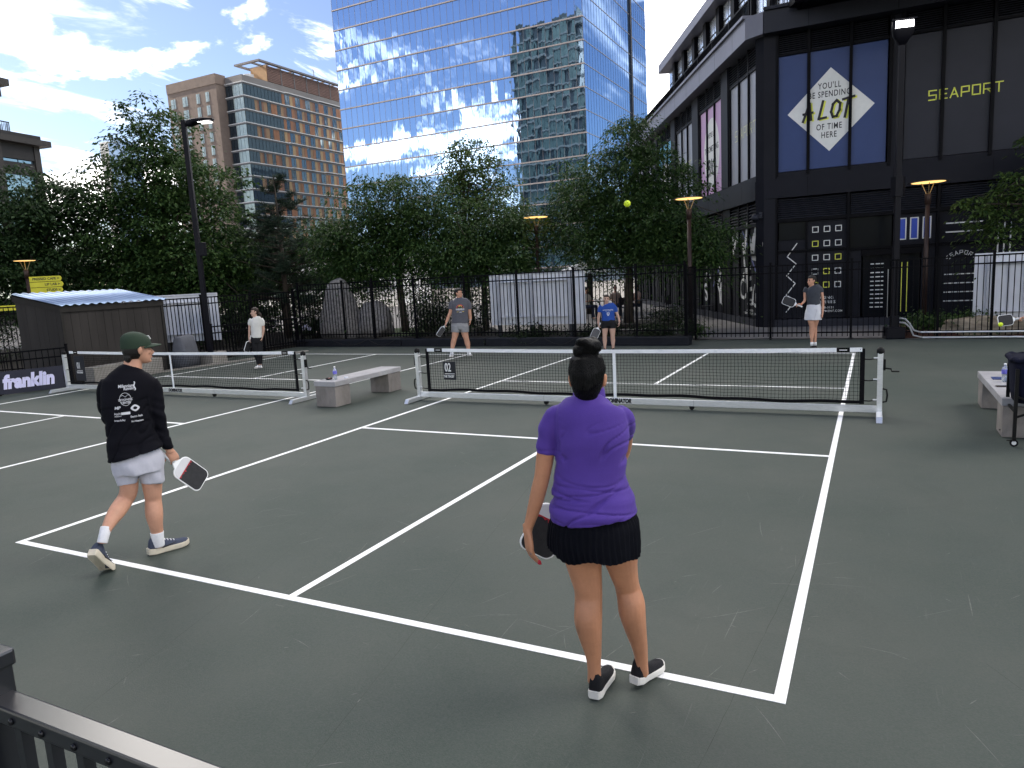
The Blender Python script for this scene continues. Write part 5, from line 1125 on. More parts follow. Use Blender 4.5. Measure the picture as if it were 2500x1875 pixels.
MAN = dict(o=(-1.620, -6.500), rz=0.9718,
    shirt=[(0.0568, -0.0, 1.4853, 0.0547, 0.06), (0.0457, -0.0, 1.453, 0.0988, 0.075), (0.0385, -0.0, 1.4154, 0.144, 0.095), (0.0301, -0.0, 1.3623, 0.1783, 0.11), (0.0116, -0.0, 1.2984, 0.1838, 0.12), (-0.0099, -0.0, 1.2166, 0.1762, 0.125), (-0.0173, -0.0, 1.1207, 0.1702, 0.125), (-0.0132, -0.0, 1.0227, 0.1656, 0.122), (-0.0099, -0.0, 0.9242, 0.1683, 0.125), (-0.0061, -0.0, 0.8558, 0.1739, 0.13, 0.1), (-0.0055, -0.0, 0.815, 0.1773, 0.132, 0.19)],
    sleeveR=[(0.1603, -0.0, 1.3468, 0.0557, 0.0557), (0.1861, -0.0, 1.2888, 0.056, 0.056), (0.1863, -0.0, 1.2152, 0.0561, 0.0561), (0.1858, -0.0, 1.1167, 0.0541, 0.0541), (0.1919, 0.02, 0.9886, 0.0501, 0.0501), (0.2092, 0.03, 0.8838, 0.0439, 0.0439), (0.2282, 0.04, 0.8106, 0.0364, 0.0364)],
    sleeveL=[(-0.1211, 0.02, 1.3723, 0.0489, 0.0489), (-0.1545, 0.06, 1.3122, 0.047, 0.047), (-0.1666, 0.14, 1.1948, 0.0456, 0.0456), (-0.1499, 0.28, 1.0608, 0.0427, 0.0427), (-0.1075, 0.4, 0.959, 0.0373, 0.0373)],
    armR=[(0.2003, 0.03, 0.923, 0.0328, 0.0328), (0.2251, 0.04, 0.8226, 0.0276, 0.0276), (0.238, 0.045, 0.775, 0.0266, 0.0266)],
    armL=[(-0.134, 0.32, 1.0143, 0.0323, 0.0323), (-0.0855, 0.46, 0.9065, 0.0278, 0.0278)],
    shorts=[(0.0004, -0.0, 0.8671, 0.1689, 0.12, 0.12), (0.0027, -0.0, 0.8111, 0.1797, 0.135), (0.0078, -0.0, 0.7482, 0.1838, 0.145), (0.0085, -0.0, 0.6734, 0.1769, 0.15)],
    shortL=[(-0.0846, 0.0, 0.7645, 0.0856, 0.0985), (-0.0827, -0.01, 0.6923, 0.0815, 0.0937), (-0.0795, -0.015, 0.6309, 0.0711, 0.0853), (-0.079, -0.02, 0.5911, 0.0669, 0.0836)],
    shortR=[(0.0891, -0.0, 0.734, 0.0993, 0.1092), (0.0934, -0.0, 0.6579, 0.093, 0.1023), (0.093, -0.0, 0.6076, 0.0866, 0.0996), (0.0907, -0.0, 0.5778, 0.0845, 0.0971)],
    legL=[(-0.0734, -0.0, 0.7255, 0.069, 0.069), (-0.0675, -0.01, 0.6151, 0.065, 0.065), (-0.0819, 0.0, 0.5283, 0.063, 0.063), (-0.1084, 0.01, 0.4748, 0.0608, 0.0608), (-0.1485, -0.05, 0.4365, 0.0619, 0.0619), (-0.1861, -0.11, 0.4028, 0.0578, 0.0578), (-0.2213, -0.16, 0.366, 0.046, 0.046), (-0.2499, -0.2, 0.3295, 0.0365, 0.0365), (-0.2733, -0.23, 0.2836, 0.0323, 0.0323), (-0.2883, -0.24, 0.2421, 0.0322, 0.0322)],
    legR=[(0.0977, -0.0, 0.6948, 0.0821, 0.0821), (0.0848, -0.0, 0.5839, 0.0756, 0.0756), (0.0812, -0.0, 0.4961, 0.0649, 0.0649), (0.0774, 0.01, 0.4308, 0.0596, 0.0596), (0.0733, -0.0, 0.3706, 0.0628, 0.0628), (0.0703, -0.01, 0.3101, 0.0628, 0.0628), (0.0717, -0.01, 0.2458, 0.052, 0.052), (0.074, 0.0, 0.1846, 0.0457, 0.0457), (0.0754, -0.0, 0.1197, 0.0403, 0.0403), (0.0734, 0.02, 0.0555, 0.0416, 0.0416)],
    sockL=[(-0.2521, -0.195, 0.3369, 0.0395, 0.0395), (-0.2702, -0.225, 0.2934, 0.0363, 0.0363), (-0.2878, -0.24, 0.2456, 0.0351, 0.0351)],
    sockR=[(0.0725, -0.0, 0.172, 0.049, 0.049), (0.0732, -0.0, 0.1202, 0.0447, 0.0447), (0.0736, 0.01, 0.0613, 0.0437, 0.0437)],
    head=(0.0922, -0.0, 1.631),
    neck=[(0.0504, 0.0, 1.4381), (0.07, 0.01, 1.531)],
    headh=0.001,
    wristR=(0.2339, 0.045, 0.7986),
    handR=(0.2802, 0.06, 0.6687),
    wristL=(-0.0855, 0.46, 0.9065),
    handL=(-0.0658, 0.5, 0.8304),
    heelR=(-0.005, 0.0014),
    toeR=(0.2893, 0.0841),
    toeL=(-0.2575, -0.1122),
    heelL=(-0.3794, -0.33, 0.2861),
    paddle=((0.244, 0.06, 0.7007), (0.3671, 0.09, 0.5686), (0.4714, 0.12, 0.4496)),
)
FARMAN = dict(o=(-6.130, 5.920), rz=0.5406,
    shirt=[(-0.0066, -0.0, 1.5083, 0.0832, 0.05), (0.0013, -0.0, 1.4511, 0.1703, 0.08), (0.0193, -0.0, 1.3744, 0.2311, 0.1), (0.0134, -0.0, 1.2231, 0.2124, 0.12), (0.0013, -0.0, 1.0336, 0.2127, 0.125), (-0.0084, -0.0, 0.8511, 0.2225, 0.13)],
    sleeveL=[(-0.1451, -0.0, 1.4214, 0.0643, 0.0643), (-0.1992, -0.0, 1.3487, 0.0681, 0.0681), (-0.223, -0.0, 1.2174, 0.0682, 0.0682)],
    sleeveR=[(0.1958, -0.0, 1.4025, 0.0645, 0.0645), (0.2404, -0.0, 1.3242, 0.0684, 0.0684), (0.2436, -0.0, 1.1911, 0.0684, 0.0684)],
    armL=[(-0.2117, -0.0, 1.2736, 0.0492, 0.0492), (-0.2431, -0.0, 1.1426, 0.0455, 0.0455), (-0.3049, -0.0, 1.013, 0.0417, 0.0417), (-0.3618, -0.02, 0.8956, 0.0303, 0.0303)],
    armR=[(0.2433, -0.0, 1.2481, 0.0494, 0.0494), (0.2556, -0.0, 1.0763, 0.0457, 0.0457), (0.26, 0.0, 0.9617, 0.0381, 0.0381), (0.2557, -0.02, 0.8982, 0.0305, 0.0305)],
    shorts=[(-0.0065, -0.0, 0.8815, 0.2149, 0.12), (-0.0156, -0.0, 0.7674, 0.2208, 0.13)],
    shortL=[(-0.1211, -0.0, 0.7926, 0.1141, 0.1255), (-0.1393, -0.0, 0.6291, 0.1066, 0.1226)],
    shortR=[(0.0958, -0.0, 0.7801, 0.1143, 0.1258), (0.0969, -0.0, 0.6153, 0.103, 0.1185)],
    legL=[(-0.1248, -0.0, 0.7355, 0.0951, 0.0951), (-0.1499, 0.0, 0.5837, 0.0876, 0.0876), (-0.1845, -0.0, 0.4629, 0.0686, 0.0686), (-0.2189, 0.02, 0.3478, 0.0687, 0.0687), (-0.246, -0.0, 0.2241, 0.0496, 0.0496), (-0.2637, 0.0, 0.1287, 0.042, 0.042), (-0.2738, -0.0, 0.0327, 0.042, 0.042)],
    legR=[(0.0884, -0.0, 0.7231, 0.0953, 0.0953), (0.0979, -0.0, 0.5692, 0.0878, 0.0878), (0.1241, -0.0, 0.4369, 0.0688, 0.0688), (0.1477, 0.02, 0.3182, 0.0689, 0.0689), (0.1631, -0.0, 0.1994, 0.0498, 0.0498), (0.1724, -0.0, 0.1022, 0.0422, 0.0422), (0.1748, -0.0, 0.0169, 0.0422, 0.0422)],
    head=(-0.0064, -0.0, 1.6291),
    wristL=(-0.3618, -0.02, 0.8956),
    handL=(-0.397, -0.03, 0.822),
    wristR=(0.2562, -0.02, 0.9058),
    handR=(0.2457, -0.03, 0.8001),
    feet=[(-0.2868, -0.0827), (0.1729, -0.0578)],
    paddle=((-0.3846, -0.03, 0.8366), (-0.5175, -0.04, 0.6658), (-0.5716, -0.05, 0.5933)),
)
BLUEGIRL = dict(o=(-2.600, 6.950), rz=0.3404,
    shirt=[(0.0732, 0.0, 1.182, 0.0572, 0.045), (0.0848, -0.0, 1.1508, 0.1334, 0.07), (0.1057, 0.0, 1.091, 0.1868, 0.09), (0.1059, -0.0, 0.9757, 0.1654, 0.1), (0.1077, -0.0, 0.873, 0.1604, 0.1), (0.1106, -0.0, 0.7649, 0.1721, 0.11)],
    sleeveL=[(-0.037, 0.0, 1.1233, 0.0611, 0.0611), (-0.082, -0.0, 1.0742, 0.0612, 0.0612), (-0.1054, -0.0, 0.9855, 0.0561, 0.0561)],
    sleeveR=[(0.2426, 0.0, 1.1101, 0.0609, 0.0609), (0.2791, 0.0, 1.0573, 0.0608, 0.0608), (0.2966, 0.0, 0.9669, 0.0558, 0.0558)],
    armL=[(-0.0939, 0.0, 1.0234, 0.0408, 0.0408), (-0.1183, 0.0, 0.909, 0.0383, 0.0383), (-0.1346, 0.0, 0.8068, 0.0332, 0.0332), (-0.1426, -0.02, 0.7183, 0.023, 0.023)],
    armR=[(0.2927, -0.0, 1.0055, 0.0406, 0.0406), (0.3302, 0.0, 0.9014, 0.0381, 0.0381), (0.3605, 0.0, 0.8102, 0.033, 0.033), (0.3731, -0.02, 0.734, 0.0228, 0.0228)],
    shorts=[(0.1101, -0.0, 0.7906, 0.1656, 0.1), (0.1074, 0.0, 0.7058, 0.1785, 0.11)],
    shortL=[(0.0187, -0.0, 0.7226, 0.0919, 0.0919), (0.014, 0.0, 0.5784, 0.0843, 0.0843)],
    shortR=[(0.1972, 0.0, 0.7147, 0.0916, 0.0916), (0.2003, -0.0, 0.5703, 0.0841, 0.0841)],
    legL=[(0.0221, -0.0, 0.6709, 0.0817, 0.0817), (0.0179, -0.0, 0.542, 0.0767, 0.0767), (0.0051, -0.0, 0.3873, 0.0538, 0.0538), (0.0038, 0.02, 0.2687, 0.0564, 0.0564), (0.0, 0.0, 0.1538, 0.0385, 0.0385), (-0.0026, 0.0, 0.0758, 0.0308, 0.0308), (-0.0038, -0.0, 0.0367, 0.0308, 0.0308)],
    legR=[(0.1981, -0.0, 0.6632, 0.0815, 0.0815), (0.1992, -0.0, 0.5342, 0.0765, 0.0765), (0.1995, -0.0, 0.3791, 0.0562, 0.0562), (0.2037, 0.02, 0.2604, 0.0563, 0.0563), (0.2024, 0.0, 0.1456, 0.0384, 0.0384), (0.2, 0.0, 0.0677, 0.0307, 0.0307), (0.1988, 0.0, 0.0287, 0.0307, 0.0307)],
    head=(0.0734, 0.0, 1.3045),
    wristL=(-0.1429, -0.02, 0.7106),
    handL=(-0.1361, -0.03, 0.6079),
    wristR=(0.3752, -0.02, 0.7211),
    handR=(0.3641, -0.03, 0.6119),
    feet=[(-0.01, 0.0509), (0.2001, -0.023)],
    paddle=((-0.1307, -0.03, 0.6154), (-0.226, -0.04, 0.4524), (-0.2764, -0.05, 0.3311)),
)
GREYWOMAN = dict(o=(2.180, 7.120), rz=0.0697,
    shirt=[(-0.0293, -0.0, 1.4245, 0.0524, 0.045), (-0.0188, -0.0, 1.4015, 0.1152, 0.07), (0.0001, -0.0, 1.3623, 0.1591, 0.085), (0.0032, -0.0, 1.2719, 0.1488, 0.1), (0.0086, -0.0, 1.1586, 0.1363, 0.1), (0.0099, -0.0, 1.0339, 0.1323, 0.1), (0.0123, 0.0, 0.9998, 0.1386, 0.105)],
    sleeveL=[(-0.1233, -0.0, 1.3833, 0.0463, 0.0463), (-0.1588, 0.0, 1.3463, 0.0464, 0.0464), (-0.1688, -0.0, 1.2855, 0.0401, 0.0401)],
    sleeveR=[(0.1279, -0.0, 1.3728, 0.0499, 0.0499), (0.1595, -0.0, 1.3332, 0.0498, 0.0498), (0.1706, -0.0, 1.2721, 0.0436, 0.0436)],
    armL=[(-0.1649, -0.0, 1.3126, 0.0338, 0.0338), (-0.166, -0.0, 1.1991, 0.0296, 0.0296), (-0.1693, -0.02, 1.1093, 0.0275, 0.0275), (-0.2106, -0.06, 1.0561, 0.0232, 0.0232), (-0.2563, -0.1, 1.0259, 0.019, 0.019)],
    armR=[(0.1682, -0.0, 1.2992, 0.0353, 0.0353), (0.1906, 0.0, 1.1633, 0.0311, 0.0311), (0.2002, -0.0, 1.0501, 0.0291, 0.0291), (0.1995, -0.02, 0.9158, 0.0249, 0.0249), (0.1963, -0.03, 0.8261, 0.0208, 0.0208)],
    skirt=[(0.01, -0.0, 1.0226, 0.1323, 0.105), (0.0128, -0.0, 0.943, 0.1471, 0.115), (0.0057, -0.0, 0.8067, 0.1641, 0.125), (0.0037, 0.0, 0.6812, 0.1759, 0.135)],
    legL=[(-0.0548, -0.0, 0.8083, 0.0758, 0.0758), (-0.0387, -0.0, 0.6708, 0.0696, 0.0696), (-0.0162, -0.0, 0.5329, 0.0527, 0.0527), (-0.0194, 0.02, 0.4163, 0.0508, 0.0508), (-0.0182, -0.0, 0.3031, 0.036, 0.036), (-0.0171, 0.0, 0.1879, 0.0275, 0.0275), (-0.0165, -0.0, 0.1301, 0.0275, 0.0275)],
    legR=[(0.0715, 0.0, 0.8048, 0.0754, 0.0754), (0.0624, -0.0, 0.6683, 0.065, 0.065), (0.043, 0.06, 0.5264, 0.0486, 0.0486), (0.0442, 0.08, 0.4096, 0.0465, 0.0465), (0.0497, 0.08, 0.2941, 0.0339, 0.0339), (0.053, 0.08, 0.1785, 0.0254, 0.0254), (0.0535, 0.08, 0.1275, 0.0255, 0.0255)],
    head=(-0.0304, 0.0, 1.5439),
    wristL=(-0.2458, -0.1, 1.03),
    handL=(-0.33, -0.12, 1.0181),
    wristR=(0.1964, -0.03, 0.8215),
    handR=(0.1851, -0.04, 0.7093),
    feet=[(-0.0216, -0.0143), (0.0593, 0.1789)],
    paddle=((-0.3088, -0.12, 1.0174), (-0.4898, -0.13, 1.1037), (-0.6142, -0.13, 1.1537)),
)
WHITEGIRL = dict(o=(-10.660, 3.300), rz=0.8156,
    shirt=[(0.0564, -0.0, 1.3056, 0.0529, 0.045), (0.0655, -0.0, 1.278, 0.1111, 0.065), (0.0801, -0.0, 1.2207, 0.1483, 0.085), (0.0676, -0.0, 1.0975, 0.1356, 0.1), (0.0582, -0.0, 0.9626, 0.1315, 0.1), (0.047, -0.0, 0.7777, 0.1348, 0.11)],
    sleeveL=[(-0.0322, -0.0, 1.2511, 0.0464, 0.0464), (-0.0758, -0.0, 1.198, 0.0464, 0.0464), (-0.0987, -0.0, 1.0985, 0.0379, 0.0379)],
    sleeveR=[(0.1944, -0.0, 1.2351, 0.0511, 0.0511), (0.2293, -0.0, 1.1762, 0.0533, 0.0533), (0.227, -0.0, 1.0677, 0.0491, 0.0491)],
    armL=[(-0.0911, -0.0, 1.1317, 0.0295, 0.0295), (-0.1048, -0.0, 0.9975, 0.0274, 0.0274), (-0.1204, -0.0, 0.8859, 0.0253, 0.0253), (-0.1348, -0.02, 0.7867, 0.0169, 0.0169)],
    armR=[(0.231, -0.0, 1.1082, 0.0341, 0.0341), (0.2282, -0.0, 0.9724, 0.032, 0.032), (0.2063, -0.0, 0.8606, 0.0278, 0.0278), (0.1725, -0.02, 0.7622, 0.0192, 0.0192)],
    pants=[(0.0487, -0.0, 0.8048, 0.1295, 0.1), (0.0354, -0.0, 0.7151, 0.138, 0.105)],
    pantL=[(-0.0263, -0.0, 0.7427, 0.0849, 0.0849), (-0.028, -0.0, 0.5157, 0.0722, 0.0722), (-0.0038, -0.0, 0.3313, 0.0596, 0.0596), (0.0251, 0.0, 0.1915, 0.0512, 0.0512), (0.0266, -0.0, 0.0997, 0.0427, 0.0427)],
    pantR=[(0.1074, -0.0, 0.732, 0.0768, 0.0768), (0.089, -0.0, 0.5059, 0.0683, 0.0683), (0.0814, 0.0, 0.3238, 0.0598, 0.0598), (0.0741, -0.0, 0.187, 0.0513, 0.0513), (0.0693, -0.0, 0.0957, 0.0428, 0.0428)],
    legL=[(0.0312, -0.0, 0.1451, 0.0277, 0.0277), (0.0241, -0.0, 0.054, 0.0235, 0.0235), (0.0184, -0.0, -0.0028, 0.0235, 0.0235)],
    legR=[(0.0739, 0.0, 0.1412, 0.0278, 0.0278), (0.069, -0.0, 0.0498, 0.0235, 0.0235), (0.0654, -0.0, -0.0073, 0.0235, 0.0235)],
    head=(0.0605, -0.0, 1.4312),
    wristL=(-0.1355, -0.02, 0.7799),
    handL=(-0.1462, -0.03, 0.6752),
    wristR=(0.1696, -0.02, 0.7556),
    handR=(0.1455, -0.03, 0.6446),
    feet=[(-0.0066, -0.1579), (0.0682, -0.3118)],
    paddle=((-0.1387, -0.03, 0.6859), (-0.187, -0.04, 0.5662), (-0.2397, -0.05, 0.4244)),
)
# ------------------------------------------------------------------ people
from mathutils.bvhtree import BVHTree
def remesh(mb, vox, sm=4, name='m', fac=.5):
    me = mb.mesh(name); o = bpy.data.objects.new('tmp', me); COL.objects.link(o)
    r = o.modifiers.new('r', 'REMESH'); r.mode = 'VOXEL'; r.voxel_size = vox; r.use_smooth_shade = True
    if sm: s = o.modifiers.new('s', 'SMOOTH'); s.factor = fac; s.iterations = sm
    bpy.context.view_layer.update(); dg = bpy.context.evaluated_depsgraph_get()
    m2 = bpy.data.meshes.new_from_object(o.evaluated_get(dg)); bpy.data.objects.remove(o); bpy.data.meshes.remove(me)
    m2.polygons.foreach_set('use_smooth', [True]*len(m2.polygons)); m2.name = name; return m2
def wrinkle(me, fn):
    me.update(); nn = [v.normal.copy() for v in me.vertices]
    for v, n in zip(me.vertices, nn): v.co = v.co+n*fn(v.co, n)
    me.update()
def densify(rings, k=3):
    """Catmull-Rom through the measured rings, so limbs and garments have no kinks"""
    m = max(len(r) for r in rings); Q = np.array([list(r)+[0]*(m-len(r)) for r in rings], float); n = len(Q); out = []
    for i in range(n-1):
        p0, p1, p2, p3 = Q[max(i-1, 0)], Q[i], Q[i+1], Q[min(i+2, n-1)]
        for j in range(k+1):
            u = j/(k+1); v = .5*(2*p1+(p2-p0)*u+(2*p0-5*p1+4*p2-p3)*u*u+(3*p1-p0-3*p2+p3)*u**3); out.append(tuple(float(x) for x in v))
    return out+[tuple(float(x) for x in Q[-1])]
def grow(rings, d): return [tuple(r[:3])+(r[3]+d, r[4]+d)+tuple(r[5:]) for r in rings]
HEADR = [(-.004, .072, .030, .022), (.008, .083, .012, .036), (.03, .088, -.025, .050), (.055, .088, -.050, .060), (.08, .086, -.070, .066), (.105, .083, -.086, .070), (.128, .088, -.094, .072), (.155, .087, -.098, .074), (.185, .075, -.092, .069), (.208, .052, -.070, .055), (.224, .022, -.04, .034), (.230, .0, -.015, .012)]
def Hrot(phi, tilt=0.0): return Matrix.Rotation(-phi, 3, 'Z') @ Matrix.Rotation(tilt, 3, 'X')
def head(mb, c, H, phi, tilt=0.0):
    k = H/.23; Rm = Hrot(phi, tilt); c = Vector(c); P = lambda x, y, z: c+Rm @ (Vector((x, y, z-.115))*k)
    V = []; F = []; sg = 24
    for z, f, b, w_ in HEADR:
        for i in range(sg):
            a = 2*math.pi*i/sg; V.append(P(w_*math.cos(a), (f+b)/2+(f-b)/2*math.sin(a), z))
    n = len(HEADR)
    for i in range(n-1):
        for j in range(sg): F.append((i*sg+j, i*sg+(j+1) % sg, (i+1)*sg+(j+1) % sg, (i+1)*sg+j))
    F += [tuple(range(sg))[::-1], tuple(range((n-1)*sg, n*sg))]; mb.add(V, F)
    mb.tube([P(0, .080, .118), P(0, .096, .092), P(0, .108, .074), P(0, .098, .064), P(0, .08, .062)], [.008*k, .010*k, .0135*k, .013*k, .008*k], 10)
    for s in (-1, 1):
        mb.ell(P(s*.011, .094, .068), (.008*k, .010*k, .007*k), Rm)
        mb.ell(P(s*.077, -.008, .098), (.009*k, .017*k, .031*k), Rm @ Matrix.Rotation(.15*s, 3, 'Y'))
        mb.ell(P(s*.032, .078, .127), (.022*k, .010*k, .006*k), Rm)
        mb.ell(P(s*.038, .066, .080), (.020*k, .018*k, .018*k), Rm)
    mb.ell(P(0, .088, .045), (.022*k, .008*k, .006*k), Rm); mb.ell(P(0, .087, .037), (.019*k, .009*k, .006*k), Rm); mb.ell(P(0, .080, .010), (.018*k, .012*k, .012*k), Rm)
    return P, Rm, k
def hand(mb, wrist, tip, pn, side, curl, k=1.0, thumb=.7):
    w0 = Vector(wrist); d = (Vector(tip)-w0).normalized(); n = Vector(pn); n = (n-d*n.dot(d)).normalized(); s = d.cross(n)*side
    q = lambda a, b, c: w0+d*a*k+s*b*k+n*c*k
    mb.loft([(*q(-.03, 0, 0), .025*k, .020*k), (*q(.0, 0, 0), .026*k, .018*k), (*q(.03, .002, 0), .036*k, .016*k), (*q(.07, 0, 0), .041*k, .015*k), (*q(.095, -.002, 0), .038*k, .012*k)], seg=16, ref=s)
    tips = []
    for off, ln, rd in ((.029, .070, .0088), (.010, .079, .0090), (-.010, .073, .0088), (-.028, .058, .0078)):
        p = q(.085, off, .0); a = .12; pts = [p]
        for f, c_ in ((.46, .55), (.30, .85), (.24, .6)):
            a += curl*c_; p = p+(d*math.cos(a)+n*math.sin(a))*ln*f*k; pts.append(p)
        mb.tube(pts, [rd*k, rd*.96*k, rd*.88*k, rd*.70*k], 8); mb.ell(pts[-1], (rd*.72*k,)*3, seg=8, ring=6); tips.append((pts[-1], (pts[-1]-pts[-2]).normalized(), (pts[0]+pts[1])/2, (pts[1]-pts[0]).normalized(), rd*k))
    a0 = q(.022, .024, .004); a1 = a0+(d*.55+s*thumb+n*.35).normalized()*.042*k; a2 = a1+(d*.85+s*.15*thumb+n*(.2+.4*curl)).normalized()*.032*k
    mb.tube([q(.005, .012, 0), a0, a1, a2], [.014*k, .0135*k, .0105*k, .0085*k], 8); mb.ell(a2, (.0088*k,)*3, seg=8, ring=6)
    return tips
SHW = [(0, .024), (.04, .031), (.12, .036), (.35, .034), (.58, .040), (.76, .045), (.88, .041), (.96, .028), (1.0, .012)]
def shoe(par, heel, toe, mu, ms, L_=.285, lift=0.0, roll=0.0, k=1.0, z=0.0, yaw=None, name='shoe', high=1.0, st=1.0):
    hx, hy = heel[0], heel[1]; tx, ty = toe[0], toe[1]; a = math.atan2(ty-hy, tx-hx) if yaw is None else yaw
    Rm = Matrix.Rotation(a, 3, 'Z') @ Matrix.Rotation(lift, 3, 'Y'); o = Vector((tx, ty, z))-Matrix.Rotation(a, 3, 'Z') @ Vector((L_, 0, 0)); piv = Vector((L_*.80, 0, 0))
    def T(p):
        p = Vector(p)
        if lift and p.x > piv.x: q = Matrix.Rotation(lift*.25, 3, 'Y') @ (p-piv)+piv
        else: q = Matrix.Rotation(lift, 3, 'Y') @ (p-piv)+piv
        return Matrix.Rotation(a, 3, 'Z') @ q+o
    o2 = o
    out = [(u*L_, w_*k) for u, w_ in SHW]; loop = [(x, -w_*1.06) for x, w_ in out]+[(x, w_*1.06) for x, w_ in out[::-1]]
    def sole(z0, z1, gr): return MB(), [(x*1.0, y*gr) for x, y in loop]
    mb = MB(); K = len(loop); rings = [(.0, .92, .004), (.006, 1.0, .0), (.022, 1.0, .0), (.030, .97, .0)]; V = []
    for zz_, gr, _ in rings:
        for x, y in loop:
            spring = .014*max(0, (x/L_-.72)/.28)**2+(.006 if x/L_ < .06 else 0)
            heelz = .010*max(0, 1-x/L_*1.6) if zz_ > .01 else 0
            V.append(T((x+(-.004 if x < .1*L_ else .002)*gr, y*gr, zz_*k*(st if zz_ > .01 else 1)+spring+heelz*st)))
    F = [tuple(range(K))[::-1], tuple(range(3*K, 4*K))]+[(i*K+j, i*K+(j+1) % K, (i+1)*K+(j+1) % K, (i+1)*K+j) for i in range(3) for j in range(K)]
    mb.add(V, F); so_ = mb.build('sole', ms, par, smooth=False)
    hs_ = [(0.02, .088), (.10, .100), (.22, .092), (.34, .078), (.48, .064), (.62, .052), (.78, .044), (.90, .036), (.98, .022)]
    mb = MB(); rg = []
    for u, h in hs_:
        w_ = np.interp(u, [s_[0] for s_ in SHW], [s_[1] for s_ in SHW])*k; h *= k; spring = .014*max(0, (u-.72)/.28)**2
        rg.append((u*L_, w_*.99, h, spring))
    V = []; F = []; sg = 18
    for x, w_, h, sp in rg:
        for i in range(sg):
            an = 2*math.pi*i/sg; y = w_*math.copysign(abs(math.cos(an))**.75, math.cos(an)); zz_ = .024*k+sp+(h-.01)*(1+(high-1)*max(0, 1-x/L_*2.2))*max(0, math.sin(an))**.8+(.03*(st-1)*k) if math.sin(an) > 0 else .020*k+sp
            V.append(T((x+(.012 if x < .05*L_ else 0)*max(0, math.sin(an)), y*(1-(.02 if x < .3*L_ else .25)*max(0, math.sin(an))), zz_)))
    n = len(rg)
    for i in range(n-1):
        for j in range(sg): F.append((i*sg+j, i*sg+(j+1) % sg, (i+1)*sg+(j+1) % sg, (i+1)*sg+j))
    F += [tuple(range(sg))[::-1], tuple(range((n-1)*sg, n*sg))]; mb.add(V, F); up_ = mb.build(name, mu, par, smooth=True); so_.parent = up_
    return up_, T
def decal(body, size, m, par, tgt, x, z, side=-1, name='print', me=None, lift=.0025, **kw):
    """flat print laid on the cloth: letters projected along the local depth axis on to the garment mesh"""
    me = me or text_mesh(body, size, depth=0.0, **kw); bv = BVHTree.FromPolygons([v.co[:] for v in tgt.vertices], [p.vertices[:] for p in tgt.polygons])
    for v in me.vertices:
        px, pz = x+v.co.x*(1 if side < 0 else -1), z+v.co.y; hit = bv.ray_cast(Vector((px, side*1.0, pz)), Vector((0, -side, 0)))[0]
        v.co = (px, (hit.y if hit else 0)+side*lift, pz)
    return ob(name, me, m, par)
def flatpoly(poly):
    me = bpy.data.meshes.new('flat'); n = len(poly); me.from_pydata([(x, y, 0) for x, y in poly], [], [tuple(range(n))]); me.update(); return me
def gridpoly(f, nu, nv):
    V = [(*f(i/nu, j/nv), 0) for i in range(nu+1) for j in range(nv+1)]; me = bpy.data.meshes.new('flat'); me.from_pydata(V, [], [(i*(nv+1)+j, (i+1)*(nv+1)+j, (i+1)*(nv+1)+j+1, i*(nv+1)+j+1) for i in range(nu) for j in range(nv)]); me.update(); return me
PWH = mk('paddle_edge', (.78, .78, .78), .4, var=0); PBK = mk('paddle_carbon', (.020, .020, .022), .6, var=.3, vs_=40, bump=.2, bs=300); PGR = mk('paddle_grip', (.62, .62, .62), .6, var=.1); PGY = mk('paddle_grey', (.075, .075, .08), .55, var=.2, vs_=30); PRD = mk('paddle_red', (.34, .02, .03), .5, var=.4, vs_=60)
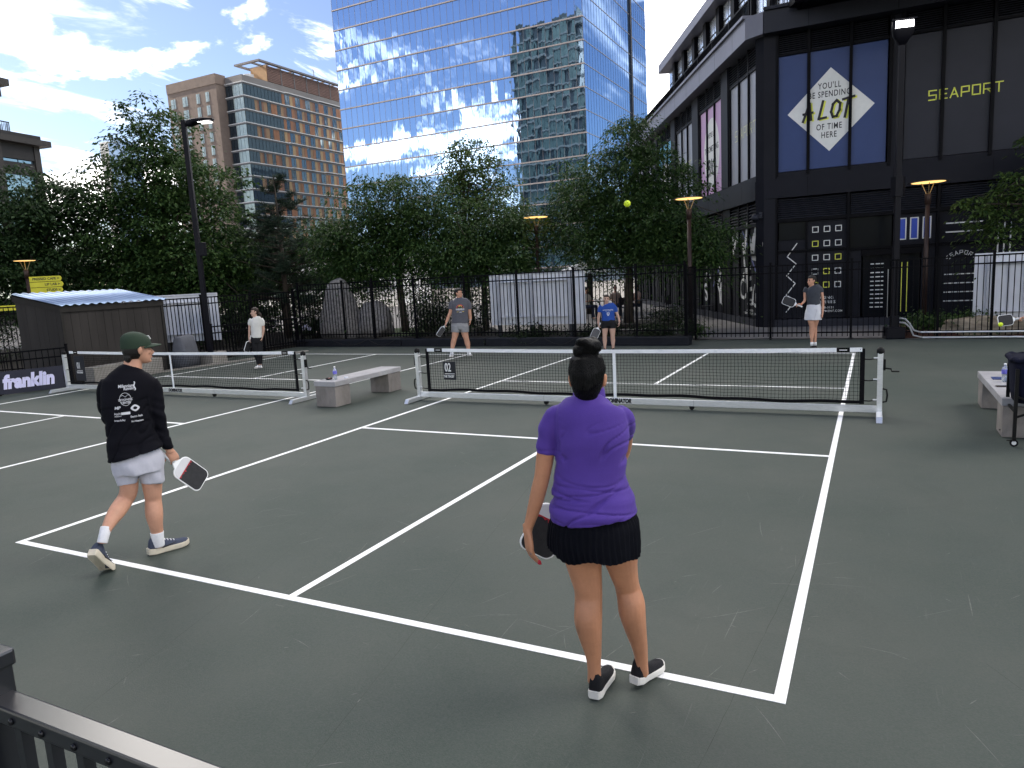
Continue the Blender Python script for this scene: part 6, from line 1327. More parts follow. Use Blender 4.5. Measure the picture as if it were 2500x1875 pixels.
def paddle(root, pts, nrm, label, face=PBK, throat=None, red=False, group='pickleball paddles'):
    """a paddle as a thing of its own; pts (hand, centre, tip) in the holder's frame"""
    Mw = Matrix.Translation(root.location) @ Matrix.Rotation(root.rotation_euler.z, 4, 'Z')
    h, c, tp = [Vector(p) for p in pts]; ey_ = (tp-h).normalized(); n = Vector(nrm); n = (n-ey_*n.dot(ey_)).normalized(); ex_ = ey_.cross(n)
    Lm = Matrix((ex_, ey_, n)).transposed().to_4x4(); Lm.translation = c; Wm = Mw @ Lm
    t = bpy.data.objects.new('pickleball_paddle', None); t.empty_display_size = .1; t.matrix_world = Wm; link(t); tag(t, label, 'paddle', group)
    def outl(w_, l, r, kk=6):
        P = []
        for cx, cy, a0, rr_ in ((w_-r, l-r, 0, r), (-w_+r, l-r, 90, r), (-w_+.055, -l+.055, 180, .055), (w_-.055, -l+.055, 270, .055)):
            P += [(cx+rr_*math.cos(R(a0+90*i/kk)), cy+rr_*math.sin(R(a0+90*i/kk))) for i in range(kk+1)]
        return P
    MB().prism(outl(.098, .135, .045), (0, 0, -.007), (1, 0, 0), (0, 1, 0), .014).build('edge_guard', PWH, t, bevel=.003)
    for s in (-1, 1):
        o_ = [(x*.93, y*.95-(.0 if not throat else 0)) for x, y in outl(.098, .135, .045)]
        if throat:
            o_ = [(x, max(y, -.062)) for x, y in o_]
            MB().prism([(x*.93, min(y*.95, -.064)) for x, y in outl(.098, .135, .045)], (0, 0, s*.0072-(.0006 if s < 0 else 0)), (1, 0, 0), (0, 1, 0), .0008).build('throat_panel', throat, t)
            if red:
                zz_ = [(-.086+.172*i/16, -.062+(.020 if i % 2 else .008)*(.6+.4*math.sin(i*2.3))) for i in range(17)]
                MB().prism([(-.086, -.064)]+[(.086, -.064)]+zz_[::-1], (0, 0, s*.0082-(.0006 if s < 0 else 0)), (1, 0, 0), (0, 1, 0), .0006).build('red_splash', PRD, t)
        MB().prism(o_, (0, 0, s*.0072-(.0006 if s < 0 else 0)), (1, 0, 0), (0, 1, 0), .0007).build('face', face, t)
    MB().prism([(-.05, -.13), (.05, -.13), (.017, -.175), (-.017, -.175)], (0, 0, -.007), (1, 0, 0), (0, 1, 0), .014).build('throat', PWH, t, bevel=.003)
    MB().loft([(0, -.165, 0, .015, .012), (0, -.20, 0, .0165, .013), (0, -.285, 0, .0165, .013), (0, -.295, 0, .019, .015), (0, -.302, 0, .017, .013)], seg=12, p=3).build('grip', PGR, t, smooth=True)
    return t
SKT = mk('skin_tan', (.44, .205, .112), .45, var=.17, vs_=6, bump=.06, bs=120, spec=.3); SKL = mk('skin_light', (.50, .265, .175), .5, var=.17, vs_=7, bump=.06, bs=120, spec=.3); SKP = mk('skin_pale', (.48, .30, .225), .5, var=.08, vs_=14, spec=.4)
HAIRK = mk('hair_black', (.0012, .0010, .0010), .36, var=.3, vs_=30, spec=.12, bump=.6, bs=40, stretch=(9, 9, 1)); HAIRB = mk('hair_brown', (.020, .011, .007), .5, var=.3, vs_=40, bump=.4, bs=60, stretch=(6, 6, 1)); HAIRD = mk('hair_dark', (.007, .005, .004), .5, var=.3, vs_=40, bump=.4, bs=60, stretch=(6, 6, 1))
EYEM = mk('eye_dark', (.02, .015, .012), .25, var=0); BROW = mk('brow_dark', (.03, .02, .014), .6, var=0); LIPM = mk('lips', (.36, .14, .12), .45, var=.1)
def features(par, P, Rm, k, brow=BROW, eyes=True):
    mb = MB(); mbb = MB()
    for s in (-1, 1):
        mb.ell(P(s*.031, .0855, .112), (.0125*k, .0045*k, .0060*k), Rm); mbb.ell(P(s*.033, .0905, .131), (.018*k, .0045*k, .0042*k), Rm @ Matrix.Rotation(-.1*s, 3, 'Y'))
    mb.build('eyes', EYEM, par, smooth=True); mbb.build('eyebrows', brow, par, smooth=True)
    MB().ell(P(0, .0935, .041), (.021*k, .0042*k, .0055*k), Rm).build('lips', LIPM, par, smooth=True)
def person(D, label, group=None):
    return thing('person', label, 'person', (*D['o'], 0), D['rz'], group)

# ---- woman in the purple polo (near)
D = WOMAN; t = person(D, 'person in a purple polo and black pleated skirt seen from behind at the baseline')
b = MB()
for kx in ('legL', 'legR'): q_ = D[kx][0]; D[kx][0] = (q_[0]*.9-.008, q_[1], q_[2], q_[3]*.66, q_[4]*.7)
for kx in ('armL', 'armR', 'legL', 'legR'): b.loft(densify(D[kx], 2), seg=20)
hc = Vector(D['head'])+Vector((0, .015, -.012)); P, Rm, k = head(b, hc, .232, R(8), -.10)
b.loft([(*D['neck'][1], .062, .060), (*D['neck'][0], .055, .055), (hc.x, hc.y-.01, hc.z-.05, .054, .058)], seg=18)
b.loft([(-.09, 0, 1.39, .12, .075), (-.09, 0, 1.2, .125, .095), (-.095, 0, 1.0, .12, .085), (-.09, 0, .88, .135, .10), (-.08, 0, .78, .15, .11)], seg=20)
tipsL = hand(b, D['wristL'], D['handL'], (.80, .45, .15), -1, .36, 1.06); hand(b, D['wristR'], D['handR'], (-.2, -.8, -.3), 1, 1.25, .95)
ob('body', remesh(b, .0048, 4, 'body'), SKT, t)
RED = mk('nail_red', (.45, .02, .04), .2, var=0)
wl = Vector(D['wristL']); dh = (Vector(D['handL'])-wl).normalized()
for tp_, td_, _, _, _ in tipsL:
    MB().ell(tp_+td_*.006+Vector((-.003, -.004, 0)), (.0058, .0058, .010), td_.to_track_quat('Z', 'Y').to_matrix(), 10, 8).build('fingernail', RED, t, smooth=True)
_, _, rm_, ra_, rr0 = tipsL[2]; rx_ = ra_.orthogonal().normalized(); ry_ = ra_.cross(rx_)
MB().tube([rm_+(rx_*math.cos(a)+ry_*math.sin(a))*(rr0+.0008) for a in [2*math.pi*i/14 for i in range(15)]], .0018, 6).build('ring', mk('silver', (.8, .78, .74), .2, 1.0, var=0), t, smooth=True)
PUR = mk('purple_jersey', (.074, .038, .24), .7, var=.07, vs_=7, bump=.12, bs=260, sheen=.05, spec=.15)
sh_ = [r if i < 9 else (r[0], r[1], r[2], r[3]+.004*(i-8), r[4]+.008*(i-8)) for i, r in enumerate(D['shirt'])]
s = MB(); s.loft(densify(sh_, 3), seg=40, p=2.2); s.loft(densify(D['sleeveL'], 2), seg=22); s.loft(densify(D['sleeveR'], 2), seg=22)
me = remesh(s, .0062, 6, 'polo')
def wr(c, n):
    x, y, z = c; sm = min(1, max(0, (1.36-z)/.12)); a = .42
    s1 = z*math.cos(a)-(x+.09)*math.sin(a); t1 = (x+.09)*math.cos(a)+z*math.sin(a)
    f = mnoise.noise(Vector((t1*3.2, s1*19+1.3*mnoise.noise(Vector((t1*5, s1*4, y*3))), y*2.0+5)))
    f2 = mnoise.noise(Vector((t1*2.2, s1*9, y*2+11)))
    low = min(1, max(0, (1.14-z)/.12))*(1 if z > .93 else max(0, (z-.88)/.05))
    f3 = mnoise.noise(Vector(((x+.09)*2.5, z*22+(x+.09)*2.0, y*2+3)))
    d = sm*(.012*f2-.0125*math.exp(-(f/.085)**2)*min(1, max(0, f2*2+.75)))+low*(.010*f3-.0115*math.exp(-(f3/.08)**2))
    if x < -.225 and z > 1.16: d = .008*mnoise.noise(Vector((x*8, z*16+x*9, y*8)))-(.004 if abs(z-1.212) < .004 else 0)
    return d
wrinkle(me, wr); ob('polo_shirt', me, PUR, t)
cl = MB(); V = []; n = 36
for i in range(n):
    a = 2*math.pi*i/n; q = .010*math.sin(a)
    for rr_, z in ((.066, 1.437), (.063, 1.474), (.058, 1.486), (.055, 1.474), (.055, 1.437)): V.append((-.0955+rr_*1.12*math.cos(a), .032+rr_*math.sin(a), z-.022*max(0, math.sin(a))))
cl.add(V, [(i*5+j, ((i+1) % n)*5+j, ((i+1) % n)*5+j+1, i*5+j+1) for i in range(n) for j in range(4)]); cl.build('collar', PUR, t, smooth=True)
SKIRT = mk('black_pleats', (.0025, .0028, .005), .7, var=.2, vs_=20, spec=.06)
V = []; F = []; rg = densify([(r[0], r[1], r[2], r[3]-(.030, .024, .004, 0, 0, 0)[i], r[4]-(.030, .022, .004, 0, 0, 0)[i]) for i, r in enumerate(D['skirt'])], 4); sg = 264; npl = 46
for i, r in enumerate(rg):
    u = i/(len(rg)-1)
    for kk in range(sg):
        a = 2*math.pi*kk/sg; ph = (a*npl/(2*math.pi)+.35*mnoise.noise(Vector((math.cos(a)*2, math.sin(a)*2, u*1.5)))) % 1.0
        saw = (ph if ph < .72 else (1-ph)/.28*.72)/.72-.5; am = (.0025+.0075*u)*(.75+.5*mnoise.noise(Vector((math.cos(a)*1.5, math.sin(a)*1.5, 7))))
        fl = .016*u*u+.034*u*u*max(0, math.cos(a-math.pi*1.06))**8+.012*u*mnoise.noise(Vector((math.cos(a)*2.2, math.sin(a)*2.2, 3)))
        ra, rb = r[3]+am*saw+fl, r[4]+am*saw+fl
        V.append((r[0]+ra*math.cos(a), r[1]+rb*math.sin(a), r[2]+(.010*math.sin(a*3)+.006*math.sin(a*7+1))*u+.035*u*max(0, math.cos(a-math.pi*1.06))**10))
nr = len(rg)
for i in range(nr-1):
    for kk in range(sg): F.append((i*sg+kk, (i+1)*sg+kk, (i+1)*sg+(kk+1) % sg, i*sg+(kk+1) % sg))
mb = MB().add(V, F); me = mb.mesh('skirt'); ob('pleated_skirt', me, SKIRT, t)
MB().loft([(-.085, 0, .80, .175, .15), (-.085, 0, .76, .172, .148)], seg=24).build('under_shorts', SKIRT, t, smooth=True)
h = MB(); k_ = 1.0
h.ell(P(0, -.020, .128), (.0765, .104, .116), Rm, 24, 16); h.ell(P(0, -.038, .086), (.0660, .066, .080), Rm, 24, 16); h.ell(P(0, -.044, .046), (.054, .044, .046), Rm)
for i in range(26):
    a = math.pi*(-.04+1.08*i/25)+math.pi; q0 = P(.073*math.cos(a), -.02+.102*math.sin(a), .115-.06*abs(math.sin(a))); q1 = P(.062*math.cos(a), -.02+.085*math.sin(a), .19); q2 = P(.03*math.cos(a), -.02+.03*math.sin(a), .236); h.tube([q0, q0.lerp(q1, .5)+(q0.lerp(q1, .5)-P(0, -.02, .13)).normalized()*.010, q1+(q1-P(0, -.02, .13)).normalized()*.006, q2], [.003, .0065, .0065, .004], 6)
bc = Vector(D['bun']); bn = MB(); bn.ell(bc, (.060, .055, .047)); bn.ell(bc+Vector((.036, -.012, .006)), (.030, .036, .032)); bn.ell(bc+Vector((-.028, -.012, -.010)), (.038, .040, .034)); bn.ell(bc+Vector((.0, .0, -.045)), (.048, .046, .03)); bn.tube([bc+Vector((.034*math.cos(a), .034*math.sin(a)-.01, .022+.012*math.sin(2*a))) for a in [2*math.pi*i/16 for i in range(17)]], .019, 8)
me = remesh(h, .004, 3, 'hair'); wrinkle(me, lambda c, n: .0026*mnoise.noise(Vector(((c.x+.097)*60/(1+6*abs(c.z-1.66)), c.y*40, c.z*5)))); hr = ob('hair', me, HAIRK, t)
me = remesh(bn, .005, 2, 'bun'); wrinkle(me, lambda c, n: .0030*mnoise.noise(Vector((c.x*50+c.z*30, c.y*40, c.z*45-c.x*20)))); ob('hair_bun', me, HAIRK, hr)
SHB = mk('black_knit', (.005, .005, .007), .8, var=.2, vs_=40, bump=.3, bs=200); SOW = mk('shoe_foam', (.60, .58, .54), .6, var=.06, vs_=20)
shoe(t, D['heelL'], (D['heelL'][0]+.075, D['heelL'][1]+.245), SHB, SOW, .25, k=.95, high=1.35, st=.95)
shoe(t, (D['heelR'][0]-.01, D['heelR'][1]), (D['heelR'][0]+.125, D['heelR'][1]+.195), SHB, SOW, .25, k=.95, lift=.10, high=1.35, st=.95)
paddle(t, D['paddle'], (.25, -.95, .1), 'white edged paddle with red trim half hidden by the black skirt', throat=mk('paddle_silver', (.55, .55, .56), .5, var=.05), red=True)

# ---- man in black long sleeves (near left)
D = MAN; t = person(D, 'person in a green cap, black long sleeve shirt and pale shorts walking left')
b = MB()
for kx in ('armL', 'armR', 'legL', 'legR'): b.loft(densify(D[kx], 2), seg=20)
hc = Vector(D['head'])+Vector((.012, .0, -.018)); P, Rm, k = head(b, hc, .232, R(72), -.02)
b.loft([(*D['neck'][0], .068, .066), (*D['neck'][1], .060, .060), (hc.x-.03, hc.y, hc.z-.04, .058, .060)], seg=18)
b.loft([(.03, 0, 1.40, .13, .085), (.0, 0, 1.2, .15, .10), (-.005, 0, .95, .15, .10), (.0, 0, .78, .16, .12)], seg=20)
hq = hand(b, D['wristR'], D['handR'], (-.25, .9, -.1), -1, .75, 1.02); hand(b, D['wristL'], D['handL'], (0, -.5, .6), 1, .8, 1.0)
ob('body', remesh(b, .0052, 4, 'body'), SKL, t)
BLS = mk('black_cotton', (.0038, .0038, .0065), .85, var=.2, vs_=9, bump=.12, bs=240, spec=.12)
sh_ = [r if i < 8 else tuple(r[:3])+(r[3]+.005*(i-7), r[4]+.010*(i-7))+tuple(r[5:]) for i, r in enumerate(D['shirt'])]
s = MB(); s.loft(densify(sh_, 3), seg=40, p=2.3); s.loft(densify(D['sleeveR'], 2), seg=22); s.loft(densify(D['sleeveL'], 2), seg=22)
me = remesh(s, .0070, 6, 'shirt')
def wr(c, n):
    x, y, z = c; sm = min(1, max(0, (1.34-z)/.2)); g_ = mnoise.noise(Vector((x*4+z*2.5, z*8-x*7, y*3+2))); q = -.009*math.exp(-(g_/.07)**2)+ .014*mnoise.noise(Vector((x*5+z*2, z*9-x*6, y*4)))+.009*mnoise.noise(Vector((x*9, z*4+x*3, y*6+4)))
    if x > .13: q = .012*mnoise.noise(Vector((x*7, z*20+x*12, y*9)))
    if z < .92: q += .007*mnoise.noise(Vector((x*3, z*30, y*3)))
    return q*sm
wrinkle(me, wr); shirt = ob('long_sleeve_shirt', me, BLS, t)
PRW = mk('white_print', (.55, .55, .58), .6, var=.08, vs_=50)
def dp(tx, sz, px, pz, **kw): decal(tx, sz, PRW, t, me, px, pz, name='shirt_print', **kw)
# print positions measured on the back (x right, z up)
dp('Millennium', .032, -.005, 1.348, bold=.0006, xs=.72, shear=.2); dp('Running', .030, .012, 1.328, bold=.0006, xs=.72, shear=.2)
decal('', .1, PRW, t, me, .052, 1.340, name='shirt_print', me=gridpoly(lambda u, v: (.004*math.sin(u*9)+(.004 if v > .5 else -.004), -.03+u*.065), 6, 1))
decal('', .1, PRW, t, me, -.018, 1.252, name='shirt_emblem', me=gridpoly(lambda u, v: ((.036+.0025*v)*math.cos(u*6.2832), (.046+.0025*v)*math.sin(u*6.2832)), 36, 1))
dp('ORTHOPAEDIC', .022, -.018, 1.248, bold=.0005, xs=.62); dp('CENTER', .024, -.018, 1.226, bold=.0006, xs=.7)
decal('', .1, PRW, t, me, -.018, 1.275, name='shirt_emblem', me=gridpoly(lambda u, v: (-.026+.052*u, .007*math.sin(u*9)+.003*v), 16, 1))
dp('MP', .030, -.078, 1.192, bold=.001, shear=.2)
decal('', .1, PRW, t, me, .038, 1.180, name='shirt_emblem', me=gridpoly(lambda u, v: ((.015+.016*v)*math.copysign(abs(math.cos(u*6.2832))**1.4, math.cos(u*6.2832)), (.012+.013*v)*math.copysign(abs(math.sin(u*6.2832))**1.4, math.sin(u*6.2832))), 32, 1))
dp('Apple', .023, -.082, 1.150, xs=.8); dp('Aviation', .017, -.080, 1.132, xs=.8)
decal('', .1, PRW, t, me, -.028, 1.148, name='shirt_print', me=gridpoly(lambda u, v: (-.030+.060*u, -.009+.018*v), 8, 2))
dp('Electric Bank', .021, .040, 1.118, xs=.72, bold=.0004); dp('Bruce & Bay', .018, -.072, 1.100, xs=.8, bold=.0005); dp('Northeastern', .018, .042, 1.082, xs=.8, bold=.0005)
SHO = mk('pale_shorts', (.42, .42, .47), .75, var=.05, vs_=12, bump=.15, bs=160, sheen=.1)
s = MB(); s.loft(densify([tuple(r[:3])+(r[3]-(.035, .012, 0, 0)[i], r[4]-(.03, .012, 0, 0)[i])+tuple(r[5:]) for i, r in enumerate(D['shorts'])], 3), seg=36); s.loft(densify(D['shortL'], 3), seg=28); s.loft(densify(D['shortR'], 3), seg=28)
me2 = remesh(s, .0070, 4, 'shorts'); wrinkle(me2, lambda c, n: .012*mnoise.noise(Vector((c.x*11+c.z*4, c.z*6, c.y*9)))+.005*mnoise.noise(Vector((c.x*24, c.z*9, c.y*20)))); ob('shorts', me2, SHO, t)
SCK = mk('white_sock', (.70, .70, .72), .85, var=.06, vs_=40, bump=.3, bs=180)
for kx in ('sockL', 'sockR'): MB().loft(densify(grow(D[kx], -.0005), 4), seg=20).build('sock', SCK, t, smooth=True)
h = MB(); h.ell(P(0, -.026, .105), (.076, .082, .085), Rm); h.ell(P(0, -.075, .05), (.052, .022, .045), Rm); ob('hair', remesh(h, .006, 2, 'hair'), HAIRD, t)
features(t, P, Rm, k)
CAPG = mk('cap_green', (.014, .030, .016), .75, var=.10, vs_=9, bump=.2, bs=220)
V = []; F = []; cr = [(.126, .0, 1.0), (.148, .0, 1.0), (.172, -.003, .965), (.195, -.007, .875), (.214, -.011, .71), (.228, -.013, .48), (.235, -.014, .22), (.237, -.014, .05)]; sg = 36
for z, yo, sc_ in cr:
    for i in range(sg):
        a = 2*math.pi*i/sg; zz_ = z-(.012 if z < .14 and math.sin(a) < 0 else 0); V.append(P(.0845*sc_*math.cos(a), -.006+yo+.106*sc_*math.sin(a), zz_))
for i in range(len(cr)-1):
    for j in range(sg): F.append((i*sg+j, i*sg+(j+1) % sg, (i+1)*sg+(j+1) % sg, (i+1)*sg+j))
F.append(tuple(range((len(cr)-1)*sg, len(cr)*sg)))
capo = MB().add(V, F).build('cap', CAPG, t, smooth=True)
V = []; n = 14
for i in range(n+1):
    a = math.pi*(.06+.88*i/n); ca, sa = math.cos(a), math.sin(a)
    for kk in range(5):
        u = kk/4; x = ca*(.080+.004*u); y = .0+sa*(.098+.075*u*min(1, sa*1.25)); z = .140-.012*u-.020*(ca*ca)*(1-.2*u); V += [P(x, y, z+.0025), P(x, y, z-.0025)]
m_ = 10; F = []
for i in range(n):
    for kk in range(4):
        a0 = i*m_+kk*2; b0 = (i+1)*m_+kk*2; F += [(a0, b0, b0+2, a0+2), (a0+1, a0+3, b0+3, b0+1)]
    F.append((i*m_+8, (i+1)*m_+8, (i+1)*m_+9, i*m_+9))
MB().add(V, F).build('brim', CAPG, capo, smooth=True)
MB().ell(P(0, -.02, .238), (.007, .007, .004), Rm).build('cap_button', CAPG, capo, smooth=True)
MB().box(P(0, .0905, .187), (.030, .006, .030), Rm @ Matrix.Rotation(.45, 3, 'X')).build('cap_emblem', VWHITE, capo)
RUN = mk('runner_knit', (.055, .065, .095), .85, spec=.1, var=.15, vs_=50, bump=.3, bs=200); CRM = mk('cream_foam', (.52, .47, .37), .6, var=.08, vs_=20)
up1, T1 = shoe(t, D['heelR'], D['toeR'], RUN, CRM, .305, k=1.08, st=1.12, high=1.05)
dx = Vector((D['toeR'][0]-D['heelR'][0], D['toeR'][1]-D['heelR'][1])).normalized()
yaw2 = math.atan2(D['toeL'][1]-(D['heelL'][1]), D['toeL'][0]-D['heelL'][0])
up2, T2 = shoe(t, (0, 0), D['toeL'], RUN, CRM, .305, k=1.10, lift=.85, yaw=yaw2, st=1.12, high=1.05)
for T_, u_ in ((T1, up1), (T2, up2)):
    mb = MB()
    for i in range(5): mb.tube([T_((.125+.022*i, -.020, .094-.008*i)), T_((.130+.022*i, 0, .099-.008*i)), T_((.125+.022*i, .020, .094-.008*i))], .0035, 5)
    mb.build('laces', SCK, u_)
    for sd_ in (-1, 1):
        mb = MB(); pts = [T_((.075, sd_*.0385, .055)), T_((.10, sd_*.038, .044)), T_((.14, sd_*.039, .048)), T_((.20, sd_*.041, .062))]; mb.tube(pts, [.002, .006, .005, .0015], 6); mb.build('side_stripe', PBK, u_)
paddle(t, D['paddle'], (.35, -.85, .35), 'white edged paddle with black face held by the person in the green cap', throat=mk('paddle_silver', (.55, .55, .56), .5, var=.05), red=True)

# ---- players on the far side
def farperson(D, label, phi, hphi, skin, shirt_m, leg_kind, leg_m, hairm, hair, shoe_m, sole_m, H=.222, sock=None, vox=.009, footdir=None, tucked=False):
    t = person(D, label); b = MB()
    for kx in ('armL', 'armR', 'legL', 'legR'): b.loft(densify(D[kx], 2), seg=14)
    hc = Vector(D['head']); P, Rm, k = head(b, hc, H, hphi)
    s0 = D['shirt'][0]; b.loft([(s0[0], s0[1], s0[2]-.05, .055, .052), (s0[0], s0[1], s0[2]+.01, .048, .048), (hc.x, hc.y, hc.z-.05, .046, .048)], seg=14)
    b.loft([(r[0], r[1], r[2], r[3]*.8, r[4]*.7) for r in D['shirt'][2:]]+[(D['shirt'][-1][0], 0, D['shirt'][-1][2]-.10, D['shirt'][-1][3]*.75, .055)], seg=18)
    fwd = Vector((math.sin(phi), math.cos(phi), 0))
    hand(b, D['wristL'], D['handL'], (.9, 0, 0), 1 if fwd.y < 0 else -1, .9, .92); hand(b, D['wristR'], D['handR'], (-.9, 0, 0), -1 if fwd.y < 0 else 1, .6, .92)
    ob('body', remesh(b, vox*.75, 2, 'body'), skin, t)
    s = MB(); s.loft(densify(D['shirt'], 3), seg=30, p=2.3); s.loft(densify(D['sleeveL'], 2), seg=16); s.loft(densify(D['sleeveR'], 2), seg=16)
    me = remesh(s, vox, 9, 'shirt'); sd_ = hash(label) % 7
    wrinkle(me, lambda c, n: (.009*mnoise.noise(Vector((c.x*6+c.z*3, c.z*11-c.x*5, c.y*5+len(label))))+.006*mnoise.noise(Vector((c.x*14, c.z*8, c.y*9))))*min(1, max(.2, (D['shirt'][2][2]-c.z)/.15))); ob('shirt', me, shirt_m, t)
    if leg_kind == 'shorts': parts = ('shorts', 'shortL', 'shortR')
    elif leg_kind == 'pants': parts = ('pants', 'pantL', 'pantR')
    else: parts = ('skirt',)
    s = MB()
    for q in parts: s.loft(densify(grow(D[q], .006), 3), seg=26)
    if len(parts) > 1: r_ = D[parts[0]][-1]; s.loft([r_, (r_[0], r_[1], r_[2]-.07, r_[3]*.96, r_[4]*.95)], seg=26)
    m2 = remesh(s, vox, 2, 'bottoms'); wrinkle(m2, lambda c, n: .006*mnoise.noise(Vector((c.x*10+c.z*5, c.z*7, c.y*9)))); ob({'shorts': 'shorts', 'pants': 'leggings', 'skirt': 'skirt'}[leg_kind], m2, leg_m, t)
    h = MB(); h.ell(P(0, -.020, .138), (.080*k, .098*k, .100*k), Rm); h.ell(P(0, -.004, .178), (.077*k, .092*k, .060*k), Rm)
    if hair == 'pony': h.ell(P(0, -.085, .06), (.05*k, .03*k, .06*k), Rm); pt = P(-.015, -.11, .09); h.tube([pt, pt+Vector((.035, -.01, -.06)), pt+Vector((.03, -.03, -.16)), pt+Vector((.02, -.03, -.24))], [.022, .030, .026, .010], 10)
    elif hair == 'short': h.ell(P(0, .03, .205), (.055*k, .045*k, .028*k), Rm)
    else: h.ell(P(0, -.098, .10), (.035*k, .035*k, .035*k), Rm)
    ob('hair', remesh(h, .008, 2, 'hair'), hairm, t); features(t, P, Rm, k)
    for i, (fx, fy) in enumerate(D['feet']):
        a = phi+(.25 if i else -.25)*(-1 if fwd.y < 0 else 1) if footdir is None else footdir[i]; dv = Vector((math.sin(a), math.cos(a), 0)); lx = D['legL' if i == 0 else 'legR'][-1]
        hx_, hy_ = lx[0]-dv.x*.07, lx[1]-dv.y*.07; shoe(t, (hx_, hy_), (hx_+dv.x*.255, hy_+dv.y*.255), shoe_m, sole_m, .265, k=.95)
        if sock: r = D['legL' if i == 0 else 'legR']; MB().loft([(r[-2][0], r[-2][1], r[-2][2], r[-2][3]+.006, r[-2][4]+.006), (r[-1][0], r[-1][1], r[-1][2]-.02, r[-1][3]+.006, r[-1][4]+.006)], seg=14).build('sock', sock, t, smooth=True)
    return t, me
GRY = mk('grey_marl', (.075, .075, .090), .75, var=.10, vs_=30, sheen=.1); LGR = mk('light_grey_shorts', (.24, .24, .245), .75, var=.08, vs_=14)
WSH = mk('white_shoe', (.66, .66, .66), .6, var=.06); t, me = farperson(FARMAN, 'person in a grey t-shirt with a mountain print standing at the far left baseline', R(180), R(118), SKL, GRY, 'shorts', LGR, HAIRD, 'short', WSH, SOW, H=.235, sock=SCK)
x0_, z0_ = FARMAN['shirt'][3][0], FARMAN['shirt'][3][2]+.02
for rr_, mm in ((.095, mk('print_red', (.45, .06, .05), .6, var=.1)), (.068, mk('print_yellow', (.62, .48, .06), .6, var=.1))): decal('', .1, mm, t, me, x0_, z0_, name='shirt_print', lift=.004 if rr_ > .07 else .006, me=gridpoly(lambda u, v, rr_=rr_: ((.3+.7*v)*rr_*math.cos(math.pi*u), (.3+.7*v)*rr_*math.sin(math.pi*u)*.95), 16, 2))
decal('', .1, VINK, t, me, x0_, z0_, name='shirt_print', lift=.009, me=gridpoly(lambda u, v: (-.075+.15*u, .004+v*(.022+.03*abs(math.sin(u*8.5)))), 12, 1))
decal('FAIRFIELD', .058, PRW, t, me, x0_, z0_-.035, name='shirt_print', bold=.002, xs=.85); decal('HALF', .032, PRW, t, me, x0_+.01, z0_-.105, name='shirt_print', bold=.001)
for sx in (-.065, .075): decal('', .1, mk('print_yellow', (.62, .48, .06), .6, var=.1), t, me, x0_+sx, z0_-.098, name='shirt_print', me=gridpoly(lambda u, v: (-.025+.05*u, v*.010), 2, 1))
MB().tube([Vector(FARMAN['wristR'])+Vector((.03*math.cos(a), .026*math.sin(a), .02)) for a in [2*math.pi*i/12 for i in range(13)]], .009, 6).build('watch', mk('watch_grey', (.4, .4, .4), .3, .6, var=0), t, smooth=True)
paddle(t, FARMAN['paddle'], (.8, -.25, .45), 'paddle seen nearly edge on held low by the person in the grey t-shirt', face=PGY)
ROY = mk('royal_blue_cotton', (.011, .055, .27), .75, var=.08, vs_=12, sheen=.1); BKS = mk('black_stretch', (.0045, .0045, .006), .75, var=.1)
t, me = farperson(BLUEGIRL, 'person in a royal blue t-shirt and black shorts behind the net', R(180), R(176), SKP, ROY, 'shorts', BKS, HAIRB, 'back', SHB, SOW, H=.205)
x0_, z0_ = BLUEGIRL['shirt'][3][0], BLUEGIRL['shirt'][3][2]
decal('BOSTON VOLLEYBALL', .034, PRW, t, me, x0_, z0_+.055, name='shirt_print', xs=.75, bold=.001); decal('SEMINAR TRAINING', .018, PRW, t, me, x0_, z0_+.028, name='shirt_print', xs=.8)
decal('', .1, PRW, t, me, x0_, z0_-.045, name='shirt_emblem', me=gridpoly(lambda u, v: ((-.032+.064*u)*(1 if v > .4 else .35+1.6*v), -.045+.085*v), 6, 6)); decal('B', .05, ROY, t, me, x0_, z0_-.035, name='shirt_emblem', lift=.006, bold=.002)
for wk in ('wristL', 'wristR'): MB().tube([Vector(BLUEGIRL[wk])+Vector((.025*math.cos(a), .022*math.sin(a), .02)) for a in [2*math.pi*i/12 for i in range(13)]], .006, 6).build('wristband', mk('band_pink', (.6, .3, .28), .5, var=0), t, smooth=True)
paddle(t, BLUEGIRL['paddle'], (.15, -.95, .3), 'white edged paddle with grey face held low by the person in blue', face=PGY)
SLT = mk('slate_knit', (.032, .036, .046), .7, var=.12, vs_=25, sheen=.1); WSK = mk('white_skirt', (.55, .55, .58), .7, var=.04, vs_=14)
t, me = farperson(GREYWOMAN, 'person in a dark grey top and white skirt at the far right baseline', R(-160), R(-128), SKL, SLT, 'skirt', WSK, HAIRD, 'back', SHB, SOW, H=.215, sock=SCK)
MB().bar((GREYWOMAN['skirt'][-1][0]+.02, -.145, GREYWOMAN['skirt'][-1][2]+.005), (GREYWOMAN['skirt'][1][0]+.07, -.128, GREYWOMAN['skirt'][1][2]-.02), .006, .004).build('skirt_slit', mk('seam_grey', (.35, .35, .38), .8, var=0), t)
MB().tube([Vector(GREYWOMAN['wristL'])+Vector((.01, .026*math.cos(a), .026*math.sin(a))) for a in [2*math.pi*i/12 for i in range(13)]], .008, 6).build('wristband', mk('band_orange', (.65, .16, .05), .5, var=0), t, smooth=True)
paddle(t, GREYWOMAN['paddle'], (.05, -.95, .25), 'white edged paddle with black face held out by the person in the white skirt')
TEE = mk('white_tee', (.52, .51, .48), .75, var=.05, vs_=16, sheen=.1)
t, me = farperson(WHITEGIRL, 'person in a white t-shirt and black leggings on the left court', R(-165), R(-105), SKP, TEE, 'pants', BKS, HAIRB, 'pony', WSH, SOW, H=.215)
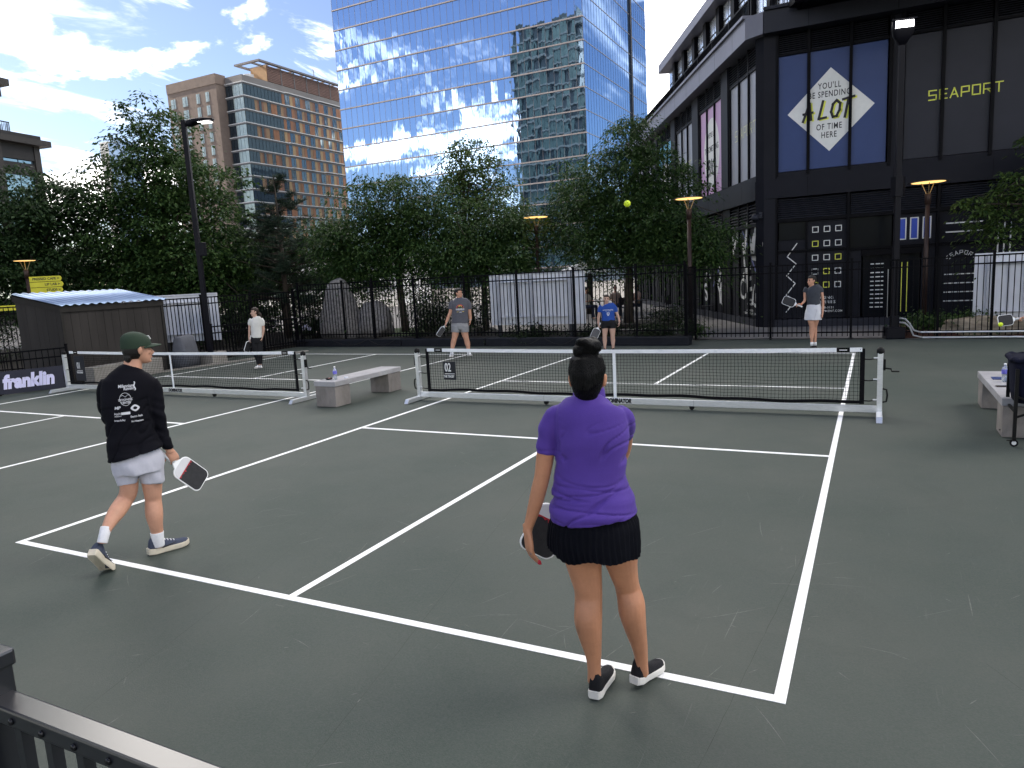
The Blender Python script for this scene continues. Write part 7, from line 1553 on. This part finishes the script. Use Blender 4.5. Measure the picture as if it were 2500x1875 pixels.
paddle(t, WHITEGIRL['paddle'], (.72, -.55, .2), 'white edged paddle held low by the person in the white t-shirt')

# ---- player cut off by the right edge: only the forearm and paddle reach into the picture
base = Vector((6.55, 5.75, 0)); t = thing('person', 'person in a black shirt reaching a paddle in from the right edge', 'person', base, 0)
W_ = lambda x, y, z: (x-base.x, y-base.y, z)
b = MB(); wr_ = W_(5.74, 5.30, .80); b.loft([W_(6.15, 5.55, 1.12)+(.045, .045), W_(6.02, 5.44, .95)+(.042, .042), W_(5.88, 5.36, .86)+(.036, .036), wr_+(.027, .025)], seg=14, ref=(0, 0, 1))
b.loft([(-.05, 0, 1.42, .08, .06), (-.02, 0, 1.35, .17, .10), (0, 0, 1.1, .15, .10), (0, 0, .85, .16, .11), (0, 0, .75, .15, .11)], seg=18)
for sx in (-.10, .10): b.loft([(sx, 0, .82, .08, .085), (sx*1.2, -.02, .5, .058, .06), (sx*1.3, 0, .28, .05, .052), (sx*1.3, .02, .06, .035, .035)], seg=14)
b.loft([(.18, 0, 1.34, .045, .045), (.26, .05, 1.1, .042, .042), (.2, -.15, .95, .032, .032)], seg=12)
P, Rm, k = head(b, (-.06, -.03, 1.60), .23, R(-100)); b.tube([(-.04, 0, 1.38), (-.06, -.01, 1.52)], [.058, .055], 12)
hand(b, wr_, W_(5.62, 5.24, .77), (0, -.5, -.8), 1, 1.2, .98); ob('body', remesh(b, .008, 2, 'body'), SKL, t)
s = MB(); s.loft(densify([(-.05, 0, 1.45, .07, .06), (-.03, 0, 1.38, .18, .11), (0, 0, 1.1, .175, .125), (0, 0, .80, .18, .13)], 4), seg=26); s.loft([(-.17, -.02, 1.36, .065, .065), W_(6.18, 5.58, 1.18)+(.065, .065), W_(6.06, 5.48, .99)+(.060, .060)], seg=14); s.loft([(.15, 0, 1.37, .065, .065), (.24, .03, 1.15, .06, .06)], seg=14)
ob('shirt', remesh(s, .010, 3, 'shirt'), BLS, t); s = MB(); s.loft([(0, 0, .86, .175, .125), (0, 0, .72, .18, .13)], seg=24)
for sx in (-.1, .1): s.loft([(sx, 0, .78, .095, .10), (sx*1.15, -.01, .5, .085, .088)], seg=18)
ob('shorts', remesh(s, .010, 2, 'shorts'), BKS, t); h = MB(); h.ell(P(0, -.02, .138), (.08, .098, .1), Rm); ob('hair', remesh(h, .009, 2, 'hair'), HAIRD, t); features(t, P, Rm, k)
for sx in (-.13, .13): shoe(t, (sx, .08), (sx-.03, -.2), SHB, SOW, .28)
paddle(t, (W_(5.66, 5.27, .785), W_(5.44, 5.15, .765), W_(5.31, 5.08, .755)), (.3, -.9, .2), 'white edged paddle meeting a yellow ball at the right edge')
# ---- seated people in the background
def sitter(loc, rz, top, label, hairm):
    t = thing('person', label, 'person', loc, rz, 'people sitting behind the fence'); b = MB()
    b.loft([(0, 0, .48, .15, .13), (0, .02, .75, .14, .10), (0, .02, 1.0, .18, .10), (0, .01, 1.08, .07, .06)], seg=14); b.tube([(0, .01, 1.02), (0, -.01, 1.15)], .05, 8); P, Rm, k = head(b, (0, -.02, 1.24), .22, math.pi)
    for s_ in (-1, 1): b.tube([(s_*.09, 0, .52), (s_*.11, -.42, .52), (s_*.11, -.44, .08), (s_*.11, -.52, .04)], [.08, .06, .04, .035], 10); b.tube([(s_*.18, .02, 1.0), (s_*.23, -.04, .76), (s_*.12, -.28, .76)], [.048, .042, .03], 10)
    ob('body', remesh(b, .014, 2, 'body'), SKL, t); s = MB(); s.loft([(0, 0, .50, .165, .145), (0, .02, .75, .155, .115), (0, .02, 1.0, .19, .115), (0, .01, 1.07, .09, .075)], seg=16)
    for s_ in (-1, 1): s.tube([(s_*.17, .02, 1.0), (s_*.225, -.03, .80)], [.06, .052], 10)
    ob('shirt', remesh(s, .014, 2, 'shirt'), top, t); s = MB()
    for s_ in (-1, 1): s.tube([(s_*.09, .05, .53), (s_*.11, -.43, .53), (s_*.11, -.45, .10)], [.095, .075, .055], 10)
    ob('trousers', remesh(s, .014, 2, 'trousers'), mk('navy_trousers', (.02, .025, .05), .8, var=.1), t); h = MB(); h.ell(P(0, -.02, .138), (.082, .1, .1), Rm); ob('hair', remesh(h, .012, 1, 'hair'), hairm, t)
sitter((-6.3, 18.9, 0), .5, mk('tan_shirt', (.45, .33, .26), .8, var=.08), 'seated person in a tan top behind the blue shirt girl', HAIRB)
sitter((-5.3, 18.7, 0), -.7, mk('rust_shirt', (.35, .24, .18), .8, var=.08), 'seated person in a brown top right of the blue shirt girl', HAIRB)
sitter((-7.4, 18.4, 0), 1.2, mk('cream_shirt', (.55, .52, .45), .8, var=.08), 'seated person in a cream top left of the blue shirt girl', HAIRD)
# ---- balls
BALL = mk('ball_yellow', (.62, .78, .03), .5, var=.05, emit=None)
def ball(loc, label):
    t = thing('pickleball', label, 'ball', loc, 0, 'yellow pickleballs'); MB().ell((0, 0, 0), (.0375,)*3, seg=24, ring=16).build('shell', BALL, t, smooth=True); mb = MB()
    for i in range(26):
        z = 1-2*(i+.5)/26; a = i*2.39996; r_ = math.sqrt(1-z*z); d = Vector((r_*math.cos(a), r_*math.sin(a), z)); x = d.orthogonal().normalized(); y = d.cross(x)
        mb.add([d*.0377+(x*math.cos(q)+y*math.sin(q))*.0042 for q in [2*math.pi*j/8 for j in range(8)]], [tuple(range(8))])
    mb.build('holes', mk('ball_hole', (.12, .14, .02), .8, var=0), t)
ball((.878, -1.967, 2.727), 'yellow ball in flight high against the dark trees')
ball((5.36, 5.06, .70), 'yellow ball at the paddle by the right edge')
